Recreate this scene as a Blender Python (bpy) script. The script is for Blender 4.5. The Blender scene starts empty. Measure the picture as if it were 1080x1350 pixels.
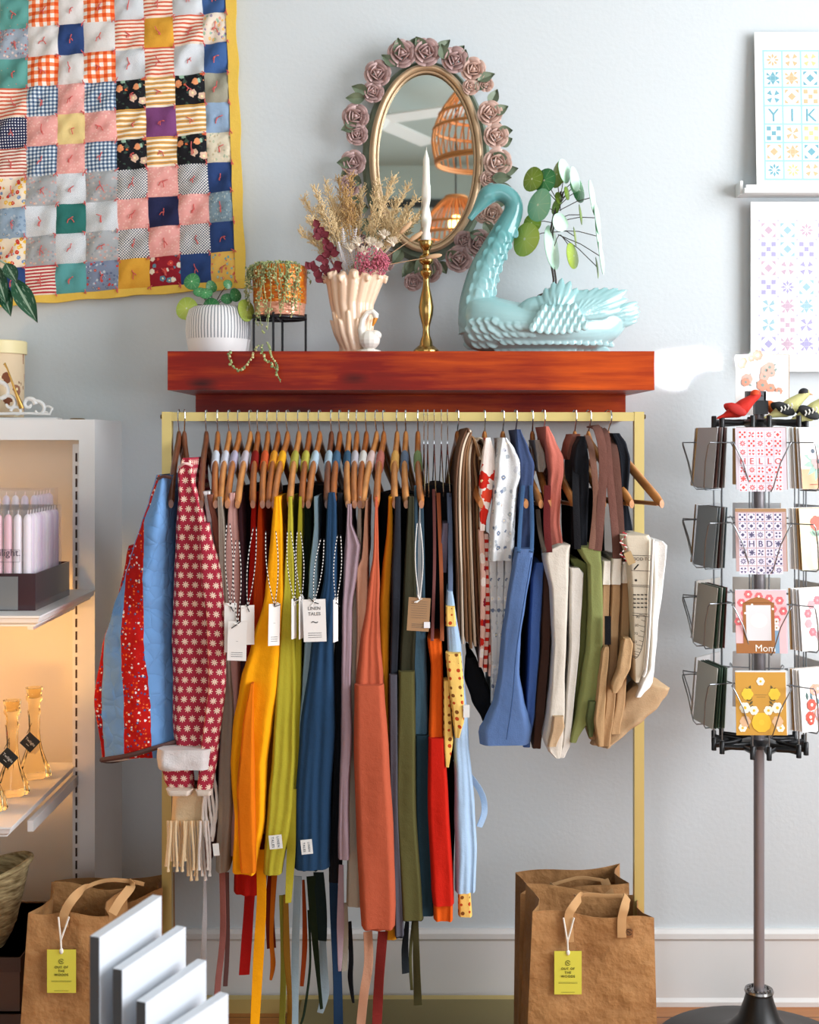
import bpy, math, random
from mathutils import Vector, Matrix, noise
PI = math.pi
rnd = random.Random(7)
F, D, CZ, HY = 1700.0, 3.3, 1.441, 580.0       # focal length in px, camera distance to back wall, eye height, horizon row
COL = bpy.context.scene.collection
def S(d): return F / (D - d)
def P(px, py, d): s = S(d); return Vector(((px - 540) / s, -d, CZ - (py - HY) / s))
def X(px, d): return (px - 540) / S(d)
def Z(py, d): return CZ - (py - HY) / S(d)
def lin(h):
    h = h.lstrip('#'); c = [int(h[i:i + 2], 16) / 255 for i in (0, 2, 4)]
    return tuple(x / 12.92 if x <= .04045 else ((x + .055) / 1.055) ** 2.4 for x in c) + (1,)

# ---------------------------------------------------------------- materials
class NG:
    def __init__(s, name):
        s.m = bpy.data.materials.new(name); s.m.use_nodes = True; s.t = s.m.node_tree
        s.b = s.t.nodes['Principled BSDF']
    def n(s, ty, **kw):
        x = s.t.nodes.new(ty)
        for k, v in kw.items(): setattr(x, k, v)
        return x
    def put(s, sock, v):
        if hasattr(v, 'is_output'): s.t.links.new(v, sock)
        else: sock.default_value = v
    def M(s, op, a, b=0.0, c=0.0):
        x = s.n('ShaderNodeMath', operation=op); s.put(x.inputs[0], a); s.put(x.inputs[1], b); s.put(x.inputs[2], c); return x.outputs[0]
    def mix(s, f, a, b):
        x = s.n('ShaderNodeMix', data_type='RGBA'); s.put(x.inputs[0], f); s.put(x.inputs[6], a); s.put(x.inputs[7], b); return x.outputs[2]
    def uv(s):
        x = s.n('ShaderNodeTexCoord'); y = s.n('ShaderNodeSeparateXYZ'); s.t.links.new(x.outputs['UV'], y.inputs[0])
        s.uvv = x.outputs['UV']; s.objv = x.outputs['Object']; return y.outputs[0], y.outputs[1]
    def comb(s, a, b, c=0.0):
        x = s.n('ShaderNodeCombineXYZ'); s.put(x.inputs[0], a); s.put(x.inputs[1], b); s.put(x.inputs[2], c); return x.outputs[0]
    def noise(s, scale, vec=None, detail=3, out=0, rough=.5):
        x = s.n('ShaderNodeTexNoise'); x.inputs['Scale'].default_value = scale; x.inputs['Detail'].default_value = detail; x.inputs['Roughness'].default_value = rough
        if vec is not None: s.t.links.new(vec, x.inputs['Vector'])
        return x.outputs[out]
    def voro(s, scale, vec=None, feature='F1', rand=1.0):
        x = s.n('ShaderNodeTexVoronoi', feature=feature); x.inputs['Scale'].default_value = scale; x.inputs['Randomness'].default_value = rand
        if vec is not None: s.t.links.new(vec, x.inputs['Vector'])
        return x
    def ramp(s, f, stops, interp='LINEAR'):
        x = s.n('ShaderNodeValToRGB'); x.color_ramp.interpolation = interp; e = x.color_ramp.elements
        while len(e) < len(stops): e.new(.5)
        for i, (p, c) in enumerate(stops): e[i].position = p; e[i].color = c
        s.put(x.inputs[0], f); return x.outputs[0]
    def bump(s, h, strength=.3, dist=.002):
        x = s.n('ShaderNodeBump'); x.inputs['Strength'].default_value = strength; x.inputs['Distance'].default_value = dist
        s.t.links.new(h, x.inputs['Height']); s.t.links.new(x.outputs[0], s.b.inputs['Normal'])
    def base(s, c, rough=.8, metal=0): s.put(s.b.inputs['Base Color'], c); s.b.inputs['Roughness'].default_value = rough; s.b.inputs['Metallic'].default_value = metal
MC = {}
def plain(col, rough=.5, metal=0, **kw):
    k = ('p', col, rough, metal, tuple(sorted(kw.items())))
    if k in MC: return MC[k]
    g = NG('surface_' + col.strip('#')); c = lin(col)
    g.uv(); nz = g.noise(9, g.objv, 2)
    g.base(g.mix(g.M('MULTIPLY', nz, .12), c, tuple(x * .6 for x in c[:3]) + (1,)), rough, metal)
    for a, b in kw.items(): g.b.inputs[a.replace('_', ' ')].default_value = b
    MC[k] = g.m; return g.m
def cloth_finish(g, col, rough=.92, wr=.5):
    g.base(col, rough)
    n1 = g.noise(420, g.objv, 2); n2 = g.noise(26, g.objv, 4)
    g.bump(g.M('ADD', g.M('MULTIPLY', n1, .22), g.M('MULTIPLY', n2, 1.6)), wr, .004)
    g.b.inputs['Specular IOR Level'].default_value = .2
def cloth(col, wr=.5):
    k = ('c', col, wr)
    if k in MC: return MC[k]
    g = NG('cloth_' + col.strip('#')); g.uv(); c = lin(col)
    n = g.noise(300, g.objv, 1)
    cloth_finish(g, g.mix(g.M('MULTIPLY', n, .28), c, tuple(x * .72 for x in c[:3]) + (1,)), wr=wr)
    MC[k] = g.m; return g.m
def step(g, v, t): return g.M('GREATER_THAN', v, t)
def gingham(c1, c2, c3, n, wr=.4):
    g = NG('gingham'); u, v = g.uv()
    a = step(g, g.M('FRACT', g.M('MULTIPLY', u, n)), .5); b = step(g, g.M('FRACT', g.M('MULTIPLY', v, n)), .5)
    s = g.M('MULTIPLY', g.M('ADD', a, b), .5)
    cloth_finish(g, g.ramp(s, [(0, lin(c1)), (.3, lin(c2)), (.8, lin(c3))], 'CONSTANT'), wr=wr); return g.m
def stripes(c1, c2, n, axis=1, duty=.5, c3=None, wr=.4):
    g = NG('striped_cloth'); uv = g.uv(); f = g.M('FRACT', g.M('MULTIPLY', uv[axis], n))
    c = g.mix(step(g, f, duty), lin(c1), lin(c2))
    if c3:
        f2 = g.M('LESS_THAN', g.M('ABSOLUTE', g.M('SUBTRACT', f, duty + (1 - duty) / 2)), .05); c = g.mix(f2, c, lin(c3))
    cloth_finish(g, c, wr=wr); return g.m
def dots(c1, c2, n, r=.28, c3=None, jit=0.0, wr=.4):
    g = NG('dotted_cloth'); u, v = g.uv()
    vo = g.voro(n, g.uvv, rand=jit); d = vo.outputs['Distance']
    c = lin(c2)
    if c3: c = g.mix(step(g, vo.outputs['Color'], .5), lin(c2), lin(c3))
    cloth_finish(g, g.mix(g.M('LESS_THAN', d, r), lin(c1), c), wr=wr); return g.m
def check(c1, c2, n, wr=.4):
    g = NG('checked_cloth'); g.uv(); x = g.n('ShaderNodeTexChecker'); x.inputs['Scale'].default_value = n
    g.t.links.new(g.uvv, x.inputs[0]); x.inputs[1].default_value = lin(c1); x.inputs[2].default_value = lin(c2)
    cloth_finish(g, x.outputs[0], wr=wr); return g.m
def floral(bg, cols, n, r=.38, leaf=None, wr=.4, rough=None):
    """random little blossoms: Voronoi cells with a lobed outline, each cell its own colour"""
    g = NG('floral_print'); g.uv(); c = lin(bg)
    if leaf:
        w = g.noise(n * 1.3, g.uvv, 2); c = g.mix(g.M('GREATER_THAN', w, .58), c, lin(leaf))
    off = g.n('ShaderNodeMapping'); g.t.links.new(g.uvv, off.inputs[0])
    nz = g.noise(n * 4, g.uvv, 1); vo = g.voro(n, off.outputs[0])
    d = g.M('ADD', vo.outputs['Distance'], g.M('MULTIPLY', g.M('SUBTRACT', nz, .5), .35))
    sep = g.n('ShaderNodeSeparateColor'); g.t.links.new(vo.outputs['Color'], sep.inputs[0])
    k = len(cols); pc = g.ramp(sep.outputs[0], [(i / k, lin(x)) for i, x in enumerate(cols)], 'CONSTANT')
    c = g.mix(g.M('LESS_THAN', d, r), c, pc)
    c = g.mix(g.M('LESS_THAN', d, r * .3), c, lin('#f3e3b0'))
    if rough: g.base(c, rough)
    else: cloth_finish(g, c, wr=wr)
    return g.m
def daisies(bg, fg, n, mid=None, wr=.4):
    """rows of eight petalled daisies on a brick offset grid"""
    g = NG('daisy_print'); u, v = g.uv()
    V = g.M('MULTIPLY', v, n); row = g.M('FLOOR', V); U = g.M('ADD', g.M('MULTIPLY', u, n), g.M('MULTIPLY', g.M('MODULO', row, 2.0), .5))
    x = g.M('SUBTRACT', g.M('FRACT', U), .5); y = g.M('SUBTRACT', g.M('FRACT', V), .5)
    r = g.M('SQRT', g.M('ADD', g.M('MULTIPLY', x, x), g.M('MULTIPLY', y, y)))
    th = g.M('ARCTAN2', y, x); pet = g.M('MULTIPLY', g.M('COSINE', g.M('MULTIPLY', th, 8.0)), .12)
    f = g.M('LESS_THAN', r, g.M('ADD', pet, .26)); c = g.mix(f, lin(bg), lin(fg))
    c = g.mix(g.M('LESS_THAN', r, .06), c, lin(mid or bg)); cloth_finish(g, c, wr=wr); return g.m
def wood(c1, c2, scale=1.0, axis=0, rough=.35, ring=18, coat=0):
    k = ('w', c1, c2, scale, axis, rough, ring)
    if k in MC: return MC[k]
    g = NG('wood'); g.uv(); mp = g.n('ShaderNodeMapping'); g.t.links.new(g.objv, mp.inputs[0])
    sc = [ring, ring, ring]; sc[axis] = ring * .07; mp.inputs['Scale'].default_value = [x * scale for x in sc]
    n = g.noise(1.0, mp.outputs[0], 6, rough=.6); n2 = g.noise(2.2 * scale, g.objv, 3)
    f = g.M('ADD', g.M('MULTIPLY', n, .65), g.M('MULTIPLY', n2, .45))
    c = g.ramp(f, [(.3, lin(c2)), (.72, lin(c1))]); g.base(c, rough); g.bump(n, .12, .002)
    g.b.inputs['Coat Weight'].default_value = coat
    MC[k] = g.m; return g.m
def grad_ceramic(c1, c2, z0, z1, rough=.22, coat=.6):
    return plain(c1, rough, Coat_Weight=coat)

# ---------------------------------------------------------------- mesh builder
ORG = {}
class MB:
    def __init__(s): s.v = []; s.f = []; s.mi = []; s.uv = []
    def add(s, vs, fs, mi=0, uv=None, M=None):
        o = len(s.v)
        s.v += [(M @ Vector(p)) if M is not None else Vector(p) for p in vs]
        s.uv += list(uv) if uv else [(0, 0)] * len(vs)
        s.f += [tuple(i + o for i in f) for f in fs]
        s.mi += [mi] * len(fs) if isinstance(mi, int) else list(mi)
        return s
    def box(s, a, b, mi=0, M=None):
        x0, y0, z0 = a; x1, y1, z1 = b
        v = [(x0, y0, z0), (x1, y0, z0), (x1, y1, z0), (x0, y1, z0), (x0, y0, z1), (x1, y0, z1), (x1, y1, z1), (x0, y1, z1)]
        f = [(0, 3, 2, 1), (4, 5, 6, 7), (0, 1, 5, 4), (1, 2, 6, 5), (2, 3, 7, 6), (3, 0, 4, 7)]
        # separate faces with box-mapped uv in metres
        for q in f:
            ps = [v[i] for i in q]; n = (Vector(ps[1]) - Vector(ps[0])).cross(Vector(ps[2]) - Vector(ps[1]))
            ax = max(range(3), key=lambda i: abs(n[i])); o = [i for i in range(3) if i != ax]
            s.add(ps, [(0, 1, 2, 3)], mi, [(p[o[0]], p[o[1]]) for p in ps], M)
        return s
    def loft(s, rings, caps=True, mi=0, uv=True, closed=True, M=None):
        n = len(rings[0]); m = n + 1 if closed else n
        vs = []; us = []; vlen = 0
        for j, r in enumerate(rings):
            r = [Vector(p) for p in r]
            if j: vlen += (r[0] - pr[0]).length
            pr = r; ul = 0
            for i in range(m):
                p = r[i % n]
                if i: ul += (p - r[(i - 1) % n]).length
                vs.append(p); us.append((ul, vlen))
        fs = []
        for j in range(len(rings) - 1):
            for i in range(m - 1):
                a = j * m + i; fs.append((a, a + 1, a + m + 1, a + m))
        s.add(vs, fs, mi, us, M)
        if caps and closed:
            s.add([Vector(p) for p in rings[0]], [tuple(range(n))[::-1]], mi, None, M)
            s.add([Vector(p) for p in rings[-1]], [tuple(range(n))], mi, None, M)
        return s
    def tube(s, pts, r, n=8, mi=0, flat=None, M=None, caps=True):
        pts = [Vector(p) for p in pts]; k = len(pts)
        rs = r if isinstance(r, list) else [r] * k
        rings = []; up = None
        for i in range(k):
            t = (pts[min(i + 1, k - 1)] - pts[max(i - 1, 0)])
            if t.length < 1e-9: t = Vector((0, 0, 1))
            t.normalize()
            if up is None:
                up = Vector((0, 0, 1)) if abs(t.z) < .9 else Vector((1, 0, 0))
            a = up - t * up.dot(t)
            if a.length < 1e-6: a = t.orthogonal()
            a.normalize(); b = t.cross(a); up = a
            ra = rs[i]; rb = ra
            if isinstance(ra, tuple): ra, rb = ra
            rings.append([pts[i] + a * (math.cos(2 * PI * q / n) * ra) + b * (math.sin(2 * PI * q / n) * rb) for q in range(n)])
        return s.loft(rings, caps, mi, M=M)
    def lathe(s, prof, c, n=24, mi=0, M=None, sx=1, sy=1):
        c = Vector(c)
        return s.loft([[c + Vector((max(r, 1e-4) * math.cos(2 * PI * i / n) * sx, max(r, 1e-4) * math.sin(2 * PI * i / n) * sy, z)) for i in range(n)] for r, z in prof], True, mi, M=M)
    def ell(s, c, r, R=None, nu=12, nv=8, mi=0):
        c = Vector(c); R = R or Matrix.Identity(3)
        rings = []
        for j in range(nv + 1):
            ph = -PI / 2 + PI * j / nv; cr = max(math.cos(ph), .02)
            rings.append([c + R @ Vector((r[0] * cr * math.cos(2 * PI * i / nu), r[1] * cr * math.sin(2 * PI * i / nu), r[2] * math.sin(ph))) for i in range(nu)])
        return s.loft(rings, True, mi)
    def prism(s, poly, d0, d1, mi=0, M=None):
        """poly: list of (x,z); extruded in y from -d0 to -d1"""
        n = len(poly); a = [Vector((x, -d0, z)) for x, z in poly]; b = [Vector((x, -d1, z)) for x, z in poly]
        fs = [tuple(range(n)), tuple(range(n, 2 * n))[::-1]] + [(i, i + n, (i + 1) % n + n, (i + 1) % n) for i in range(n)]
        return s.add(a + b, fs, mi, [(p.x, p.z) for p in a + b], M)
    def leaf(s, c, d, nrm, L, W, mi=0, curl=.15, n=6, tip=1.0, fold=.12):
        c = Vector(c); d = Vector(d).normalized(); nrm = Vector(nrm); nrm = (nrm - d * nrm.dot(d)); nrm = nrm.normalized() if nrm.length > 1e-6 else d.orthogonal().normalized()
        b = d.cross(nrm); vs = []; us = []
        for i in range(n + 1):
            t = i / n; w = W * .5 * (math.sin(PI * t ** (.8 * tip)) + .04)
            mid = c + d * (L * t) - nrm * (curl * L * t * t)
            for q in (-1, -.5, 0, .5, 1):
                vs.append(mid + b * (w * q) + nrm * (fold * W * abs(q))); us.append((q, t))
        fs = [(j * 5 + i, j * 5 + i + 1, j * 5 + i + 6, j * 5 + i + 5) for j in range(n) for i in range(4)]
        th = nrm * -.0008; m = len(vs)
        s.add(vs + [v + th for v in vs], fs + [tuple(x + m for x in f)[::-1] for f in fs], mi, us + us); return s
    def disc(s, c, nrm, r, mi=0, n=20, dome=.15, th=.0012):
        """round peltate leaf"""
        c = Vector(c); nrm = Vector(nrm).normalized(); a = nrm.orthogonal().normalized(); b = nrm.cross(a)
        vs = []; us = []
        for k, q in enumerate((0.02, .35, .7, 1.0)):
            for i in range(n):
                th_ = 2 * PI * i / n; w = 1 + .03 * math.sin(3 * th_ + c.x * 90)
                vs.append(c + (a * math.cos(th_) + b * math.sin(th_)) * (r * q * w) - nrm * (dome * r * q * q)); us.append((q * math.cos(th_), q * math.sin(th_)))
        m = len(vs); fs = [tuple(range(n))]
        for k in range(3):
            for i in range(n):
                j = (i + 1) % n; fs.append((k * n + i, k * n + j, (k + 1) * n + j, (k + 1) * n + i))
        s.add(vs + [v - nrm * th for v in vs], fs + [tuple(x + m for x in f)[::-1] for f in fs], mi, us + us); return s
    def text(s, st, size, M, mi=0, ext=.0003, align='CENTER', space=1.0):
        vs, fs = text_mesh(st, align, space)
        s.add([Vector((p[0] * size, -(p[2]) * ext, p[1] * size)) for p in vs], fs, mi, None, M); return s
    def mesh(s, name, o=Vector((0, 0, 0))):
        me = bpy.data.meshes.new(name); me.from_pydata([v - o for v in s.v], [], s.f)
        uvl = me.uv_layers.new(name='UVMap'); li = [0] * len(me.loops); me.loops.foreach_get('vertex_index', li)
        flat = []
        for i in li: flat += s.uv[i]
        uvl.data.foreach_set('uv', flat)
        return me
    def build(s, name, mats, parent=None, origin=None, smooth=True, angle=40, weld=False):
        o = ORG.get(parent.name, Vector((0, 0, 0))) if parent else Vector(origin or (0, 0, 0))
        me = s.mesh(name, o)
        mats = mats if isinstance(mats, (list, tuple)) else [mats]
        for m in mats: me.materials.append(m)
        me.polygons.foreach_set('material_index', s.mi)
        me.validate(); me.update()
        ob = bpy.data.objects.new(name, me); COL.objects.link(ob)
        if parent: ob.parent = parent
        else: ob.location = o
        ORG[ob.name] = o
        if smooth:
            me.polygons.foreach_set('use_smooth', [True] * len(me.polygons)); me.set_sharp_from_angle(angle=math.radians(angle))
        return ob
    def remesh(s, name, mats, size, parent=None, origin=None, smooth_it=4):
        """fuse overlapping shapes into one continuous sculpted surface"""
        me = s.mesh('tmp'); t = bpy.data.objects.new('tmp', me); COL.objects.link(t)
        md = t.modifiers.new('r', 'REMESH'); md.mode = 'VOXEL'; md.voxel_size = size; md.use_smooth_shade = True
        if smooth_it:
            sm = t.modifiers.new('s', 'SMOOTH'); sm.factor = .5; sm.iterations = smooth_it
        dg = bpy.context.evaluated_depsgraph_get(); ev = t.evaluated_get(dg)
        nm = bpy.data.meshes.new_from_object(ev); bpy.data.objects.remove(t)
        o = ORG.get(parent.name, Vector((0, 0, 0))) if parent else Vector(origin or (0, 0, 0))
        nm.transform(Matrix.Translation(-o)); nm.name = name
        nm.materials.clear()
        for m in (mats if isinstance(mats, (list, tuple)) else [mats]): nm.materials.append(m)
        ob = bpy.data.objects.new(name, nm); COL.objects.link(ob)
        if parent: ob.parent = parent
        else: ob.location = o
        ORG[ob.name] = o
        nm.polygons.foreach_set('use_smooth', [True] * len(nm.polygons))
        return ob
TM = {}
def text_mesh(st, align='CENTER', space=1.0):
    k = (st, align, space)
    if k not in TM:
        c = bpy.data.curves.new('t', 'FONT'); c.body = st; c.extrude = 1; c.align_x = align; c.space_character = space; c.resolution_u = 3
        o = bpy.data.objects.new('t', c); COL.objects.link(o)
        dg = bpy.context.evaluated_depsgraph_get(); me = bpy.data.meshes.new_from_object(o.evaluated_get(dg))
        TM[k] = ([tuple(v.co) for v in me.vertices], [tuple(p.vertices) for p in me.polygons])
        bpy.data.objects.remove(o); bpy.data.meshes.remove(me)
    return TM[k]
def tag(o, label=None, cat=None, group=None, kind=None):
    if label: o['label'] = label
    if cat: o['category'] = cat
    if group: o['group'] = group
    if kind: o['kind'] = kind
    return o
def thing(name, loc, label, cat, group=None, rz=0):
    o = bpy.data.objects.new(name, None); COL.objects.link(o); o.location = loc; o.rotation_euler.z = rz; o.empty_display_size = .05
    ORG[o.name] = Vector(loc) if rz == 0 else Vector((0, 0, 0))
    return tag(o, label, cat, group)
def kids(o): return [c for c in bpy.data.objects if c.parent == o]
def copy_thing(o, loc, rz=0, label=None, group=None):
    r = o.copy(); COL.objects.link(r); r.location = loc; r.rotation_euler = (0, 0, rz)
    if label: r['label'] = label
    if group: r['group'] = group
    for c in kids(o):
        k = c.copy(); COL.objects.link(k); k.parent = r
        for g in kids(c):
            h = g.copy(); COL.objects.link(h); h.parent = k
    return r
def struct(o): o['kind'] = 'structure'; return o
def interp(rows, y):
    for a, b in zip(rows, rows[1:]):
        if y <= b[0]:
            t = (y - a[0]) / max(b[0] - a[0], 1e-6); t = max(0, min(1, t)); t2 = t * t * (3 - 2 * t) * .5 + t * .5
            return [a[i] + (b[i] - a[i]) * t2 for i in range(1, len(a))]
    return list(rows[-1][1:])
def fit(w): return w
def drape(rows, df, db, seed=0, nf=3, amp=.005, narrow=.35, nz=34, nx=22, hem=0, wr=.0035, skew=0.0):
    """a hanging length of cloth: rows of (pixel row, left, right) give its outline at depth df; pleats run down its face and it
    reaches back to depth db, narrowing; returns an MB"""
    mb = MB(); y0, y1 = rows[0][0], rows[-1][0]; rings = []; sd = Vector((seed * 3.7, seed * 1.3, seed * .7))
    s = S(df)
    for j in range(nz + 1):
        py = y0 + (y1 - y0) * j / nz; xl, xr = interp(rows, py); a, b = X(xl, df), X(xr, df); z = Z(py, df); w = b - a; cx = (a + b) / 2
        r = min(w * .5, .02); ring = []
        tz = j / nz; am = min(amp, w * .22) * (.5 + .5 * tz)
        hemz = hem * math.sin(seed + tz) * 0
        for i in range(nx + 1):
            u = i / nx; x = a + w * u; e = (1 - abs(2 * u - 1)); back = r * (1 - min(1, e * 3)) ** 2
            nA = noise.noise(Vector((u * nf * .8 + seed * 5.1, tz * 1.3 + seed, .3))); nB = noise.noise(Vector((u * nf * 1.9 + tz * 1.7, tz * 3.2, seed * 2.2)))
            fold = max(0.0, math.cos(2 * PI * (u * nf * .5 + .2 * math.sin(tz * 2 + seed) + seed * .37))) ** 3
            rip = am * (1.6 * nA + .6 * nB - .45 * fold * (.3 + .7 * tz))
            y = -df + back + rip + am
            ring.append(Vector((x, y, z)))
        dep = df - db
        for k in range(1, 6):
            q = k / 6; hw = w * .5 * (1 - (1 - narrow) * min(1, q * 1.6)); ring.append(Vector((cx + hw + skew * q, -df + r + am + (dep - r) * q, z)))
        ring.append(Vector((cx + skew, -db, z)))
        for k in range(5, 0, -1):
            q = k / 6; hw = w * .5 * (1 - (1 - narrow) * min(1, q * 1.6)); ring.append(Vector((cx - hw + skew * q, -df + r + am + (dep - r) * q, z)))
        if wr:
            for i, p in enumerate(ring):
                nv = noise.noise_vector(Vector((p.x * 14, p.y * 14, p.z * 5)) + sd) * wr * min(1, w / .03)
                nv2 = noise.noise_vector(Vector((p.x * 40, p.y * 40, p.z * 22)) + sd) * wr * .25
                ring[i] = p + Vector((nv.x + nv2.x, nv.y + nv2.y, (nv.z * .4) if j else 0))
        if hem and j == nz: pass
        rings.append(ring)
    mb.loft(rings, True); return mb
def strip(pts, w, d, th=.0015, twist=0.0, depth_pts=None, mi=0, mb=None, uvs=None):
    """a flat strap: pts = (pixel x, pixel y[, depth]); w = width in px across"""
    mb = mb or MB(); rings = []; n = len(pts); P3 = []
    # resample smoothly
    K = max(6, n * 5)
    for k in range(K + 1):
        t = k / K * (n - 1); i = min(int(t), n - 2); f = t - i
        p0, p1, p2, p3 = pts[max(i - 1, 0)], pts[i], pts[i + 1], pts[min(i + 2, n - 1)]
        def cr(a, b, c, e): return .5 * ((2 * b) + (-a + c) * f + (2 * a - 5 * b + 4 * c - e) * f * f + (-a + 3 * b - 3 * c + e) * f ** 3)
        x, y = cr(p0[0], p1[0], p2[0], p3[0]), cr(p0[1], p1[1], p2[1], p3[1])
        dd = [(q[2] if len(q) > 2 else d) for q in (p0, p1, p2, p3)]; ddd = cr(*dd)
        ww = w if not isinstance(w, (list, tuple)) else (w[i] + (w[i + 1] - w[i]) * f)
        P3.append((P(x, y, ddd), ww / S(ddd) / 2, k / K))
    for i, (p, hw, t) in enumerate(P3):
        q = (P3[min(i + 1, K)][0] - P3[max(i - 1, 0)][0]).normalized()
        fwd = Vector((0, -1, 0)); side = q.cross(fwd)
        if side.length < .05: side = Vector((1, 0, 0))
        side.normalize(); nr = side.cross(q).normalized(); a = twist * math.sin(t * 5.1 + pts[0][0]) ; side2 = side * math.cos(a) + nr * math.sin(a); nr2 = nr * math.cos(a) - side * math.sin(a)
        rings.append([p + side2 * hw + nr2 * th, p + nr2 * th * 1.6, p - side2 * hw + nr2 * th, p - side2 * hw - nr2 * th, p - nr2 * th * .6, p + side2 * hw - nr2 * th])
    return mb.loft(rings, True, mi)

def sheet(pts, th, d0, d1, mb=None, mi=0):
    """a folded cloth seen edge-on: px polyline, thickness th px, reaching from depth d0 to d1"""
    mb = mb or MB(); n = len(pts); K = n * 4; rows_ = []
    for k in range(K + 1):
        t = k / K * (n - 1); i = min(int(t), n - 2); f = t - i; p0, p1, p2, p3 = pts[max(i - 1, 0)], pts[i], pts[i + 1], pts[min(i + 2, n - 1)]
        cr = lambda a, b, c, e: .5 * ((2 * b) + (-a + c) * f + (2 * a - 5 * b + 4 * c - e) * f * f + (-a + 3 * b - 3 * c + e) * f ** 3)
        rows_.append((cr(p0[0], p1[0], p2[0], p3[0]), cr(p0[1], p1[1], p2[1], p3[1])))
    rings = []
    for i, (x, y) in enumerate(rows_):
        a, b = rows_[max(i - 1, 0)], rows_[min(i + 1, K)]; dx, dy = b[0] - a[0], b[1] - a[1]; l = math.hypot(dx, dy) or 1; nx_, ny_ = -dy / l * th / 2, dx / l * th / 2
        A, B = P(x + nx_, y + ny_, d0), P(x - nx_, y - ny_, d0); m = (A + B) / 2 + Vector((0, -.003, 0)); off = Vector((0, d0 - d1, 0))
        w = noise.noise(Vector((y * .02, th, x * .01))) * .002
        rings.append([A, m + Vector((w, 0, 0)), B, B + off, A + off])
    return mb.loft(rings, True, mi)
def panels(cols_rows, df, db, bulge, mats_n, wr=.004, quilt=.0):
    """front surface split into vertical bands by boundary columns, closed by a back"""
    mb = MB(); nb = len(cols_rows[0]) - 1; y0, y1 = cols_rows[0][0], cols_rows[-1][0]; NZ = 60; M_ = 7; G = []
    for j in range(NZ + 1):
        py = y0 + (y1 - y0) * j / NZ; xs = interp(cols_rows, py); row = []
        for b in range(nb - 1):
            for i in range(M_ + (1 if b == nb - 2 else 0)):
                x = xs[b] + (xs[b + 1] - xs[b]) * i / M_; row.append((x, py, (x - xs[0]) / max(xs[-1] - xs[0], 1)))
        G.append(row)
    W_ = len(G[0]); vs = []; us = []
    for row in G:
        for (x, y, u) in row:
            d = df + bulge * math.sin(PI * min(1, max(0, u * .9 + .08))) - bulge
            n_ = noise.noise(Vector((x * .045, y * .05, df))) * wr + abs(noise.noise(Vector((x * .11, y * .12, 4)))) * quilt
            p = P(x, y, d); p.y -= n_; vs.append(p); us.append((p.x, p.z))
    fs = []; mi = []
    for j in range(NZ):
        for i in range(W_ - 1): a = j * W_ + i; fs.append((a, a + W_, a + W_ + 1, a + 1)); mi.append(min(i // M_, nb - 2))
    o = len(vs); bk_ = []
    for j in range(NZ + 1):
        L_, R_ = vs[j * W_], vs[j * W_ + W_ - 1]
        for t in (0, .5, 1): q_ = L_.lerp(R_, t); bk_.append(Vector((q_.x * .97 + .0, -db, q_.z)))
    vs += bk_; us += [(0, 0)] * len(bk_)
    for j in range(NZ):
        b = o + j * 3
        fs += [(b, b + 1, b + 4, b + 3), (b + 1, b + 2, b + 5, b + 4), (j * W_, b, b + 3, (j + 1) * W_), (j * W_ + W_ - 1, (j + 1) * W_ + W_ - 1, b + 5, b + 2)]; mi += [0, 0, 0, nb - 2]
    mb.add(vs, fs, mi, us); return mb
# ================================================================ ROOM
W0, W1, YF, HC = -3.2, 2.6, -6.6, 3.53
def wallmat(name, c):
    g = NG(name); g.uv(); n = g.noise(90, g.objv, 4); n2 = g.noise(1.5, g.objv, 2)
    g.base(g.mix(g.M('MULTIPLY', n2, .10), lin(c), lin('#b9c0c4')), .55); g.bump(n, .18, .003); return g.m
m_wall = wallmat('wall_paint', '#cad1d5'); m_ceil = wallmat('ceiling_paint', '#b9c2bd'); m_trim = plain('#e4e2e0', .35)
m_back = wallmat('far_wall_paint', '#b4beb8')
struct(MB().box((W0, 0, 0), (W1, .12, HC)).build('wall_back', m_wall, smooth=False))
struct(MB().box((W0 - .12, YF, 0), (W0, 0.12, HC)).build('wall_left', m_back, smooth=False))
struct(MB().box((W0 - .12, YF - .12, HC), (W1 + .12, .12, HC + .1)).build('ceiling', m_ceil, smooth=False))
# right wall with a large shop window
wr = MB(); wy0, wy1, wz0, wz1 = -3.9, -.75, .9, 3.2
wr.box((W1, YF, 0), (W1 + .12, wy0, HC)).box((W1, wy1, 0), (W1 + .12, .12, HC)).box((W1, wy0, 0), (W1 + .12, wy1, wz0)).box((W1, wy0, wz1), (W1 + .12, wy1, HC))
struct(wr.build('wall_right', m_back, smooth=False))
def window(nm, a, b, axis, pos, z0, z1, n):
    fr = MB(); t = .05
    def bx(p0, p1, q0, q1):
        if axis == 'y': fr.box((pos, p0, q0), (pos + .06, p1, q1))
        else: fr.box((p0, pos - .06, q0), (p1, pos, q1))
    bx(a, b, z0, z0 + t); bx(a, b, z1 - t, z1)
    for k in range(n + 1):
        c = a + (b - a - t) * k / n; bx(c, c + t, z0 + t, z1 - t)
    w = struct(fr.build(nm, m_trim, smooth=False))
    gl = MB()
    g = NG('window_glass'); g.base((1, 1, 1, 1), 0)
    tr = g.n('ShaderNodeBsdfTransparent'); mx = g.n('ShaderNodeMixShader'); mx.inputs[0].default_value = .06
    g.t.links.new(tr.outputs[0], mx.inputs[1]); g.t.links.new(g.b.outputs[0], mx.inputs[2]); g.t.links.new(mx.outputs[0], g.t.nodes['Material Output'].inputs[0])
    if axis == 'y': gl.box((pos + .02, a + t, z0 + t), (pos + .026, b - t, z1 - t))
    else: gl.box((a + t, pos - .03, z0 + t), (b - t, pos - .024, z1 - t))
    gl.build('glass_pane', g.m, w, smooth=False)
window('window_1', wy0, wy1, 'y', W1 + .03, wz0, wz1, 3)
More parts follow.
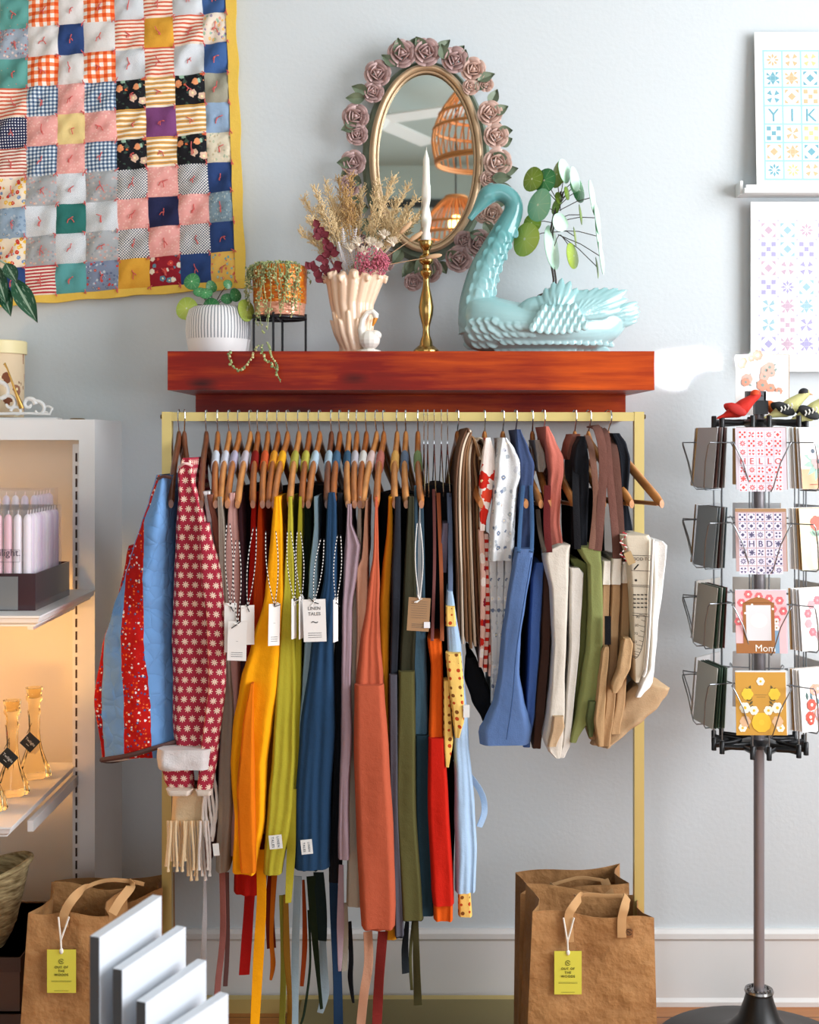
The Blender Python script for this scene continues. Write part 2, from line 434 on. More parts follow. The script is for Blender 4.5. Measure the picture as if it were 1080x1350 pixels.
wf = MB(); fx0, fx1, fz1 = -2.4, 2.2, 2.6
wf.box((W0, YF - .12, 0), (fx0, YF, HC)).box((fx1, YF - .12, 0), (W1, YF, HC)).box((fx0, YF - .12, fz1), (fx1, YF, HC)).box((fx0, YF - .12, 0), (fx1, YF, .5))
struct(wf.build('wall_front', m_back, smooth=False))
window('window_2', fx0, fx1, 'x', YF - .03, .5, fz1, 4)
struct(MB().box((W0, YF, 3.21), (W1, YF + .03, 3.27)).build('trim_1', plain('#2b2b2b', .5), smooth=False))
# floor of narrow fir boards
g = NG('floor_boards'); g.uv(); sp = g.n('ShaderNodeSeparateXYZ'); g.t.links.new(g.objv, sp.inputs[0])
bd = g.M('MULTIPLY', sp.outputs[1], 12.0); idx = g.M('FLOOR', bd); fr_ = g.M('FRACT', bd)
wn = g.n('ShaderNodeTexWhiteNoise', noise_dimensions='1D'); g.t.links.new(idx, wn.inputs['W'])
mp = g.n('ShaderNodeMapping'); g.t.links.new(g.objv, mp.inputs[0]); mp.inputs['Scale'].default_value = (3, 40, 1)
gn = g.noise(1.0, mp.outputs[0], 5)
c = g.ramp(g.M('ADD', g.M('MULTIPLY', gn, .6), g.M('MULTIPLY', wn.outputs[0], .4)), [(.25, lin('#a2602c')), (.75, lin('#d29354'))])
c = g.mix(g.M('LESS_THAN', fr_, .04), c, lin('#3a1f10')); g.base(c, .35); g.bump(fr_, .1, .001)
struct(MB().box((W0 - .12, YF - .12, -.08), (W1 + .12, .12, 0)).build('floor', g.m, smooth=False))
bb = MB(); bb.prism([(0, 0)], 0, 0) if False else None
prof = [(0, 0), (.024, 0), (.024, .012), (.016, .02), (.016, .165), (.022, .172), (.022, .185), (.012, .193), (0, .193)]
bb.loft([[(x, -y, z) for y, z in prof] for x in (W0, W1)], True)
struct(bb.build('baseboard_back', m_trim, angle=25))

# camera, light, world
cam = bpy.data.cameras.new('camera'); co = bpy.data.objects.new('camera', cam); COL.objects.link(co)
co.location = (0, -D, CZ); co.rotation_euler = (PI / 2, 0, 0); cam.sensor_fit = 'VERTICAL'; cam.sensor_height = 36; cam.sensor_width = 36
cam.lens = 36 * F / 1350; cam.shift_y = -(675 - HY) / 1350; cam.clip_start = .05
cam.dof.use_dof = True; cam.dof.focus_distance = 2.72; cam.dof.aperture_fstop = 6.3
sc = bpy.context.scene; sc.camera = co
def area(nm, loc, rot, sx, sy, e, col):
    l = bpy.data.lights.new(nm, 'AREA'); l.shape = 'RECTANGLE'; l.size = sx; l.size_y = sy; l.energy = e; l.color = col
    o = bpy.data.objects.new(nm, l); COL.objects.link(o); o.location = loc; o.rotation_euler = rot; return o
area('daylight_side', (W1 + .25, (wy0 + wy1) / 2, (wz0 + wz1) / 2), (0, PI / 2 , 0), wz1 - wz0, wy1 - wy0, 215, (.95, .97, 1.0))
area('daylight_front', (0, YF - .3, 1.6), (PI / 2, 0, 0), 4.4, 2.2, 50, (.93, .96, 1.0))
sun = bpy.data.lights.new('sun', 'SUN'); sun.energy = 0.0; sun.angle = .01
w = bpy.data.worlds.new('world'); sc.world = w; w.use_nodes = True; bg = w.node_tree.nodes['Background']; bg.inputs[0].default_value = (.8, .88, 1, 1); bg.inputs[1].default_value = .9
sc.view_settings.view_transform = 'Standard'; sc.view_settings.look = 'None'; sc.view_settings.gamma = 1; sc.view_settings.exposure = .3
sc.view_settings.use_curve_mapping = False
cy = sc.cycles; cy.max_bounces = 8; cy.diffuse_bounces = 4; cy.transmission_bounces = 8; cy.transparent_max_bounces = 8; cy.caustics_reflective = False; cy.caustics_refractive = False

# ================================================================ QUILT
fab = {
 'teal': dots('#5f9f98', '#cf6f66', 9, .12, '#d8c9a0', .9), 'oging': gingham('#f4ece4', '#ee8a5c', '#e0501c', 4), 'white': cloth('#dcdad8'),
 'ltcheck': check('#e8eaec', '#a8b4bd', 44), 'redst': stripes('#efe2d6', '#c5503e', 9, 1, .55, '#5b3b3a'), 'must': cloth('#d9a03a'),
 'pastel': floral('#e6d8c8', ['#e8a08a', '#9fc0a4', '#8f7fa8', '#f0c070'], 7), 'navy': cloth('#2e4577'), 'gfl': floral('#9aa6b4', ['#c06a68', '#7c8aa0', '#d8c4c0'], 10),
 'rsfl': stripes('#f1e0cf', '#cf5f45', 8, 1, .55), 'blue': cloth('#3f5f94'), 'bging': gingham('#dfe6ea', '#7d93ab', '#3a4e6c', 8),
 'pink': floral('#e3a29b', ['#ecbcb4', '#e8b0a8'], 12, .34), 'blackfl': floral('#1d1d22', ['#e5703a', '#f0a070', '#9dbfa8', '#d8b8a0'], 3.2, .4, '#3d5248'),
 'yst': stripes('#f6edda', '#e2a845', 6, 1, .42, '#6a7788'), 'taupe': cloth('#9c9a8a'), 'ndot': dots('#20284a', '#e8e8ee', 11, .25), 'pyel': cloth('#e5cd8d'),
 'purple': cloth('#7a4577'), 'ltblue': cloth('#8fa8c4'), 'creamfl': floral('#d8cfb8', ['#c0b090', '#a8b49a', '#e4d8c0'], 9), 'gflor': floral('#a4a8ab', ['#8f969c', '#bdb6b4', '#c49a94'], 10),
 'bwchk': check('#eceae6', '#30425a', 22), 'multi': floral('#e4d6c0', ['#e0a030', '#c83a2c', '#7090b8', '#e8b840'], 6, .42), 'lbgrey': floral('#8ea4b8', ['#a8b8c6', '#7089a2'], 8),
 'dteal': cloth('#2e6f68'), 'dnavy': cloth('#262a4c'), 'bgfl': floral('#7f97a5', ['#a8b8be', '#6c8290'], 12), 'rstripe': stripes('#efe0d2', '#b6303a', 9, 1, .5), 'tealp': cloth('#5a9c9c'),
 'bluefl': floral('#7c88a0', ['#b8c2cc', '#c63a34', '#5c6a88'], 9), 'redfl': floral('#8e1f2c', ['#c8433e', '#e6dccb', '#5c8aa0'], 4.5, .42), 'yfl': floral('#e2b45a', ['#6fa0a0', '#d87058', '#88b0a8'], 7, .33)}
keys = list(fab)
rowsq = ['navy rstripe tealp bluefl must redfl navy yfl', 'multi gflor ltcheck gflor bwchk pink bwchk navy', 'lbgrey ltcheck dteal ltcheck pink dnavy pink bgfl',
 'multi gflor ltcheck gflor bwchk pink bwchk navy', 'redst bging pink bging blackfl yst blackfl creamfl', 'ndot pink pyel pink yst purple yst ltblue',
 'rsfl bging pink bging blackfl yst blackfl taupe', 'teal oging white oging ltcheck rsfl ltcheck blue', 'gfl white navy white rsfl must rsfl pastel', 'teal oging white oging ltcheck rsfl ltcheck blue',
 'blue pink bging pink must bwchk must ndot', 'creamfl ltcheck dteal ltcheck pink dnavy pink yfl']
QX0 = [-42, 0, 38, 78, 110, 151, 189, 227, 266, 297]; QX1 = [-44, -4, 33, 74, 114, 157, 198, 239, 279, 311]
def qpt(cu, cv):   # cu in columns from far left (0..9), cv rows from bottom
    i = min(int(cu), 8); f = cu - i; yb0 = 394 - 39.4 * cv; t = max(-1, (394 - yb0) / 394)
    xb = QX1[i] + (QX1[i + 1] - QX1[i]) * f; xt = QX0[i] + (QX0[i + 1] - QX0[i]) * f
    x = xb + (xt - xb) * t; y = yb0 - 24 * (x / 311.0) + 0
    z = .5 + .5 * math.cos(2 * PI * (cu)) ; zz = .5 + .5 * math.cos(2 * PI * cv)
    wr = noise.noise(Vector(((x + y * .8) * .045, (x - y) * .010, 1))) * .013 + noise.noise(Vector(((x + y * .7) * .11, (x - y) * .03, 5))) * .004
    fu, fv = cu - math.floor(cu), cv - math.floor(cv)
    puff = .007 * (abs(math.sin(PI * fu)) * abs(math.sin(PI * fv))) ** .5 - .006 * math.exp(-((fu - .5) ** 2 + (fv - .5) ** 2) * 40)
    p = P(x, y, .03); p.y = -(.028 + puff + wr + .004); return p
qr = thing('patchwork_quilt', P(0, 300, .01), 'patchwork quilt of small printed squares with yellow binding hung on the wall', 'quilt')
qb = MB(); N = 8
for r in range(12):
    names = ['pink'] + rowsq[r].split()
    for cidx in range(9):
        vs = [qpt(cidx + i / N, r + j / N) for j in range(N + 1) for i in range(N + 1)]
        us = [(i / N, j / N) for j in range(N + 1) for i in range(N + 1)]
        fs = [(j * (N + 1) + i, j * (N + 1) + i + 1, (j + 1) * (N + 1) + i + 1, (j + 1) * (N + 1) + i) for j in range(N) for i in range(N)]
        qb.add(vs, fs, keys.index(names[cidx]), us)
qb.build('patchwork_top', [fab[k] for k in keys], qr, angle=80)
bn = MB(); pp = [(qpt(9, v / 3), Vector((.025, 0, 0))) for v in range(36, -1, -1)]
ring = lambda a, b: [a + Vector((0, -.004, 0)), b + Vector((0, -.002, 0)), b + Vector((0, .006, 0)), Vector((a.x, -.006, a.z))]
bn.loft([ring(a, a + o + Vector((.002 * math.sin(i), 0, 0))) for i, (a, o) in enumerate(pp)], True)
pb = [qpt(u / 4, 0) for u in range(0, 37)]
bn.loft([ring(a, a + Vector((0, 0, -.019 + .002 * math.sin(i * .9)))) for i, a in enumerate(pb)], True)
c0 = qpt(9, 0); bn.box((c0.x, c0.y - .003, c0.z - .02), (c0.x + .026, c0.y + .01, c0.z + .004))
bn.build('binding', cloth('#e3bd54'), qr)
bk = MB(); a, b_, c_, d_ = qpt(0, 0), qpt(9, 0), qpt(9, 12), qpt(0, 12)
bk.add([Vector((p.x, -y, p.z)) for y in (.004, .012) for p in (a, b_, c_, d_)], [(0, 1, 2, 3), (7, 6, 5, 4), (0, 4, 5, 1), (1, 5, 6, 2), (2, 6, 7, 3), (3, 7, 4, 0)])
bk.build('backing', cloth('#d8cfb8'), qr, smooth=False)
yt = MB()
for r in range(11):
    for cidx in range(1, 9):
        for (fu, fv) in ((.5, .5), (1, 0)):
            p = qpt(cidx + fu - (.001 if fu == 1 else 0), r + fv) + Vector((0, -.004, 0)); 
            for k in range(3):
                a = rnd.uniform(-2.6, -.5) if k else rnd.uniform(0, 3); L = rnd.uniform(.006, .014) * (1 if fu == .5 else .6)
                yt.tube([p, p + Vector((math.cos(a) * L * .6, -.005, math.sin(a) * L * .5)), p + Vector((math.cos(a) * L, -.002, math.sin(a) * L * 1.3))], .0013, 5)
tag(yt.build('yarn_ties', plain('#d0605c', .9), qr), kind='stuff')

# ================================================================ WALL SHELF
ZS = Z(463, .38)
m_red = wood('#b5440f', '#4d0c04', 1, 0, .32, 26, .3)
g = NG('red_stained_wood'); g.uv(); mp = g.n('ShaderNodeMapping'); g.t.links.new(g.objv, mp.inputs[0]); mp.inputs['Scale'].default_value = (2.2, 20, 34)
n1 = g.noise(1.0, mp.outputs[0], 6, rough=.65); n2 = g.noise(3.1, g.objv, 3)
vk = g.n('ShaderNodeMapping'); g.t.links.new(g.objv, vk.inputs[0]); vk.inputs['Scale'].default_value = (4.5, 3, 12); kn = g.voro(1.0, vk.outputs[0])
f = g.M('ADD', g.M('MULTIPLY', n1, .6), g.M('MULTIPLY', n2, .5)); f = g.M('SUBTRACT', f, g.M('MULTIPLY', g.M('SUBTRACT', 1.0, g.M('MINIMUM', 1.0, g.M('MULTIPLY', kn.outputs['Distance'], 5.0))), .3))
g.base(g.ramp(f, [(.25, lin('#240200')), (.5, lin('#7c1200')), (.74, lin('#cc5206'))]), .36); g.b.inputs['Specular IOR Level'].default_value = .18; g.bump(n1, .1, .002); m_red = g.m
sh = thing('wall_shelf', ((X(221, .38) + X(863, .38)) / 2, 0, ZS - .088), 'thick red-stained wooden mantel shelf on the wall above the clothes rail', 'shelf')
x0, x1 = X(221, .38), X(863, .38); mb = MB().box((x0, -.38, ZS - .088), (x1, 0, ZS)); o = mb.build('shelf_board', m_red, sh, smooth=False)
bv = o.modifiers.new('b', 'BEVEL'); bv.width = .003; bv.segments = 2
MB().box((X(258, .08), -.08, Z(555, .08)), (X(825, .08), 0, ZS - .088)).build('back_cleat', m_red, sh, smooth=False)

# ================================================================ ROSE MIRROR
mc = P(562, 211, .03); s0 = S(.04); RX, RZ = 70 / s0, 120 / s0
mr = thing('oval_mirror', (mc.x, 0, mc.z), 'oval mirror with gold rim inside a wreath of carved mauve roses and leaves', 'mirror')
def ovl(a, rx, rz, y): return Vector((mc.x + rx * math.cos(a), y, mc.z + rz * math.sin(a)))
NN = 72
m_gold = plain('#c4a684', .35, .45); m_brass = plain('#a8874f', .2, 1.0)
rim = MB(); rings = []
for q in range(12):
    a = 2 * PI * q / 12; rings.append((math.cos(a), math.sin(a)))
L = [[ovl(2 * PI * i / NN, RX + .008 * ca + (.002 if ca > .9 else 0), RZ + .008 * ca, -.045 + .010 * sa - .004) for (ca, sa) in rings] for i in range(NN + 1)]
rim.loft(L, False)
L = [[ovl(2 * PI * i / NN, RX - .011 + .0035 * ca, RZ - .011 + .0035 * ca, -.046 + .004 * sa) for (ca, sa) in rings] for i in range(NN + 1)]
rim.loft(L, False).build('gilt_rim', m_gold, mr)
gm = NG('silvered_glass'); gm.base(lin('#dfe8e4'), .015, 1.0)
gl = MB(); gl.loft([[ovl(2 * PI * i / NN, RX - .006, RZ - .006, y) for i in range(NN)] for y in (-.02, -.038)], True)
gl.build('mirror_glass', gm.m, mr, smooth=False)
m_rose = [None] * 3
def rosemat(nm, c1, c2):
    g = NG(nm); g.uv(); gy = g.n('ShaderNodeNewGeometry'); n = g.noise(45, g.objv, 3)
    g.base(g.mix(g.M('MULTIPLY', n, .9), lin(c1), lin(c2)), .42, .1); return g.m
m_rose = [rosemat('mauve_bronze', '#c6a8a4', '#7a5a58'), rosemat('pale_rose_bronze', '#dcbcae', '#a07c70')]
m_leafm = rosemat('green_bronze', '#879478', '#34463a')
back = MB(); back.loft([[ovl(2 * PI * i / NN, RX + .026 * k, RZ + .026 * k, -y) for k, y in ((.1, .004), (.1, .03), (.75, .03), (1.1, .004))] for i in range(NN + 1)], False)
back.build('wreath_base', m_leafm, mr)
def rose(c, r, nm, mt, yaw):
    mb = MB(); c = Vector(c); mb.ell(c + Vector((0, -r * .25, 0)), (r * .3, r * .5, r * .3))
    for n, rad, tilt, sz in ((3, .22, .15, .42), (4, .42, .45, .5), (5, .66, .85, .58), (6, .86, 1.2, .6)):
        for k in range(n):
            a = 2 * PI * k / n + yaw + n; er = Vector((math.cos(a), 0, math.sin(a))); et = Vector((-math.sin(a), 0, math.cos(a))); fw = Vector((0, -1, 0))
            up = fw * math.cos(tilt) + er * math.sin(tilt); nr = er * math.cos(tilt) - fw * math.sin(tilt); cc = c
            R = Matrix((et, nr, up)).transposed()
            mb.ell(c + er * (rad * r) + fw * (r * (.62 - rad * .5)), (r * sz, r * .09, r * sz * .62), R, 10, 6)
    return mb.build(nm, mt, mr)
for q_ in (0,): pass
rs = [(530, 72, 17), (562, 70, 17), (600, 80, 16), (624, 93, 15), (621, 115, 10), (641, 112, 9), (646, 150, 15), (654, 180, 15), (656, 215, 17), (645, 237, 11),
      (649, 282, 13), (632, 322, 17), (605, 342, 16), (612, 318, 12), (565, 356, 16), (545, 372, 11), (505, 345, 14), (478, 318, 14), (462, 245, 13), (466, 215, 15),
      (471, 178, 13), (469, 155, 16), (492, 122, 13), (498, 98, 16), (636, 285, 9), (459, 280, 14)]
for i, (x, y, r) in enumerate(rs): rose(P(x, y, .06) , .95 * r / S(.06), 'carved_rose', m_rose[1] if (x > 615 and y < 300) else m_rose[0], i * 1.3)
ang = [i * 2 * PI / 56 for i in range(56)]
for i, a in enumerate(ang):
    a += rnd.uniform(-.06, .06); rr = 1.0; c = ovl(a, RX + (.050 if i % 3 else .034), RZ + (.036 if i % 3 else .022), -.055); dr = Vector((math.cos(a) * 1.2, -.15, math.sin(a))).normalized()
    t = Vector((-math.sin(a), 0, math.cos(a))) * rnd.uniform(-.9, .9); mb = MB()
    mb.leaf(c + Vector((0, -rnd.uniform(0, .02), 0)), dr + t, (rnd.uniform(-.3, .3), -1, rnd.uniform(-.3, .3)), rnd.uniform(.034, .050), .028, 0, .22, 8, 1.0, .2)
    mb.build('carved_leaf', m_leafm, mr)
for nm, c, r in ():
    pass
# things the mirror shows from the room behind: pendant lamps, ceiling fan
m_wick = plain('#d0894a', .6)
def pend(loc, R, H, label, tilt=0):
    t = thing('pendant_lamp', loc, label, 'lamp', 'wicker pendant lamps of the shop'); x, y, z = loc
    mb = MB()
    def pr(q): return R * (math.sin(PI * .5 * min(1, q * 1.15 + .1))) ** .8 * (1 - .08 * max(0, q - .8) * 5)
    for k in range(40):
        a = 2 * PI * k / 40; mb.tube([(x + pr(q) * math.cos(a), y + pr(q) * math.sin(a), z + H - H * q) for q in [i / 8 for i in range(9)]], .0035, 4)
    for q in (.02, .45, .62, .97, 1.0):
        mb.tube([(x + pr(q) * math.cos(2 * PI * i / 32), y + pr(q) * math.sin(2 * PI * i / 32), z + H - H * q) for i in range(33)], .007, 5)
    mb.build('wicker_shade', m_wick, t)
    MB().tube([(x, y, z + H), (x, y, HC)], .004, 6).build('cord', plain('#222222', .5), t)
    e = NG('lamp_glow'); e.base(lin('#ffd9a0'), .5); e.b.inputs['Emission Color'].default_value = lin('#ffb060'); e.b.inputs['Emission Strength'].default_value = 14
    MB().ell((x, y, z + H * .55), (.035, .035, .045)).build('bulb', e.m, t)
pend((.31, -2.0, 2.56), .22, .36, 'wicker bell pendant lamp seen in the upper right of the oval mirror')
pend((.31, -1.35, 2.12), .16, .28, 'wicker pendant lamp whose top shows low in the oval mirror') if False else None
pend((.22, -2.9, 2.30), .18, .30, 'wicker pendant lamp seen low in the oval mirror')
fn = thing('ceiling_fan', (-.2, -4.4, 3.3), 'white ceiling fan seen in the upper left of the oval mirror', 'fan')
MB().tube([(-.2, -4.4, HC), (-.2, -4.4, 3.4)], .015, 8).lathe([(.02, .10), (.08, .08), (.09, 0), (.05, -.05), (0, -.06)], (-.2, -4.4, 3.33), 20).build('motor', m_trim, fn)
for k in range(4):
    a = k * PI / 2 + .5; M = Matrix.Translation((-.2, -4.4, 3.33)) @ Matrix.Rotation(a, 4, 'Z') @ Matrix.Rotation(.15, 4, 'X')
    MB().box((.08, -.06, -.004), (.68, .06, .004), M=M).build('blade', m_trim, fn, smooth=False)
# ================================================================ SWAN PLANTER
m_swan = plain('#7fb3b3', .16, Coat_Weight=.7, Coat_Roughness=.08)
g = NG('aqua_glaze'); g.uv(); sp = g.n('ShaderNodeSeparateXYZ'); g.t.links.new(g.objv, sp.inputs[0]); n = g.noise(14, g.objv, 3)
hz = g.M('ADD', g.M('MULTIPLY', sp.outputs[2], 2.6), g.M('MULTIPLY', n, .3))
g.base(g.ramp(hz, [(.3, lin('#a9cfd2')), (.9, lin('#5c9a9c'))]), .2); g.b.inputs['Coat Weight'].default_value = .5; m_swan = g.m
DS = .2; SS = S(DS); zb = ZS
def q(px, py, dy=0.0):   # point on the shelf at the swan's depth
    p = P(px, py, DS); return Vector((p.x, p.y - dy, p.z))
def rr(px): return px / SS
sw = MB()
bod = [(604, 421, 6, 8), (612, 424, 26, 24), (625, 425, 36, 36), (650, 428, 37, 46), (680, 432, 34, 52), (715, 434, 32, 54), (750, 434, 31, 50), (785, 432, 29, 38), (812, 425, 22, 24), (826, 418, 12, 12)]
rings = []
_b = []
for i in range(len(bod) - 1):
    for k in range(5):
        f = k / 5; P_ = [bod[max(i - 1, 0)], bod[i], bod[i + 1], bod[min(i + 2, len(bod) - 1)]]
        _b.append(tuple(.5 * (2 * P_[1][m] + (P_[2][m] - P_[0][m]) * f + (2 * P_[0][m] - 5 * P_[1][m] + 4 * P_[2][m] - P_[3][m]) * f * f + (-P_[0][m] + 3 * P_[1][m] - 3 * P_[2][m] + P_[3][m]) * f ** 3) for m in range(4)))
_b.append(bod[-1])
for x, yc, h, wd in _b:
    rings.append([q(x, min(yc + h * math.sin(2 * PI * i / 40), 471), rr(wd) * math.cos(2 * PI * i / 40)) for i in range(40)])
sw.loft(rings, True)
npth = [(636, 432, 33), (629, 402, 24), (638, 360, 20.5), (652, 330, 18), (667, 301, 15.5), (677, 279, 13), (675, 264, 12), (664, 255, 12), (652, 254, 12), (643, 258, 12.5), (635, 268, 9), (627, 279, 5.2), (618, 291, 3.6)]
np_, nr_ = [], []
for i in range(len(npth) - 1):
    for k in range(6):
        f = k / 6; P_ = [npth[max(i - 1, 0)], npth[i], npth[i + 1], npth[min(i + 2, len(npth) - 1)]]
        v_ = [.5 * (2 * P_[1][m] + (P_[2][m] - P_[0][m]) * f + (2 * P_[0][m] - 5 * P_[1][m] + 4 * P_[2][m] - P_[3][m]) * f * f + (-P_[0][m] + 3 * P_[1][m] - 3 * P_[2][m] + P_[3][m]) * f ** 3) for m in range(3)]
        np_.append(q(v_[0], v_[1])); nr_.append(rr(v_[2]))
sw.tube(np_, nr_, 24)
sw.ell(q(643, 258), (rr(13), rr(11), rr(11)))
sw.tube([q(648, 246), q(646, 242)], rr(4), 8)
for s_ in (1, -1):
    sw.ell(q(639, 262, s_ * rr(9.5)), (rr(2.4), rr(2), rr(2.4)))
    # wing: bulk, shingled feathers
    for (x, y, a, b) in ((708, 420, 32, 26), (730, 409, 24, 28), (762, 408, 44, 22), (735, 415, 44, 26)):
        sw.ell(q(x, y, s_ * rr(34)), (rr(a), rr(12), rr(b)), None, 18, 12)
    def feather(bx, by, tx, ty, wd, out0, out1, th=3.2):
        out0 += 7; out1 += 8
        A_, B_ = q(bx, by, s_ * rr(out0)), q(tx, ty, s_ * rr(out1)); d_ = B_ - A_; L_ = d_.length; d_.normalize(); nf_ = Vector((0, -s_, 0)); nf_ = (nf_ - d_ * nf_.dot(d_)).normalized()
        R_ = Matrix((d_, d_.cross(nf_), nf_)).transposed(); sw.ell((A_ + B_) / 2, (L_ * .5, rr(wd / 2), rr(th)), R_, 12, 8)
        sw.tube([A_ + nf_ * rr(th * .9), (A_ + B_) / 2 + nf_ * rr(th * 1.15), B_], [rr(.9), rr(.9), rr(.5)], 5)
    for (tx, ty) in ((815, 411), (823, 398), (822, 386), (810, 384), (797, 383), (784, 383), (770, 385)): feather(748 + (tx - 748) * .12, 424 + (ty - 424) * .1, tx, ty, 15, 42, 28)
    for (tx, ty) in ((757, 383), (748, 374), (737, 370), (726, 375), (715, 383), (705, 393), (697, 406)): feather(724 + (tx - 724) * .0, 430, tx, ty, 14, 47, 30)
    for r_ in range(4):
        for k in range(8 - r_):
            x_ = 696 + k * 9.5 + r_ * 5; y_ = 440 - r_ * 9 + .12 * (x_ - 725) ** 2 / 30 * -1; feather(x_ + 3, y_ - 6, x_ - 2, y_ + 7, 11, 52 - r_ * 2, 55 - r_ * 2, 3.0)
    for k in range(5): feather(798, 432 - k * 4, 843 - abs(k - 2) * 2, 424 - k * 6, 10, 10 + 3 * k, 4 + k, 3.5)
for r_ in range(4):
    for k in range(20):
        a = k / 19; x = 618 + a * 180 + (r_ % 2) * 5; y = 462 - r_ * 9 - (6 if a < .2 else 0)
        if x > 700 and r_ > 1: continue
        i = next((j for j in range(len(bod) - 1) if bod[j + 1][0] >= x), len(bod) - 2); A, B = bod[i], bod[i + 1]; f = (x - A[0]) / (B[0] - A[0])
        yc, h, wd = [A[m] + (B[m] - A[m]) * f for m in (1, 2, 3)]; sn = max(-1, min(1, (y - yc) / h)); 
        sw.ell(q(x, y, rr(wd) * math.sqrt(max(0, 1 - sn * sn)) + .0005), (rr(9), rr(1.3), rr(5)), Matrix.Rotation(.5, 3, 'Y'), 8, 6)
for k in range(34):
    t = (k % 17) / 17; y = 430 - 130 * t; cx = interp([(300, 668, 15.5), (330, 653, 18), (357, 640, 20), (400, 629, 23), (430, 634, 31)], y); ph = (-.5 + (k // 17) * .9 + (k % 2) * .5)
    sw.ell(q(cx[0] + cx[1] * math.sin(ph), y, rr(cx[1]) * math.cos(ph) - .0003), (rr(6), rr(.8), rr(9)), Matrix.Rotation(-.3, 3, 'Y'), 8, 6)
st = thing('swan_planter', q(720, 470) , 'large glossy aqua ceramic swan planter on the wooden shelf', 'planter')
ORG[st.name] = Vector((X(720, DS), -DS, zb)); st.location = ORG[st.name]
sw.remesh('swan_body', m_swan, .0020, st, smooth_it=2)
so = MB(); so.ell(q(735, 392), (rr(28), rr(20), rr(8))); so.build('potting_soil', plain('#3a2a1e', .95), st)

# pilea growing in the swan
def pilea(root, label, cat, hub, leaves, stem, mats, dd=DS, name='pilea_plant'):
    t = thing(name, root, label, cat); stem_m = plain('#3a2d28', .5)
    s_ = MB(); s_.tube(stem, .0026, 6); s_.tube([p + Vector((.006, .003, 0)) for p in stem], .0022, 6); s_.build('stem', stem_m, t)
    for i, (x, y, w_, h_, ci, hb) in enumerate(leaves):
        dep = dd + .02 * math.sin(i * 2.3) + .015; p = P(x, y, dep); s1 = S(dep); r = max(w_, h_) / 2 / s1; k = min(.98, min(w_, h_) / max(w_, h_)); al = math.acos(k)
        sg = 1 if (x > hub[0] or ci == 2) else -1
        nrm = Vector((sg * math.sin(al), -math.cos(al), .12)) if w_ < h_ else Vector((.05, -math.cos(al), math.sin(al)))
        mb = MB(); mb.disc(p, nrm, r, 0, 20, .12); lf = mb.build('round_leaf', mats[ci], t)
        hp = P(hb[0], hb[1], dd); m2 = MB(); md = (hp + p) / 2 + Vector((0, .004, .006)); m2.tube([hp, md, p + nrm * -.002], .0011, 5, 0); m2.build('leaf_stalk', stem_m, t)
    return t
def leafmat(nm, c1, c2, tr=.25):
    g = NG(nm); u, v = g.uv(); r = g.M('SQRT', g.M('ADD', g.M('MULTIPLY', u, u), g.M('MULTIPLY', v, v))); th = g.M('ARCTAN2', v, u)
    vein = g.M('MULTIPLY', g.M('GREATER_THAN', g.M('COSINE', g.M('MULTIPLY', th, 9.0)), .985), g.M('LESS_THAN', r, .9))
    c = g.mix(g.M('MULTIPLY', r, .8), lin(c1), lin(c2)); c = g.mix(g.M('MULTIPLY', vein, .5), c, lin('#d5e6b8')); c = g.mix(g.M('LESS_THAN', r, .08), c, lin('#e4efcf'))
    g.base(c, .3); g.b.inputs['Subsurface Weight'].default_value = 0; g.b.inputs['Specular IOR Level'].default_value = .6; return g.m
LM = [leafmat('pilea_green', '#4c9a5c', '#28703e'), leafmat('pilea_mint', '#a0d8b4', '#7fc49c'), leafmat('pilea_pale', '#d4f0de', '#b8e4ca'), leafmat('pilea_olive', '#8fae3c', '#6d8c26'), leafmat('pilea_lime', '#c4d868', '#a2be48')]
def z4(x, y): return (580 + x / 3.6, 190 + y / 3.6)
raw = [(437, 165, 85, 120, 3), (495, 172, 95, 120, 0), (555, 143, 52, 130, 3), (598, 125, 65, 118, 2), (648, 165, 60, 120, 2), (665, 218, 68, 122, 0), (465, 288, 98, 160, 1), (402, 450, 112, 165, 4), (435, 375, 80, 95, 3),
       (575, 370, 78, 90, 2), (545, 490, 88, 215, 2), (637, 530, 68, 125, 4), (675, 335, 22, 100, 3), (648, 440, 18, 100, 4), (735, 250, 50, 170, 2), (758, 350, 46, 160, 2), (765, 440, 46, 170, 2), (778, 540, 42, 160, 2), (753, 585, 18, 110, 4), (568, 255, 38, 60, 3), (608, 232, 30, 66, 3), (545, 300, 30, 70, 3), (640, 200, 40, 60, 1)]
lv = []
for i, (x, y, w_, h_, c_) in enumerate(raw):
    hx = 560 if y < 300 else 525 + (i * 13) % 60; hy = 285 + (i * 29) % 90 if x < 600 else 240 + (i * 37) % 180
    hb = z4(555 + (i % 4) * 6, min(430, max(240, y * .5 + 190)))
    lv.append((*z4(x, y), w_ / 3.6, h_ / 3.6, c_, hb))
stemp = [P(*z4(x, y), DS) for x, y in ((540, 740), (540, 640), (528, 560), (524, 420), (540, 340), (562, 280), (575, 225))]
pilea(stemp[0], 'tall chinese money plant with round mint leaves growing out of the swan planter', 'plant', z4(560, 300), lv, stemp, LM)

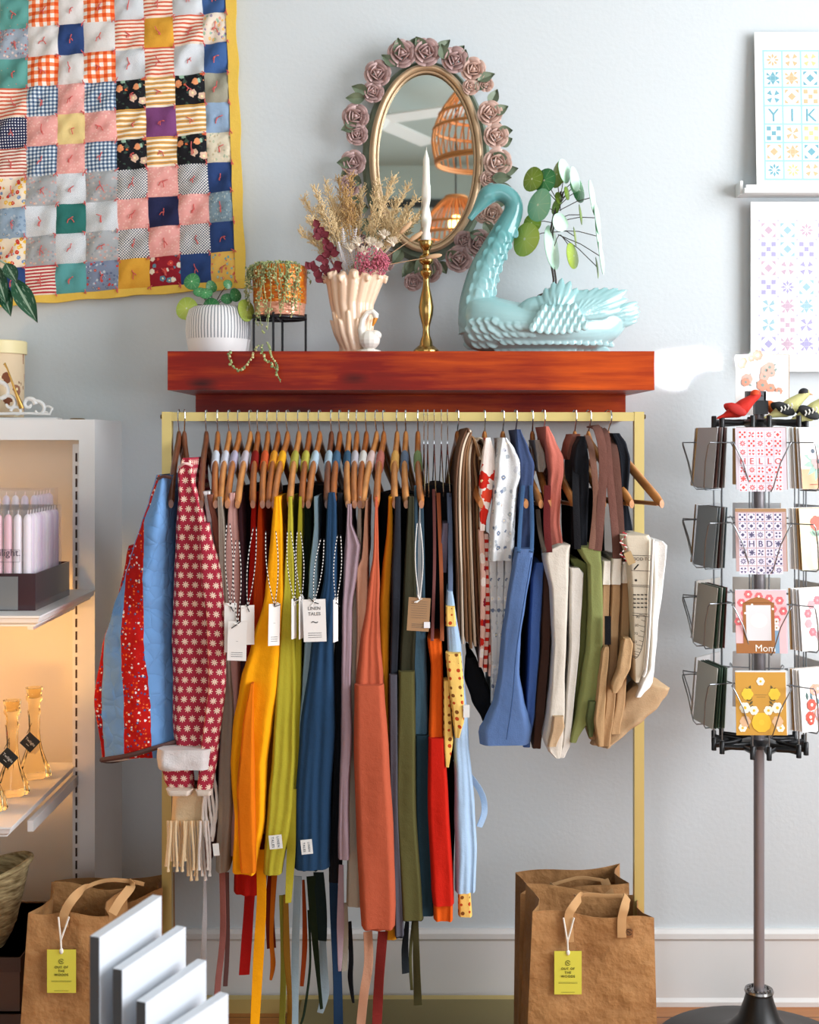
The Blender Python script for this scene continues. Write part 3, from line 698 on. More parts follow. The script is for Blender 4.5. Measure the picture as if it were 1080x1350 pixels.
# ================================================================ WHITE RIBBED POT WITH SMALL PILEA
DP = .2; s1 = S(DP); c = Vector((X(288, DP), -DP, ZS))
rp = thing('ribbed_pot', c, 'white squat pot with fine grey vertical ribs at the left end of the shelf', 'plant pot')
def zz(py, d=DP): return Z(py, d) - ZS
mb = MB(); n = 120; rings = []
for (r, z) in ((.036, zz(470)), (.039, .002), (.0415, zz(455)), (.0425, zz(449)), (.0425, zz(448)), (.0435, zz(435)), (.0425, zz(420)), (.039, zz(409)), (.033, zz(405)), (.030, zz(405)), (.030, zz(412))):
    r = r * 1.78; rib = .0009 if zz(449) < z < zz(407) and r > .058 else 0
    rings.append([c + Vector(((r + (rib if i % 2 else 0)) * math.cos(2 * PI * i / n), (r + (rib if i % 2 else 0)) * math.sin(2 * PI * i / n), max(z, .0005))) for i in range(n)])
g = NG('ribbed_glaze'); g.uv(); sp = g.n('ShaderNodeSeparateXYZ'); g.t.links.new(g.objv, sp.inputs[0]); an = g.M('ARCTAN2', sp.outputs[1], sp.outputs[0])
st_ = g.M('GREATER_THAN', g.M('SINE', g.M('MULTIPLY', an, 60.0)), .2); up = g.M('GREATER_THAN', sp.outputs[2], zz(448)); 
g.base(g.mix(g.M('MULTIPLY', st_, up), lin('#e6e4e4'), lin('#8d9196')), .45)
mb.loft(rings, True).build('pot_body', g.m, rp)
MB().lathe([(0, zz(410)), (.053, zz(410)), (.053, zz(414)), (0, zz(414))], c, 24).build('potting_soil', plain('#3a2a1e', .95), rp)
def z3(x, y): return (200 + x / 3.375, 320 + y / 3.375)
raw = [(178, 172, 75, 76, 0), (240, 222, 62, 50, 0), (268, 195, 44, 56, 0), (212, 216, 56, 44, 0), (262, 285, 80, 84, 0), (155, 292, 102, 104, 4), (340, 184, 38, 42, 0), (376, 232, 44, 62, 0), (335, 247, 54, 50, 0), (425, 300, 62, 100, 4)]
lv = [(*z3(x, y), w_ / 3.375, h_ / 3.375, c_, z3(265 + (x - 265) * .15, 280)) for x, y, w_, h_, c_ in raw]
hub = z3(265, 280); pilea(P(*z3(265, 300), DP), 'small pilea with round dark green leaves growing in the ribbed white pot', 'plant', hub, lv, [P(*z3(262, 310), DP), P(*z3(265, 290), DP), P(*z3(262, 260), DP)], LM, DP)

# ================================================================ COPPER POT ON BLACK STAND, STRING OF PEARLS
DC = .22; s1 = S(DC); c = Vector((X(369, DC), -DC, ZS)); R = 35 / s1
cp = thing('copper_pot', c, 'hammered amber copper pot held in a black wire plant stand', 'plant pot')
g = NG('amber_copper'); g.uv(); b_ = g.n('ShaderNodeMapping'); g.t.links.new(g.objv, b_.inputs[0]); b_.inputs['Scale'].default_value = (1, 1, 2.4); v = g.voro(60, b_.outputs[0])
sp = g.n('ShaderNodeSeparateXYZ'); g.t.links.new(g.objv, sp.inputs[0]); zb_ = g.M('GREATER_THAN', sp.outputs[2], zz(401, DC))
g.base(g.mix(zb_, lin('#e0a184'), g.ramp(v.outputs['Distance'], [(0, lin('#e89a20')), (.6, lin('#c8641c'))])), .3, .35); g.bump(v.outputs['Distance'], .6, .003)
MB().lathe([(R * .5, zz(418, DC)), (R * .93, zz(416.5, DC)), (R * .97, zz(402, DC)), (R * 1.0, zz(400, DC)), (R * 1.03, zz(354, DC)), (R * 1.0, zz(352, DC)), (R * .93, zz(356, DC)), (0, zz(358, DC))], c, 40).build('pot_body', g.m, cp)
m_blk = plain('#15151a', .4, .4); mb = MB()
zr = zz(420, DC); mb.tube([c + Vector((R * .98 * math.cos(2 * PI * i / 32), R * .98 * math.sin(2 * PI * i / 32), zr)) for i in range(33)], .0035, 6)
mb.box((c.x - R, c.y - .003, c.z + zr - .003), (c.x + R, c.y + .003, c.z + zr + .002)).box((c.x - .003, c.y - R, c.z + zr - .003), (c.x + .003, c.y + R, c.z + zr + .002)); mb.build('stand_ring', m_blk, cp)
for a in (-.05, PI + .05, -PI / 2 - .15, PI / 2): 
    x, y = c.x + R * .98 * math.cos(a), c.y + R * .98 * math.sin(a); MB().tube([(x, y, c.z), (x, y, c.z + zr + .01)], .0028, 6).build('stand_leg', m_blk, cp)
sp_ = thing('string_of_pearls', c + Vector((0, 0, zz(356, DC))), 'trailing string of pearls plant spilling over the copper pot and shelf edge', 'plant')
pm = [plain('#9aa66e', .5), plain('#c9c08c', .5), plain('#6b7f52', .5)]
for k in range(44):
    a = -PI + PI * (k + .5) / 44 * 1.0 if k < 34 else rnd.uniform(0, PI); L = rnd.uniform(.03, .10)
    if k < 34 and 3 < k < 31 and 8 < k < 26: L = rnd.choice([.02, .03, .05, .11, .12])
    if k in (14, 16, 12, 18): L = rnd.uniform(.13, .17)
    if k in (28, 30, 31, 33): L = rnd.uniform(.1, .13)
    rx = R * 1.07; mb = MB(); pts = []; top = c + Vector((0, 0, zz(354, DC)))
    for i in range(12):
        t = i / 11
        if t < .2: rad = R * .55 + (rx - R * .55) * t / .2; z = .012 * math.sin(t / .2 * PI)
        else: rad = rx + .004 * math.sin(t * 9 + k) + .004; z = -(t - .2) / .8 * L
        aa = a + .05 * math.sin(t * 5 + k)
        y = math.sin(aa) * rad; x = math.cos(aa) * rad * (1.06 if abs(math.cos(aa)) > .8 else 1)
        pts.append(top + Vector((x, y, z)))
    mb.tube(pts, .0008, 4)
    for i in range(int(L / .0062) + 8):
        t = rnd.random(); j = min(int(t * 11), 10); p = pts[j].lerp(pts[j + 1], t * 11 - j); r = rnd.uniform(.0013, .0030)
        mb.ell(p + Vector((rnd.uniform(-.005, .005), rnd.uniform(-.004, .003), rnd.uniform(-.002, .002))), (r, r, r), None, 6, 4, rnd.choice((0, 0, 1, 2)))
    mb.build('pearl_strand', pm, sp_)
for pts in ([(344, 455, .36), (345, 464, .4), (350, 474, .41), (358, 480, .41), (364, 488, .41), (370, 504, .41)], [(352, 452, .34), (356, 463, .4), (362, 476, .41), (366, 490, .41)], [(340, 456, .3), (334, 468, .4), (322, 484, .41), (316, 489, .41), (306, 483, .41), (301, 470, .41), (303, 462, .39)]):
    w3 = [P(*p) for p in pts]; mb = MB(); mb.tube(w3, .0009, 4)
    for i in range(len(w3) - 1):
        for k in range(5):
            p = w3[i].lerp(w3[i + 1], k / 5); r = rnd.uniform(.002, .0034); mb.ell(p + Vector((rnd.uniform(-.004, .004), -.001, 0)), (r, r, r), None, 6, 4, rnd.choice((0, 1, 2)))
    mb.build('pearl_strand', pm, sp_)

# ================================================================ ACANTHUS VASE WITH SMALL SWAN
DV = .22; sv = S(DV)
def qv(px, py, dy=0): p = P(px, py, DV); return Vector((p.x, p.y - dy, p.z))
vt = thing('acanthus_vase', (X(470, DV), -DV, ZS), 'cream pottery vase shaped like curling acanthus leaves with a little white swan', 'vase')
def rv(x): return x / sv
V = MB(); prof = [(470, 472, 24), (470, 462, 23), (468, 452, 19), (466, 436, 19.5), (464, 415, 22), (464, 395, 24), (467, 375, 28), (469, 365, 31)]
V.loft([[qv(x + r * math.cos(2 * PI * i / 24), y, rv(r * .8) * math.sin(2 * PI * i / 24)) for i in range(24)] for x, y, r in prof], True)
for k in range(9):
    a = -.2 + k / 8 * (PI + .4); ca, sa = math.cos(a), math.sin(a); tip = 1.25
    V.tube([qv(469 + 17 * ca, 464, rv(15) * sa), qv(466 + 19 * ca, 430, rv(18) * sa), qv(464 + 23 * ca, 400, rv(20) * sa), qv(467 + 30 * ca, 374, rv(26) * sa), qv(468 + 37 * ca, 361 + 4 * (k % 2), rv(30) * sa), qv(468 + 42 * ca, 364 + 5 * (k % 2), rv(34) * sa), qv(468 + 41 * ca, 371 + 4 * (k % 2), rv(35) * sa)], [rv(4), rv(5.5), rv(7), rv(7.5), rv(6.5), rv(4), rv(2)], 10)
    a += .18; ca, sa = math.cos(a), math.sin(a)
    V.tube([qv(470 + 16 * ca, 462, rv(17) * sa), qv(466 + 22 * ca, 440, rv(20) * sa), qv(465 + 27 * ca, 415 + 10 * (k % 2), rv(24) * sa), qv(465 + 30 * ca, 412 + 10 * (k % 2), rv(27) * sa)], [rv(4), rv(4.5), rv(3), rv(1)], 8)
V.tube([qv(441, 372), qv(434, 362), qv(428, 362), qv(429, 368)], [rv(6), rv(5), rv(3), rv(2)], 8); V.tube([qv(492, 370), qv(500, 364), qv(506, 370)], [rv(7), rv(4), rv(2)], 8)
V.remesh('vase_body', plain('#edcdb0', .3, Coat_Weight=.4), .0018, vt, smooth_it=9)
V = MB(); fo = rv(24); V.ell(qv(488, 450, fo), (rv(14), rv(11), rv(13))); V.ell(qv(495, 444, fo), (rv(9), rv(8), rv(7)))
V.tube([qv(480, 448, fo), qv(477, 436, fo), qv(479, 424, fo), qv(485, 415, fo), qv(492, 413, fo), qv(496, 418, fo), qv(496, 422, fo)], [rv(6), rv(4.6), rv(3.6), rv(3.4), rv(3.8), rv(4.6), rv(3.4)], 12)
V.ell(qv(486, 465, rv(12)), (rv(18), rv(20), rv(5))); V.remesh('swan_ornament', plain('#efeae0', .25, Coat_Weight=.4), .0011, vt, smooth_it=2)
MB().tube([qv(496, 421, fo + .001), qv(494, 427, fo + .002), qv(492, 432, fo + .002)], [rv(3), rv(2.4), rv(1)], 8).build('orange_beak', plain('#d98a1f', .4), vt)

# dried flowers
db = thing('dried_flower_bouquet', qv(468, 368), 'dried bouquet of tan grasses, pink statice, white thistles and dark red leaves in the vase', 'dried flowers')
m_tan, m_tan2, m_pink, m_dred, m_cream = plain('#dcc294', .9), plain('#b8945f', .9), plain('#c2687a', .9), plain('#6a1c2a', .8), plain('#e8dcc8', .9)
b0 = (468, 372)
def plume(tx, ty, dd, m, dens=105, spread=19):
    mb = MB(); a = qv(b0[0] + (tx - b0[0]) * .08, b0[1], 0); e = P(tx, ty, dd); mid = a.lerp(e, .5) + Vector((0, -.005, .012)); pts = []
    for i in range(9):
        t = i / 8; pts.append((a * (1 - t) ** 2 + mid * 2 * t * (1 - t) + e * t * t))
    mb.tube(pts, .0009, 4)
    for k in range(dens):
        t = rnd.uniform(.45, 1); j = min(int(t * 8), 7); p = pts[j].lerp(pts[j + 1], t * 8 - j); L = spread / sv * rnd.uniform(.3, 1) * (1.15 - t * .5)
        dr = (e - a).normalized() * .8 + Vector((rnd.uniform(-1, 1), rnd.uniform(-.6, .6), rnd.uniform(-.5, 1))); dr.normalize(); p2 = p + dr * L
        mb.tube([p, p2], .0004, 3, caps=False)
        for z_ in range(4): r = rnd.uniform(.0007, .0014); mb.ell(p.lerp(p2, .4 + .2 * z_) + Vector((rnd.uniform(-.0015, .0015),) * 3), (r, r, r * 1.6), None, 4, 3)
    mb.build('grass_plume', m, db)
for i, (x, y) in enumerate([(400, 262), (415, 250), (430, 242), (446, 236), (462, 232), (455, 250), (440, 262), (420, 275), (408, 290), (436, 285), (478, 250), (500, 240), (520, 235), (540, 245), (550, 262), (556, 280), (540, 285), (522, 268), (505, 262), (395, 305), (412, 312), (470, 275)]):
    plume(x, y, DV + .03 * math.sin(i * 1.7), m_tan2 if 440 < x < 475 else m_tan)
for (x, y) in ((424, 312), (431, 322), (420, 300), (436, 335), (410, 355), (425, 358), (441, 350), (428, 340), (416, 366), (437, 362)):
    mb = MB(); p = P(x, y, DV + .035); mb.tube([qv(455, 372), (qv(455, 372) + p) / 2 + Vector((-.01, 0, 0)), p], .0008, 4)
    for k in range(3): mb.leaf(p, (rnd.uniform(-1, 1), -.2, rnd.uniform(-1, 1)), (0, -1, rnd.uniform(-.4, .4)), .022, .018, 0, .2)
    mb.build('red_leaf_sprig', m_dred, db)
for (cx, cy, r) in ((478, 345, 14), (494, 340, 15), (500, 352, 13), (484, 356, 13), (505, 344, 9)):
    mb = MB(); p0 = P(cx, cy, DV + .04)
    for k in range(110):
        v = Vector((rnd.gauss(0, 1), rnd.gauss(0, 1), rnd.gauss(0, 1))).normalized() * (r / sv * rnd.uniform(.6, 1)); z_ = rnd.uniform(.0016, .0028); mb.ell(p0 + v, (z_, z_, z_), None, 5, 4)
    mb.tube([p0, qv(478, 374)], .001, 4); mb.build('pink_statice_head', m_pink, db)
for (cx, cy) in ((472, 322), (488, 322), (506, 312), (518, 322), (480, 334), (497, 328), (462, 330)):
    mb = MB(); p0 = P(cx, cy, DV + .035)
    for k in range(60):
        a = rnd.uniform(-1.2, 1.2); b_ = rnd.uniform(-1, 1); v = Vector((math.sin(a), b_ * .7 - .2, math.cos(a))).normalized() * rnd.uniform(.013, .021); mb.tube([p0, p0 + v], [.0015, .0004], 4, caps=False)
    mb.ell(p0, (.005, .005, .006)); mb.tube([p0, qv(474, 372)], .0009, 4); mb.build('white_thistle_head', m_cream, db)
for (a, e) in (((500, 345), (548, 312)), ((505, 350), (572, 338)), ((495, 340), (535, 300))):
    mb = MB(); p, e_ = P(*a, DV + .03), P(*e, DV + .04); mb.tube([qv(480, 372), p, e_], .001, 4); 
    d_ = (e_ - p).normalized(); R_ = d_.to_track_quat('Z', 'Y').to_matrix(); mb.ell(e_, (.006, .006, .020), R_, 10, 8); mb.build('bunny_tail_grass', plain('#cfa983', .95), db)
for (x, y, ang_) in ((446, 318, .1), (452, 300, -.15), (470, 300, .2)):
    mb = MB(); p0 = qv(458, 372); e_ = P(x, y, DV + .045); mb.tube([p0, e_], .0009, 4)
    for k in range(16):
        p = p0.lerp(e_, .3 + .7 * k / 16); 
        for s_ in (1, -1): mb.leaf(p, (s_ * 1, -.1, .7), (0, -1, 0), .010 * (1.2 - k / 20), .0022, 0, .1, 3)
    mb.build('silver_fern_sprig', plain('#d8d4d6', .8), db)

# ================================================================ BRASS CANDLESTICK AND TWISTED CANDLE
DK = .23; sk = S(DK); c = Vector((X(562, DK), -DK, ZS))
def pk(l): return [(max(r, .01) / sk, (Z(py, DK) - ZS) if py < 466 else 0.0005) for r, py in l]
ck = thing('candlestick', c, 'polished brass candlestick standing on the shelf before the mirror', 'candlestick')
MB().lathe(pk([(17, 472), (17, 462), (14, 459), (9, 455), (8, 450), (5, 442), (4.5, 434), (5.5, 428), (9, 415), (10, 405), (8, 392), (5, 380), (4, 370), (4.5, 366), (8, 362), (8.5, 358), (5, 354), (5, 350), (9, 347), (10, 343), (9, 338), (5, 335), (4.5, 331), (8, 326), (10, 319), (9.5, 317.5), (5, 318), (0, 324)]), c, 32).build('stick_body', m_brass, ck)
cd = thing('taper_candle', c + Vector((0, 0, Z(322, DK) - ZS)), 'slim white twisted taper candle in the brass candlestick', 'candle')
mb = MB(); rings = []
for i in range(40):
    t = i / 39; py = 320 - 122 * t; r = (6.3 - 2.6 * t) / sk * (1 if t < .9 else (1 - (t - .9) * 8)); z = Z(py, DK); tw = (t * 5.5 if t < .5 else 2.75)
    am = .22 if .12 < t < .62 else .06
    rings.append([Vector((c.x + r * (1 + am * math.cos(2 * (2 * PI * k / 16 - tw * 2.2))) * math.cos(2 * PI * k / 16), c.y + r * (1 + am * math.cos(2 * (2 * PI * k / 16 - tw * 2.2))) * math.sin(2 * PI * k / 16), z)) for k in range(16)])
mb.loft(rings, True).build('wax', plain('#e9e8df', .4, Subsurface_Weight=.15), cd, angle=60)
MB().tube([(c.x, c.y, Z(199, DK)), (c.x + .001, c.y, Z(194, DK))], .0006, 5).build('wick', plain('#e8e0d0', .8), cd)
# ================================================================ CLOTHES RAIL
DR = .5; sR = S(DR); m_cream = None
m_rail = plain('#cdb873', .38, .35)
xl, xr, zt = X(221, DR), X(842, DR), Z(543, DR); zbar = zt - .0105; hw = .0095
rk = thing('clothes_rail', (0, -DR, 0), 'freestanding brushed gold clothes rail below the wooden wall shelf', 'clothes rail')
MB().box((xl, -DR - hw, zbar - hw), (xr, -DR + hw, zbar + hw)).build('hanging_bar', m_rail, rk, smooth=False)
for x in (xl, xr):
    MB().box((x - .0105, -DR - .0105, .03), (x + .0105, -DR + .0105, zt)).build('upright_post', m_rail, rk, smooth=False)
    MB().tube([(x - (.0105 if x < 0 else -.0105), -DR, zbar), (x - (.015 if x < 0 else -.015), -DR, zbar)], .005, 8).build('bolt', plain('#6a6250', .3, .9), rk)
bs = MB(); y0, y1 = -.93, -.035
bs.box((xl - .01, y1 - .025, 0), (xr + .01, y1, .035)).box((xl - .01, y0, 0), (xr + .01, y0 + .025, .035))
for x in (xl, xr): bs.box((x - .0125, y0 + .025, 0), (x + .0125, y1 - .025, .035))
bs.build('base_frame', m_rail, rk, smooth=False)
MB().box((X(398, .06), y0 + .02, .030), (X(687, .06), y1 - .026, .036)).build('base_plate', plain('#8a7d4a', .4, .35), rk, smooth=False)

# ---- hanger prototype: arms along local +-X, origin at the centre of the rail
m_hang = wood('#b9733a', '#6d3a1a', 1.0, 0, .28, 40, .2); m_chrome = plain('#c8ccd0', .15, 1.0)
def arm(t, sgn=1, L=.205):   # 0 neck .. 1 shoulder end
    return Vector((sgn * L * t, .012 * t * t, -.052 - .118 * t - .010 * t * t))
def hanger(tone, bar=False, L=.205):
    t = thing('coat_hanger', (0, 0, 0), '', 'coat hanger')
    mb = MB(); rings = []
    for k in range(-14, 15):
        a = abs(k) / 14; p = arm(a, 1 if k >= 0 else -1, L); th = (.0060 + .0014 * a) * (1 if a < .97 else .7); h = (.0125 - .001 * a + (.004 if a < .05 else 0)) * (1 if a < .97 else .75)
        rings.append([p + Vector((0, th * math.cos(2 * PI * i / 12), h * math.sin(2 * PI * i / 12) + (.006 if a < .05 else 0))) for i in range(12)])
    mb.loft(rings, True); mb.build('hanger_body', tone, t, angle=50)
    hk = [(0, 0, -.052), (0, 0, -.026), (.002, 0, -.020)] + [(.0165 * math.cos(a), 0, .0 + .0165 * math.sin(a)) for a in [-.75 * PI * 0 + -1.15 + i * .36 for i in range(9)]]
    hk = [(0, 0, -.055), (0, 0, -.032), (.006, 0, -.022), (.0145, 0, -.010), (.0165, 0, .002), (.0125, 0, .0125), (0, 0, .0165 - .0015), (-.0125, 0, .0115), (-.0165, 0, 0), (-.0155, 0, -.008)]
    MB().tube(hk, .0016, 8).build('hook', m_chrome, t)
    if bar:
        e = arm(.93, 1, L); MB().tube([(-e.x, e.y, e.z - .01), (e.x, e.y, e.z - .01)], .0045, 8).build('trouser_bar', tone, t)
    return t
tones = [wood('#b9733a', '#6d3a1a', 1.0, 0, .28, 40), wood('#a9612c', '#5a2c14', 1.0, 0, .28, 36), wood('#c98a4e', '#8a5228', 1.0, 0, .3, 44), wood('#7d4a30', '#3f2016', 1.0, 0, .3, 36)]
protos = {}
def yaw_for(hx, ex, L=.205):
    best = (9e9, 0); X0 = X(hx, DR)
    for k in range(-140, 141):
        f = k * .01; d = DR + L * math.cos(f); x = X0 + L * math.sin(f); e = abs(540 + x * S(d) - ex)
        if e < best[0]: best = (e, f)
    return best[1]
# arms of local +X point to world (sin f, -cos f)
HG = {}
def put_hanger(key, hx, ex, tone, label, bar=False, L=.205):
    f = yaw_for(hx, ex, L); rz = math.atan2(-math.cos(f), math.sin(f)); loc = (X(hx, DR), -DR, zbar)
    pk_ = (tone, bar, L)
    if pk_ not in protos: protos[pk_] = o = hanger(tones[tone], bar, L); o.location = loc; o.rotation_euler.z = rz
    else: o = copy_thing(protos[pk_], loc, rz)
    o['label'] = label; o['group'] = 'wooden coat hangers on the gold rail'
    HG[key] = (Vector(loc), f, rz, L); return o
def armw(key, t):
    loc, f, rz, L = HG[key]; return loc + Matrix.Rotation(rz, 3, 'Z') @ arm(t, 1, L)
def topx(p):  # world -> px
    s = F / (D + p.y); return (540 + p.x * s, HY - (p.z - CZ) * s)
def band(key, mat, parent, a=.30, b=.46):
    """strap cloth wrapped around the front arm of the hanger"""
    loc, f, rz, L = HG[key]; R = Matrix.Rotation(rz, 3, 'Z'); mb = MB(); rings = []
    for k in range(6):
        t = a + (b - a) * k / 5; p = arm(t, 1, L); th = .0060 + .0014 * t + .0026; h = .0125 + .004; sh_ = .010
        rings.append([loc + R @ (p + Vector((sh_ * math.sin(2 * PI * i / 14) * -.5, th * math.cos(2 * PI * i / 14), h * math.sin(2 * PI * i / 14)))) for i in range(14)])
    mb.loft(rings, True); return mb.build('strap_band', mat, parent)

def swing_tag(root, x0, y0, x1, y1, d, mat='#ece9e6', tilt=0, lines=None, top=None, yaw=0.0, twine='bw'):
    """paper tag on twine; part of the garment it is tied to"""
    c = P((x0 + x1) / 2, y0, d); w = (x1 - x0) / S(d); h = (y1 - y0) / S(d)
    M = Matrix.Translation(c) @ Matrix.Rotation(yaw, 4, 'Z') @ Matrix.Rotation(tilt, 4, 'Y')
    wt = w / max(.2, math.cos(yaw)); mb = MB().box((-wt / 2, -.0006, -h), (wt / 2, .0006, 0), M=M)
    tg = mb.build('paper_tag', plain(mat, .7), root, smooth=False)
    if lines:
        tb = MB()
        for (s_, sz, yy) in lines: tb.text(s_, sz * h, M @ Matrix.Translation((0, -.0008, -h * yy)))
        for k in range(3): tb.box((-wt * .3, -.001, -h * (.80 + .05 * k)), (wt * .3, -.0007, -h * (.79 + .05 * k)), M=M)
        tb.build('printed_text', plain('#4a4a4a', .8), tg, smooth=False)
    if top:
        tw = MB(); p0 = P(*top[0], d - .01); hole = M @ Vector((0, -.001, -h * .07)); k = 40
        for side in (0, 1):
            pts = []
            for i in range(k + 1):
                t = i / k; p = p0.lerp(hole, t); p.x += (side - .5) * .012 * math.sin(PI * t) + (side - .5) * (top[1] if len(top) > 1 else .006) * (1 - t); p.y -= .004 * math.sin(PI * t); pts.append(p)
            for i in range(k): tw.tube([pts[i], pts[i + 1]], .0009, 5, (i % 2) if twine == 'bw' else 1, caps=False)
        for q_ in range(4): tw.tube([hole, hole + Vector((rnd.uniform(-.012, .012), -.004, rnd.uniform(-.012, .012)))], .001, 5, q_ % 2 if twine == 'bw' else 1)
        tw.build('twine', [plain('#23232a', .9), plain('#e8e6e2', .9)], tg)
    return tg
def center_root(rows, d): y = rows[0][0]; return P((rows[0][1] + rows[0][2]) / 2, y, d)
AP = {}
SH = {'beige': 'beige linen apron', 'rose': 'dusty pink apron', 'mauve1': 'dark mauve apron', 'maroon': 'nearly black maroon apron', 'red': 'deep red apron', 'orange': 'orange red apron', 'amber': 'dark orange apron', 'yellow': 'golden yellow apron', 'olive': 'chartreuse olive apron with the woven label', 'olive2': 'narrow olive apron', 'green': 'dark forest green apron', 'bluegrey': 'pale blue grey apron', 'navy': 'navy blue apron', 'black': 'black apron beside the navy one', 'lilac': 'lilac mauve apron', 'cream': 'cream linen apron', 'peach': 'pale peach apron', 'rust': 'large rust red apron', 'mustard': 'mustard yellow apron', 'slate': 'slate grey apron', 'moss': 'olive green canvas apron with the brown tag'}
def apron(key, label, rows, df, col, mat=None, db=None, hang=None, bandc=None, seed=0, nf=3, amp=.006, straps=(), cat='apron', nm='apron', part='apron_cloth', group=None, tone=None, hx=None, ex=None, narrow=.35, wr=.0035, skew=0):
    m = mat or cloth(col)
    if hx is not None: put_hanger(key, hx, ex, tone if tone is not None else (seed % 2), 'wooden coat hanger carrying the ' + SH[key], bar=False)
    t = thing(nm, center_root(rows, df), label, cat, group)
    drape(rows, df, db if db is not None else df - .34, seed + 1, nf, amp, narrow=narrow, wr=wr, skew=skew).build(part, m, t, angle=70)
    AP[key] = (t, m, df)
    if bandc: band(key, cloth(bandc), t)
    for s_ in straps:   # neck straps up to the hanger arm
        tx, ty, w_, y_end, d_ = s_; strip([(tx[0], ty, d_), ((tx[0] + tx[1]) / 2, (ty + y_end) / 2, d_ - .01), (tx[1], y_end, d_ + .005)], w_, d_, .001).build('neck_strap', m, t)
    return t
def tie(key, pts, w_, col=None, d=None, nm='apron_tie', tw=.35):
    t, m, df = AP[key]; strip(pts, w_, d or df, .0012, tw).build(nm, cloth(col) if col else m, t)


# key: label, rows(px), depth, colour ... from left to right
apron('beige', 'beige linen apron with a small sewn label, nearest the daisy jacket', [(655, 286, 292), (700, 287, 296), (860, 290, 303), (950, 290, 308), (1060, 286, 306), (1150, 282, 301)], .71, '#8d8276', hx=287, ex=276, bandc='#c3cad6', seed=1, tone=0, nf=2)
apron('rose', 'dusty pink linen apron second from the daisy jacket with two white paper tags', [(650, 302, 309), (690, 299, 311), (720, 296, 313), (800, 294, 315), (900, 299, 314), (1000, 302, 315), (1130, 303, 316)], .70, '#b98e88', hx=302, ex=283.5, bandc='#c3c4d0', seed=2, tone=2, nf=2)
apron('mauve1', 'dark mauve apron between the pink and the deep red aprons', [(650, 315, 319), (730, 312, 322), (850, 312, 324), (1000, 314, 326), (1130, 305, 324)], .66, '#5a3c46', hx=315, ex=292, bandc='#a79fb4', seed=3, tone=0, nf=2)
apron('maroon', 'nearly black maroon apron behind the orange ones', [(640, 320, 336), (800, 318, 338), (1000, 318, 340), (1120, 318, 340)], .60, '#220d12', hx=330, ex=305, bandc='#b8afb8', seed=4, tone=2)
apron('red', 'deep red apron showing below the golden yellow apron hem', [(650, 332, 338), (700, 330, 338), (850, 322, 340), (1050, 308, 346), (1182, 306, 350)], .66, '#b0160c', hx=340, ex=326, bandc='#7d1410', seed=5, tone=1)
apron('orange', 'orange red apron left of the golden yellow apron', [(650, 341, 345), (705, 338, 347), (800, 332, 349), (950, 325, 345), (1100, 322, 345)], .675, '#d0470e', hx=353, ex=338, bandc='#c4542c', seed=6, tone=0)
apron('amber', 'dark orange apron tucked behind the golden yellow apron', [(655, 352, 360), (700, 370, 380), (860, 362, 384), (1000, 344, 374), (1100, 340, 352)], .665, '#d5780e', hx=366.5, ex=346, bandc='#d08c28', seed=7, tone=1)
apron('yellow', 'golden yellow linen apron with a long tie reaching the floor', [(655, 361, 369), (700, 356, 372), (790, 348, 375), (850, 331, 371), (900, 315, 367), (960, 305, 357), (1010, 302, 350), (1080, 307, 349), (1155, 303, 336)], .74, '#f2a407', hx=379, ex=353, bandc='#dfa01e', seed=8, tone=0, nf=2, amp=.008)
apron('olive', 'chartreuse olive linen apron with a white woven label near its hem', [(655, 380, 384), (700, 379, 386), (760, 374, 387), (815, 368, 386), (915, 362, 391), (1000, 357, 391), (1060, 351, 388), (1155, 346, 371)], .735, '#a49a2c', hx=394, ex=374.5, bandc='#a6a046', seed=9, tone=2, nf=2)
apron('olive2', 'narrow olive apron just behind the chartreuse apron', [(655, 394, 397), (690, 392, 398), (780, 389, 397), (900, 387, 397), (1000, 388, 395), (1080, 385, 393)], .72, '#8f861f', hx=407.5, ex=390, bandc='#b0a848', seed=10, tone=1, nf=1)
apron('green', 'dark forest green apron behind the white paper tags', [(650, 400, 411), (850, 397, 409), (1000, 392, 404), (1150, 395, 420)], .64, '#28382a', seed=11, hx=421.5, ex=398.5, bandc='#a9bccb', tone=0)
apron('bluegrey', 'pale blue grey apron left of the navy apron', [(655, 414, 419), (690, 414, 420), (760, 407, 419), (860, 401, 412), (900, 398, 409), (960, 394, 405), (1080, 390, 400)], .72, '#7d97a6', hx=437, ex=424, bandc='#9fb4c4', seed=12, tone=3, nf=1)
apron('navy', 'navy blue linen apron with a white woven label near its hem', [(650, 432, 440), (668, 430, 443), (760, 427, 444), (850, 409, 440), (960, 393, 440), (1060, 389, 434), (1150, 387, 433)], .735, '#1f3d5c', hx=448, ex=432, bandc='#41607c', seed=13, tone=1, nf=3, amp=.009)
apron('black', 'black apron hanging right beside the navy apron', [(650, 444, 452), (800, 442, 452), (1000, 438, 452), (1165, 434, 450)], .69, '#15171c', hx=460, ex=451, bandc='#35546e', seed=14, tone=2)
apron('lilac', 'lilac mauve linen apron with a crumpled folded top', [(665, 458, 463), (700, 457, 464), (714, 455, 477), (750, 453, 473), (800, 450, 464), (900, 449, 463), (980, 448, 464), (1040, 447, 460), (1135, 446, 461)], .735, '#9c8690', hx=470.5, ex=460, bandc='#b6b1ba', seed=15, tone=0, nf=2)
apron('cream', 'cream linen apron between the lilac and the rust aprons', [(655, 473, 476), (700, 470, 477), (800, 464, 472), (1000, 461, 471), (1100, 458, 475), (1197, 456, 477)], .70, '#b4aa9a', hx=483, ex=466, bandc='#cfccc8', seed=16, tone=1, nf=2)
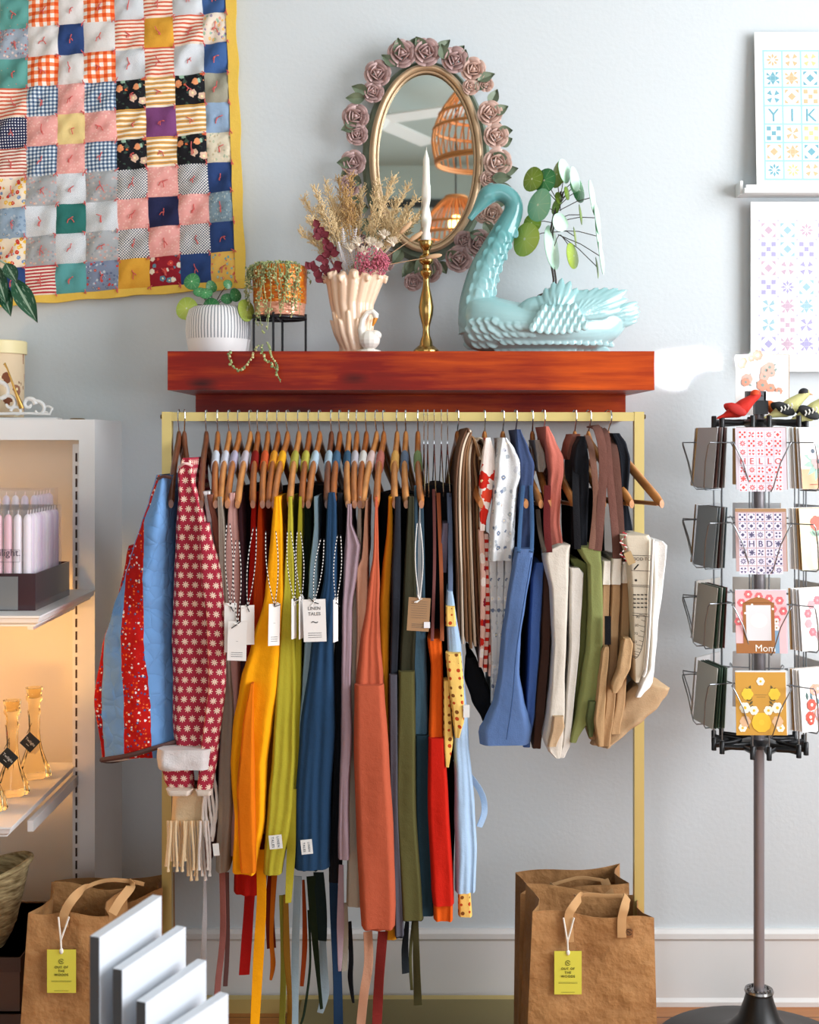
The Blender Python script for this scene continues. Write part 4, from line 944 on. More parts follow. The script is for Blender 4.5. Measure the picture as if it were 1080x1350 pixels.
apron('peach', 'pale peach apron hanging left of the rust apron', [(660, 482, 485), (735, 478, 486), (748, 469, 486), (830, 471, 486), (900, 469, 483), (1100, 470, 480)], .722, '#d8a488', hx=496.5, ex=470.5, bandc='#d0b6b2', seed=17, tone=2, nf=2)
apron('rust', 'large rust red linen apron with a wide front pocket', [(655, 494, 497), (730, 492, 499), (770, 486, 501), (800, 483, 500), (850, 474, 501), (905, 468, 506), (1000, 467, 512), (1100, 470, 518), (1200, 475, 521), (1229, 477, 520)], .74, '#b1553a', hx=506, ex=489, bandc='#b0685e', seed=18, tone=0, nf=3, amp=.008)
apron('mustard', 'mustard yellow apron behind the rust apron', [(655, 512, 517), (700, 510, 518), (760, 503, 517), (800, 499, 515), (870, 502, 513), (960, 504, 513), (1240, 508, 526)], .70, '#c98a1c', hx=523.5, ex=513, bandc='#d8a65c', seed=19, tone=2, nf=2)
apron('slate', 'slate grey apron between the rust and the olive green aprons', [(655, 521, 528), (760, 516, 529), (890, 514, 524), (1060, 515, 525), (1238, 522, 532)], .715, '#22252d', hx=535, ex=528, bandc='#62728a', seed=20, tone=2, nf=1)
apron('moss', 'olive green canvas apron hanging under a brown card tag', [(655, 538, 546), (800, 531, 550), (885, 526, 547), (1060, 521, 549), (1217, 530, 558)], .715, '#2c2b1c', hx=551, ex=548, bandc='#7d9064', seed=21, tone=0, nf=2)  # bib's shade put into the cloth colour; olive returns in the lower front
t_, m_, d_ = AP['yellow']; drape([(902, 330, 334), (960, 319, 334), (1040, 310, 335), (1100, 312, 336), (1152, 316, 337)], .758, .70, 5, 1, .003, nz=20, wr=.002).build('shaded_fold', cloth('#d06c04'), t_, angle=70)  # darker orange strip paints the fold's shade onto the apron front
tie('rust', [(505, 1228, .7), (500, 1290, .7), (497, 1350, .7)], 13, '#7a2622'); tie('peach', [(485, 1228, .68), (486, 1270, .68), (480, 1310, .69), (476, 1350, .69)], 12)
# pockets, and lighter lower fronts for moss and slate
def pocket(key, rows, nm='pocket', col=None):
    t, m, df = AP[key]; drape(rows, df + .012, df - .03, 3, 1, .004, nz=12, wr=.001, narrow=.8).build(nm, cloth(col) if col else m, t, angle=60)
pocket('rust', [(904, 467, 506), (1000, 466, 513), (1100, 469, 519), (1200, 474, 522), (1226, 476, 521)])
pocket('moss', [(886, 525, 547), (1060, 520, 549), (1215, 529, 559)], col='#55532f'); pocket('slate', [(890, 513, 524), (1060, 514, 525), (1236, 521, 533)], col='#4c4c56')  # lower fronts, lighter than the bibs; moss's dark bib stands for shade
# wire hangers with slim dark and bright pieces
wz = {}
def wire_hanger(x, label):
    t = thing('wire_hanger', (X(x, DR), -DR, zbar), label, 'coat hanger', 'slim wire hangers on the gold rail'); o = Vector((X(x, DR), -DR, zbar))
    MB().tube([o + Vector((0, -a, b)) for a, b in ((0, -.06), (0, -.030), (.014, -.012), (.016, .003), (0, .0145), (-.015, .006), (-.016, -.006))], .0013, 6).build('hook', m_chrome, t)
    MB().tube([o + Vector((0, -a, b)) for a, b in ((0, -.06), (.19, -.155), (.185, -.165), (-.185, -.165), (-.19, -.155), (0, -.06))], .0014, 6).build('wire_frame', m_chrome, t); return t
for x, l in ((559, 'thin wire hanger right beside the green banded wooden hanger'), (564, 'second thin wire hanger counted from the green banded wooden one'), (572.5, 'middle one of the five thin wire hangers'), (582, 'fourth of the five thin wire hangers, nearly touching the last'), (590, 'last thin wire hanger before the fan of brown cloths')): wire_hanger(x, l)
apron('denim', 'denim blue apron with curved top edge under the brown card tag', [(832, 541, 561), (870, 543, 562), (900, 546, 563), (960, 546, 566), (1060, 548, 568), (1210, 552, 572)], .70, '#4a6b80', seed=22, nf=2)
pocket('denim', [(970, 546, 567), (1060, 547, 569), (1209, 552, 573)], 'shaded_skirt', '#1c3440')  # shadow on the lower denim painted as dark teal cloth
tie('denim', [(548, 640, .66), (549, 740, .68), (546, 834, .70)], 4, '#3d5565', nm='neck_strap', tw=.1); tie('denim', [(556, 640, .66), (558, 740, .68), (559, 834, .70)], 4, '#3d5565', nm='neck_strap', tw=.1)
apron('vermilion', 'bright orange apron with a red skirt, right of the denim apron', [(843, 564, 584), (880, 568, 585), (960, 566, 586), (1060, 565, 591), (1180, 570, 598), (1216, 572, 598)], .72, '#de5c14', seed=23, nf=2)
pocket('vermilion', [(974, 565, 587), (1060, 564, 592), (1180, 569, 599), (1196, 571, 599)], 'red_pocket', '#c01c0c')  # red ends above the hem; the orange left below stands for sunlight
tie('vermilion', [(572, 645, .66), (573, 740, .68), (570, 845, .72)], 4, '#7a4a48', nm='neck_strap', tw=.1); tie('vermilion', [(578, 650, .66), (582, 760, .69), (583, 845, .72)], 5, '#a05a3a', nm='neck_strap', tw=.1)
m_spot = dots('#e6c069', '#b5431f', 62, .25, '#7a4a20', .25); m_sky = cloth('#a3bfdc')
apron('sky', 'pale blue apron with a yellow dotted side panel, last of the long aprons', [(780, 590, 597), (800, 588, 600), (862, 590, 609), (960, 597, 618), (1060, 600, 627), (1120, 601, 629), (1180, 600, 627)], .725, '', mat=m_sky, seed=24, nf=2, amp=.008)
t, m, df = AP['sky']; drape([(862, 588, 609), (900, 591, 612), (950, 597, 613), (973, 600, 606)], .745, .70, 2, 1, .003, nz=12, narrow=.9, wr=.001).build('dotted_panel', m_spot, t, angle=60)
drape([(898, 585, 592), (980, 585, 598), (1012, 588, 592)], .735, .69, 4, 1, .003, nz=10, narrow=.9, wr=.001).build('dotted_panel', m_spot, t, angle=60)
drape([(800, 588, 600), (826, 588, 602)], .74, .68, 4, 1, .002, nz=6, narrow=.9, wr=.001).build('dotted_panel', m_spot, t, angle=60)
drape([(1130, 603, 618), (1180, 604, 621), (1210, 604, 623)], .66, .62, 4, 1, .003, nz=8, narrow=.9, wr=.001).build('dotted_hem', m_spot, t, angle=60)
tie('sky', [(600, 1000, .6), (632, 1040, .6), (639, 1068, .6), (632, 1090, .6)], 8, nm='apron_tie'); tie('sky', [(592, 650, .66), (594, 720, .68), (594, 800, .72)], 6, '#6a7a98', nm='neck_strap')
apron('greyw', 'added dark filler cloth for the shade between the wire hangers', [(640, 556, 600), (800, 556, 602), (900, 560, 604), (1100, 566, 600), (1190, 572, 600)], .58, '#1b1c22', seed=25)  # dark sheet added for the shade among the wire hangers
apron('greyb', 'added black filler cloth for the shade between the rust and denim aprons', [(650, 500, 552), (800, 496, 548), (1000, 500, 560), (1190, 505, 560)], .58, '#16171b', seed=26)  # filler added where only shade lies between the aprons
apron('dark3', 'added black filler cloth for the shade behind the chartreuse and navy aprons', [(640, 372, 440), (900, 360, 440), (1120, 350, 440)], .56, '#17181d', seed=27)  # unseen sheet added to darken the gaps from behind
apron('slatebib', 'grey violet camisole with a rounded hem on a wire hanger', [(690, 584, 592), (730, 580, 592), (755, 582, 590)], .68, '#6a6478', seed=28, nf=1)
# straps hanging below the hems
for k, pts, w_, c_ in (('yellow', [(343, 1120, .7), (345, 1180, .7), (341, 1260, .7), (336, 1350, .7), (334, 1390, .7)], [13, 13, 14, 12, 12], None),
    ('rose', [(293, 1150, .68), (294, 1230, .68), (288, 1290, .68), (284, 1340, .68)], 8, '#8c5650'), ('mauve1', [(299, 1150, .64), (300, 1240, .64), (297, 1300, .64)], 6, '#6b4a48'),
    ('beige', [(270, 1150, .62), (270, 1210, .62), (268, 1275, .62)], [3, 6, 8], '#b9b9bd'), ('red', [(330, 1170, .62), (326, 1230, .62), (322, 1285, .62)], 14, '#a0100c'), ('red', [(360, 1140, .6), (356, 1200, .6), (358, 1250, .6)], 12, '#7c2a18'),
    ('amber', [(362, 1150, .61), (358, 1230, .61), (360, 1270, .61), (357, 1292, .61)], [8, 5, 7, 3], '#c86c14'), ('olive', [(386, 1040, .72), (384, 1120, .72), (380, 1190, .72)], [10, 12, 8], None), ('olive', [(377, 1180, .66), (378, 1250, .66), (382, 1320, .66), (380, 1380, .66)], [6, 9, 6, 8], '#7a5414'),
    ('olive2', [(372, 1180, .62), (374, 1270, .62), (371, 1370, .62)], 8, '#9a9a3e'), ('bluegrey', [(393, 1155, .65), (390, 1230, .65), (389, 1300, .65), (388, 1380, .65)], 10, '#8fa3ae'), ('orange', [(400, 1160, .6), (402, 1240, .6), (398, 1300, .6)], [3, 7, 5], '#a8481c'),
    ('green', [(411, 1155, .62), (414, 1220, .62), (420, 1290, .62), (424, 1330, .62)], [14, 10, 5, 4], '#22301f'), ('green', [(420, 1150, .62), (424, 1200, .62), (424, 1240, .62)], 14, '#1c2c2c'), ('bluegrey', [(425, 1200, .6), (426, 1270, .6), (428, 1310, .6), (422, 1335, .6)], [6, 12, 12, 8], '#9fb3bf'),
    ('navy', [(438, 1100, .64), (441, 1200, .65), (445, 1290, .66), (447, 1400, .66)], [11, 12, 12, 13], '#1b3452'), ('lilac', [(450, 1140, .7), (449, 1220, .7), (448, 1280, .7)], [6, 10, 4], None), ('cream', [(455, 1190, .66), (456, 1240, .66), (454, 1280, .66)], 7, '#a39f94'), ('black', [(460, 1215, .64), (463, 1260, .64), (462, 1290, .64), (466, 1322, .64)], [7, 6, 7, 3], None),
    ('moss', [(548, 1210, .68), (549, 1260, .68), (551, 1325, .68)], [7, 9, 11], '#3f3c22'), ('slate', [(537, 1215, .66), (534, 1250, .66), (535, 1283, .66)], [5, 9, 10], '#20262c'), ('moss', [(545, 1215, .65), (541, 1260, .65), (543, 1305, .65)], 4, '#4a4728'), ('green', [(407, 1200, .6), (409, 1270, .6), (402, 1330, .6), (397, 1350, .6)], 3, '#28382a')):
    tie(k, pts, w_, c_)
# white woven labels near hems
def woven(key, x0, y0, x1, y1, d, lines=True, rot=.1):
    t, m, df = AP[key]; c = P((x0 + x1) / 2, (y0 + y1) / 2, d); w_, h_ = (x1 - x0) / S(d), (y1 - y0) / S(d); M = Matrix.Translation(c) @ Matrix.Rotation(-rot, 4, 'Y')
    o = MB().box((-w_ / 2, -.0008, -h_ / 2), (w_ / 2, .0008, h_ / 2), M=M).build('woven_label', cloth('#dfe0de', .1), t, smooth=False)
    if lines:
        tb = MB(); 
        for k, s_ in enumerate(('LINEN', 'TALES')): tb.text(s_, w_ * .27, M @ Matrix.Rotation(PI / 2, 4, 'Y') @ Matrix.Translation((0, -.001, (.12 - .42 * k) * w_)), space=1.2)
        tb.build('printed_text', plain('#33404a', .8), o, smooth=False)
woven('olive', 355, 1101, 372, 1119, .752, rot=.1); woven('navy', 397, 1107, 412, 1126, .757); woven('beige', 281, 1112, 289, 1128, .735, False); 
MB().box(P(611, 946, .747), P(619, 929, .74)).build('woven_label', cloth('#dfe0de', .1), AP['sky'][0], smooth=False)
# paper tags on twine
swing_tag(AP['beige'][0], 296, 795, 312, 860, .735, top=((301, 690),), lines=None, yaw=.2)
swing_tag(AP['rose'][0], 301, 819, 326, 871, .755, tilt=.03, top=((313, 712),), lines=[('_', .1, .5)])
swing_tag(AP['mauve1'][0], 318, 798, 335, 850, .742, top=((336, 695),), yaw=.3)
swing_tag(AP['yellow'][0], 355, 796, 369, 851, .765, top=((357, 700), .02), lines=[('_', .1, .45)], yaw=.5, tilt=.02)
swing_tag(AP['olive'][0], 385, 789, 390, 842, .765, top=((381, 700),), yaw=1.2)
swing_tag(AP['olive2'][0], 395, 786, 399, 842, .76, top=((394, 700),), yaw=1.3)
swing_tag(AP['navy'][0], 399, 790, 429, 846, .77, top=((425, 710),), lines=[('LINEN', .11, .25), ('TALES', .11, .38), ('~', .3, .62)], tilt=-.03)
swing_tag(AP['black'][0], 440, 790, 445, 846, .76, top=((447, 705),), yaw=1.25)
swing_tag(AP['moss'][0], 539, 788, 568, 832, .76, mat='#a07c58', tilt=.06, top=((552, 690),), lines=[('________', .12, .1 + .07 * k) for k in range(8)], twine='w')

MB().box(P(559, 828, .7625), P(567, 820, .7615)).build('price_sticker', plain('#e8e8ee', .6), AP['moss'][0], smooth=False)
# ================================================================ JACKETS, SCARF
put_hanger('j0', 236, 217, 3, 'wooden coat hanger nearest the left post carrying the blue and red quilted jacket', L=.19)
put_hanger('j1', 243, 250, 3, 'wooden coat hanger inside the raised collar of the daisy print jacket', L=.12)
put_hanger('j2', 272, 257, 3, 'dark wide wooden coat hanger between the daisy jacket and the aprons', L=.21)
g = NG('quilted_blue'); g.uv(); dn_ = g.noise(7, g.objv, 2, 1); v1 = g.voro(17, dn_, 'DISTANCE_TO_EDGE'); vv = g.n('ShaderNodeMix', data_type='VECTOR'); vv.inputs[0].default_value = .06; g.t.links.new(g.objv, vv.inputs[4]); g.t.links.new(dn_, vv.inputs[5]); v1 = g.voro(34, vv.outputs[1], 'DISTANCE_TO_EDGE')
g.base(lin('#6c9bd2'), .9); g.bump(g.M('POWER', g.M('MINIMUM', v1.outputs[0], .25), .5), .55, .006); m_jb = g.m; m_jr = floral('#b51410', ['#e8e0e0', '#e05a20', '#c02418', '#3a4a80'], 150, .36)
jr = [(626, 206, 208, 211, 224), (660, 196, 197, 200, 226), (687, 188, 189, 191, 227), (720, 176, 177, 190, 227), (760, 165, 166, 189, 227), (800, 150, 163, 189, 227), (850, 137, 159, 190, 227), (925, 134, 163, 198, 233), (1000, 138, 164, 201, 241)]
jk = thing('quilted_jacket', P(215, 630, .66), 'blue and red striped quilted jacket hanging at the left end of the rail', 'jacket')
panels([r for r in jr], .70, .42, .05, 3, .009, .010).build('jacket_body', [m_jb, m_jr, m_jb], jk, angle=70)
drape([(720, 168, 180), (735, 164, 186), (790, 152, 175), (850, 134, 150), (925, 122, 142), (1003, 134, 146)], .655, .50, 2, 1, .004, nz=24).build('sleeve', m_jr, jk, angle=70)
hb = MB(); strip([(134, 1002, .70), (170, 996, .715), (205, 986, .71), (242, 975, .69)], 6, .7, .003, mb=hb); strip([(134, 1002, .70), (150, 1003, .60), (190, 994, .58), (225, 982, .6)], 5, .7, .003, mb=hb); hb.build('hem_binding', plain('#4a2a26', .6), jk)
strip([(140, 1001, .66), (170, 998, .66), (205, 989, .66)], 7, .66, .002).build('lining', cloth('#d8cfc4'), jk)
strip([(207, 632, .70), (216, 628, .70), (226, 630, .70)], 4, .7, .002).build('neck_trim', plain('#4a2a26', .6), jk)
m_dz = daisies('#a32c40', '#efd9c4', 52, '#d9a0a0')
dj = thing('daisy_jacket', P(245, 610, .68), 'raspberry red daisy print jacket with white cuffs next to the quilted jacket', 'jacket')
drape([(604, 238, 250), (625, 231, 253), (645, 231, 255), (655, 231, 262), (700, 228, 272), (760, 226, 286), (800, 226, 294), (850, 225, 297), (900, 224, 296), (950, 222, 293), (1006, 226, 285)], .715, .40, 5, 2, .010, nz=44, wr=.006).build('jacket_body', m_dz, dj, angle=70)
drape([(690, 262, 275), (760, 262, 290), (820, 270, 296), (900, 272, 296), (1000, 262, 284), (1044, 258, 278)], .735, .60, 8, 1, .006, nz=30).build('sleeve', m_dz, dj, angle=70)
drape([(1008, 208, 252), (1030, 212, 254), (1044, 218, 254)], .725, .60, 6, 1, .006, nz=10).build('sleeve', m_dz, dj, angle=70)
drape([(990, 204, 278), (1000, 203, 277), (1017, 205, 276)], .752, .60, 7, 2, .005, nz=10).build('cuff', cloth('#cfcaca', .8), dj, angle=70)
for (a, b) in ((214, 254), (255, 280)): drape([(1043, a + 2, b), (1050, a + 4, b - 2)], .745, .62, 6, 1, .002, nz=4).build('cuff_edge', cloth('#d8cfc4'), dj)
strip([(236, 616, .725), (244, 611, .735), (253, 614, .72)], 3, .73, .002).build('collar_tie', cloth('#d9b4b0'), dj)
lc = thing('lace_cardigan', P(275, 655, .66), 'white lace trimmed garment half hidden behind the daisy jacket', 'cardigan')
drape([(648, 266, 276), (680, 270, 286), (740, 280, 296), (800, 288, 298), (870, 286, 298)], .69, .40, 3, 2, .006).build('cardigan_body', cloth('#d3d0d2', .9), lc, angle=70)
drape([(652, 272, 280), (690, 278, 288), (730, 284, 292)], .70, .66, 3, 1, .002).build('brown_trim', cloth('#7a4a3c'), lc)
sf = thing('fringed_scarf', P(250, 1045, .68), 'cream woven scarf with long twisted fringe below the daisy jacket', 'scarf')
m_sc = cloth('#e0c8a2', 1.0); m_sw = cloth('#e6e2de', 1.0)
drape([(1040, 224, 274), (1085, 222, 276), (1090, 222, 276)], .69, .62, 3, 2, .004, nz=12).build('scarf_cloth', m_sc, sf)
for k in range(19):
    x0 = 221 + k * 3.0; mb = MB(); pts = []; Lh = 1150 + 8 * math.sin(k * 2.1) + (4 if k > 8 else -8); m = m_sc if k < 14 else m_sw
    for i in range(14): t = i / 13; pts.append(P(x0 + (k - 9) * .15 * t + 1.2 * math.sin(t * 4 + k), 1082 + (Lh - 1082) * t, .70 + .012 * math.sin(k * 1.9)))
    mb.tube(pts, [.0026 * (1 + .22 * math.sin(i * 3.1)) for i in range(13)] + [.0036], 7); mb.build('fringe_cord', m, sf)
for k in range(5):
    x0 = 270 + k * 3.4; mb = MB(); pts = [P(x0 + 2.5 * math.sin(i * .5 + k), 995 + (108 + 6 * (k % 2)) * i / 13, .70) for i in range(14)]
    mb.tube(pts, [.0030 * (1 + .22 * math.sin(i * 2.7)) for i in range(14)], 7); mb.build('fringe_cord', m_sw, sf)
apron('plum', 'dark plum cloth hanging between the scarf fringe and the beige apron', [(1000, 268, 278), (1100, 266, 276), (1150, 268, 272)], .64, '#6a3c3c', seed=31, nf=1, cat='cloth', nm='hanging_cloth')

# ================================================================ RIGHT-HAND GARMENTS AND TOTE BAGS
for key, hx, ex, tn, lb, bar in (('K', 603, 627, 0, 'wooden coat hanger under the fan of folded brown cloths', 0), ('R', 639, 651, 2, 'wooden coat hanger holding the red and white patterned cloth', 0), ('Fl', 663, 686, 2, 'wooden coat hanger inside the grey floral wrap', 0),
     ('N', 680, 706, 2, 'wooden coat hanger with the navy strap, left of two close hangers', 1), ('T', 702, 716, 0, 'wooden coat hanger with a taupe strap, right of two close hangers', 1), ('Pk', 716.5, 750, 2, 'wooden coat hanger sticking out of the salmon pink strap', 1),
     ('Bk', 758, 789, 2, 'wooden coat hanger in the black strap left of the brown straps', 0), ('Br', 776, 826, 2, 'wooden coat hanger beneath the three brown straps', 1), ('Ls', 802, 866, 2, 'last wooden coat hanger, jutting out past the right post of the rail', 1)):
    put_hanger(key, hx, ex, tn, lb, bool(bar))
def piece(nm, label, cat, rows, df, db, col, seed, nf=2, amp=.006, mat=None, part=None, group=None, **kw):
    t = thing(nm, center_root(rows, df), label, cat, group); m = mat or cloth(col)
    drape(rows, df, db, seed, nf, amp, **kw).build(part or (nm.split('_')[-1] + '_body'), m, t, angle=70); AP[label] = (t, m, df); return t
# folded brown cloths, fanned over their hanger
cols = ['#5c4232', '#c9b9a4', '#7a5a42', '#8a6848', '#d8c8b2', '#6a4a36', '#b08a64', '#4e3628', '#a88460']
for i in range(9):
    xb = 602 + i * 4.6; t = thing('folded_cloth', P(xb, 700, .69 - .004 * i), 'folded brown cotton cloth fanned on a hanger between the wire hangers and the red cloth', 'cloth', 'fan of folded brown cloths')
    top = [(614 + i * 2.5, 562 + i * 3.0), (612 + i * 2.6, 585 + i * 2)]
    sheet([(626 + i * 2.0, 590 + i * 4) if i > 2 else (618 + i * 2, 570), (616 + i * 2.2, 566 + i * 3.2), (607 + i * 3.0, 590 + i * 3), (xb - 1, 640), (xb, 700), (xb + 2 + i * .2, 780), (xb + 3 + i * .8, 852 - (i % 3) * 4 + i)], 3.6, .70 - .006 * i, .32).build('cloth_body', cloth(cols[i]), t, angle=50)
for i in range(3):
    t = thing('folded_cloth', P(640, 600, .66), 'folded brown cotton cloth fanned on a hanger between the wire hangers and the red cloth', 'cloth', 'fan of folded brown cloths')
    sheet([(641, 590 + i * 6), (634, 578 + i * 5), (626, 588 + i * 4), (620, 620 + i * 8), (617 + i * 4, 700), (618 + i * 5, 840)], 3, .64 - .01 * i, .36).build('cloth_body', cloth(['#cdbca6', '#6a4c38', '#b59878'][i]), t, angle=50)
m_rw = floral('#f0e4de', ['#d42a1c', '#c8281c', '#e04830'], 26, .47); m_rs = stripes('#e8c8bc', '#c8281c', 55, 1, .6)
piece('patterned_cloth', 'red and white boldly printed cloth wrapped over a hanger beside the brown cloths', 'cloth', [(577, 640, 647), (598, 636, 654), (625, 633, 657), (640, 632, 652), (700, 633, 640)], .70, .40, '', 41, mat=m_rw, nf=2)
for i in range(3):
    piece('patterned_cloth', 'narrow folded red striped cloth in the trio under the red and white print', 'cloth', [(699 + i * 5, 631 + i * 6, 639 + i * 6), (760, 634 + i * 6, 641 + i * 6), (830, 634 + i * 5, 641 + i * 5), (880 + i * 6, 632 + i * 6, 637 + i * 6)], .69 - i * .01, .38, '', 42 + i, mat=m_rs if i % 2 else floral('#e2b8aa', ['#c8281c', '#f0e4de', '#8a1c30'], 40, .4), nf=1, group='folded red striped cloths')
m_fl = floral('#cfd2d4', ['#9ca4ac', '#b8bcc4', '#6c7890', '#e4e6e8'], 70, .34)
piece('floral_wrap', 'pale grey floral wrap draped over a hanger, its top rounded like a shoulder', 'wrap', [(577, 661, 668), (592, 656, 680), (610, 652, 689), (628, 651, 690), (645, 650, 684), (700, 646, 680), (740, 644, 678)], .71, .40, '', 45, mat=m_fl, nf=3, amp=.008)
for i in range(3): piece('floral_cloth', 'narrow grey floral folded cloth in the trio below the floral wrap', 'cloth', [(735, 644 + i * 11, 655 + i * 11), (800, 646 + i * 9, 656 + i * 9), (880, 648 + i * 6, 657 + i * 6), (930 + i * 6, 648 + i * 5, 655 + i * 4)], .69, .40, '', 46 + i, mat=m_fl, nf=1, group='folded grey floral cloths')
piece('navy_halter', 'navy blue cotton top with a rounded collar on the hanger right of the floral wrap', 'top', [(566, 681, 687), (590, 681, 698), (612, 684, 706), (640, 685, 704), (665, 683, 700), (730, 682, 702)], .70, .42, '#38476a', 49)
t = AP['navy blue cotton top with a rounded collar on the hanger right of the floral wrap'][0]
def tstraps(label, lst):
    t, m, df = AP[label]
    for (pts, w_, c_) in lst: strip(pts, w_, .7, .0015, .1).build('carry_strap', cloth(c_) if c_ else m, t)
def tote(label, rows, df, db, col, seed, **kw): return piece('tote_bag', label, 'tote bag', rows, df, db, col, seed, part='bag_body', nf=kw.pop('nf', 1), amp=kw.pop('amp', .004), **kw)
tote('cornflower blue canvas tote bag flaring out at its folded base', [(724, 680, 705), (740, 677, 703), (800, 668, 694), (840, 662, 688), (890, 658, 686), (925, 652, 692), (950, 641, 699), (965, 632, 703), (984, 634, 700)], .74, .44, '#5874a4', 51, wr=.002)
LB = 'cornflower blue canvas tote bag flaring out at its folded base'
tstraps(LB, [([(690, 640, .70), (686, 690, .71), (684, 728, .74)], 5, '#3c5a80'), ([(700, 640, .70), (702, 690, .71), (701, 728, .74)], 5, '#3c5a80')])
strip([(701, 735, .752), (690, 800, .752), (681, 860, .752), (676, 920, .752), (668, 975, .752)], 1.6, .75, .001).build('side_seam', cloth('#3f5a88'), AP[LB][0])
piece('black_cloth', 'black folded cloth poking out left of the blue tote base', 'cloth', [(868, 614, 628), (895, 612, 640), (925, 622, 652), (950, 636, 652), (960, 640, 650)], .66, .44, '#0f1014', 52)
tote('small slate blue tote tucked right behind the cornflower blue tote', [(742, 706, 718), (765, 701, 717), (850, 697, 712), (940, 694, 706), (986, 690, 699)], .71, .42, '#42609a', 53)
tote('dark brown tote bag between the blue and the white canvas totes', [(741, 712, 729), (760, 716, 730), (850, 714, 727), (930, 706, 721), (988, 703, 714)], .70, .42, '#4c352c', 54)
tote('tall natural white canvas tote bag with an open square base', [(719, 738, 753), (728, 714, 753), (740, 716, 752), (780, 726, 752), (850, 730, 749), (900, 727, 746), (940, 722, 746), (975, 716, 745), (990, 722, 742), (1000, 733, 739)], .74, .44, '#cfc8bc', 55, wr=.003, amp=.006)
LW = 'tall natural white canvas tote bag with an open square base'
drape([(945, 729, 744), (960, 727, 746), (985, 722, 734)], .755, .72, 3, 1, .002, nz=8).build('base_gusset', cloth('#bb9f7e'), AP[LW][0])
tstraps(LW, [([(722, 640, .70), (721, 690, .71), (724, 728, .74)], 9, '#5a1c1c'), ([(709, 672, .68), (712, 700, .71), (718, 728, .74)], 6, '#4a4038')])
tote('shorter white canvas tote leaning on the tall natural white one', [(749, 752, 765), (754, 752, 772), (770, 752, 771), (850, 752, 765), (930, 747, 758), (985, 742, 753), (1000, 733, 746)], .725, .44, '#dad6cf', 56, wr=.003)
tote('olive green tote whose rim shows behind the brighter sage tote', [(737, 752, 764), (745, 756, 780), (765, 766, 784), (850, 764, 780), (930, 758, 770), (975, 754, 762)], .70, .42, '#737a48', 57)
tote('sage green canvas tote bag hanging from the brown straps', [(722, 762, 795), (732, 766, 795), (745, 776, 796), (800, 776, 797), (850, 774, 796), (900, 768, 794), (940, 762, 787), (980, 753, 761)], .735, .44, '#858c56', 58, wr=.003)
LS = 'sage green canvas tote bag hanging from the brown straps'
drape([(925, 776, 786), (950, 772, 786), (972, 776, 782)], .745, .71, 3, 1, .002, nz=8).build('base_gusset', cloth('#4e5634'), AP[LS][0])
brn = '#6b473e'
tstraps(LS, [([(779, 563, .62), (788, 566, .70), (795, 600, .71), (794, 650, .71), (788, 726, .735)], 11, brn), ([(774, 575, .60), (781, 600, .70), (786, 660, .71), (780, 724, .735)], 8, '#7a5648'), ([(760, 590, .64), (759, 640, .7), (762, 724, .73)], 9, '#17171b')])
# three tan pouches with white tops
for i, (x0, x1, yt, yb_, lb) in enumerate(((796, 806, 741, 975, 'leftmost tan folded tote with a white turned top'), (808, 821, 738, 985, 'middle tan folded tote with a white turned top'), (822, 834, 742, 968, 'right one of three tan folded totes with white turned tops'))):
    tote(lb, [(yt, x0, x1), (775, x0 - 2, x1 - 1), (850, x0 - 5, x1 - 4), (920, x0 - 10, x1 - 8), (yb_, x0 - 18, x1 - 15)], .725 - .005 * i, .44, '#a98863', 60 + i)
    drape([(yt - 1, x0 - .5, x1 + .5), (771 - 2 * (i == 2), x0 - 2.5, x1 - .5)], .732 - .005 * i, .43, 60 + i, 1, .004, nz=8, wr=.001).build('white_top_band', cloth('#ddd8cc'), AP[lb][0])
tstraps('middle tan folded tote with a white turned top', [([(790, 567, .62), (799, 575, .69), (804, 630, .70), (811, 700, .70), (813, 742, .72)], 10, brn), ([(803, 572, .60), (811, 600, .69), (816, 660, .69), (821, 745, .71)], 10, '#5e3f36')])
tote('folded tan flap hanging in front of the tan totes', [(842, 823, 832), (850, 820, 836), (880, 815, 833), (905, 806, 822), (914, 808, 815)], .76, .66, '#b0906a', 64, wr=.003)
tote('tan roll hanging below the black label beside the sage tote', [(853, 797, 803), (860, 793, 804), (900, 789, 801), (950, 783, 799), (985, 788, 797)], .75, .50, '#a5855f', 65)
MB().box(P(798, 850, .752), P(805, 812, .745)).build('black_label', cloth('#101014'), AP['tan roll hanging below the black label beside the sage tote'][0], smooth=False)
piece('canvas_sling', 'wide tan canvas sling stretched out to the right below the printed towel', 'bag', [(903, 850, 862), (909, 836, 889), (918, 828, 886), (932, 818, 876), (950, 806, 856), (968, 792, 832), (986, 782, 808)], .71, .44, '#b39674', 66, nf=2, amp=.008, wr=.006, part='sling_body')
LP = 'printed_towel'
m_lin = cloth('#cdc2ae', .4)
pt = piece('printed_towel', 'beige printed tea towel with black measuring scale and text', 'tea towel', [(706, 820, 858), (712, 820, 861), (740, 828, 860), (800, 832, 857), (850, 834, 854), (882, 836, 851), (900, 838, 843)], .745, .50, '', 67, mat=m_lin, nf=1, amp=.001, wr=.0005, part='towel_cloth')
pr_ = MB(); dP = .752
def tx(s_, x, y, h, rot=0): pr_.text(s_, h / S(dP), Matrix.Translation(P(x, y, dP)) @ Matrix.Rotation(rot, 4, 'Y'))
tx('GOOD TO', 844, 739, 6); 
def ln(x0, y0, x1, y1, w_=.7): pr_.tube([P(x0, y0, dP), P(x1, y1, dP)], w_ / S(dP) / 2, 4)
ln(832, 732, 858, 733); ln(832, 752, 857, 753); ln(833, 771, 856, 772); ln(833, 773, 856, 774); ln(836, 751, 842, 744, 2); ln(837, 765, 840, 765, 3)
for k in range(4): [ln(835 + i * 5, 784 + k * 5.5, 838.5 + i * 5, 784.3 + k * 5.5, 1.6) for i in range(4)]
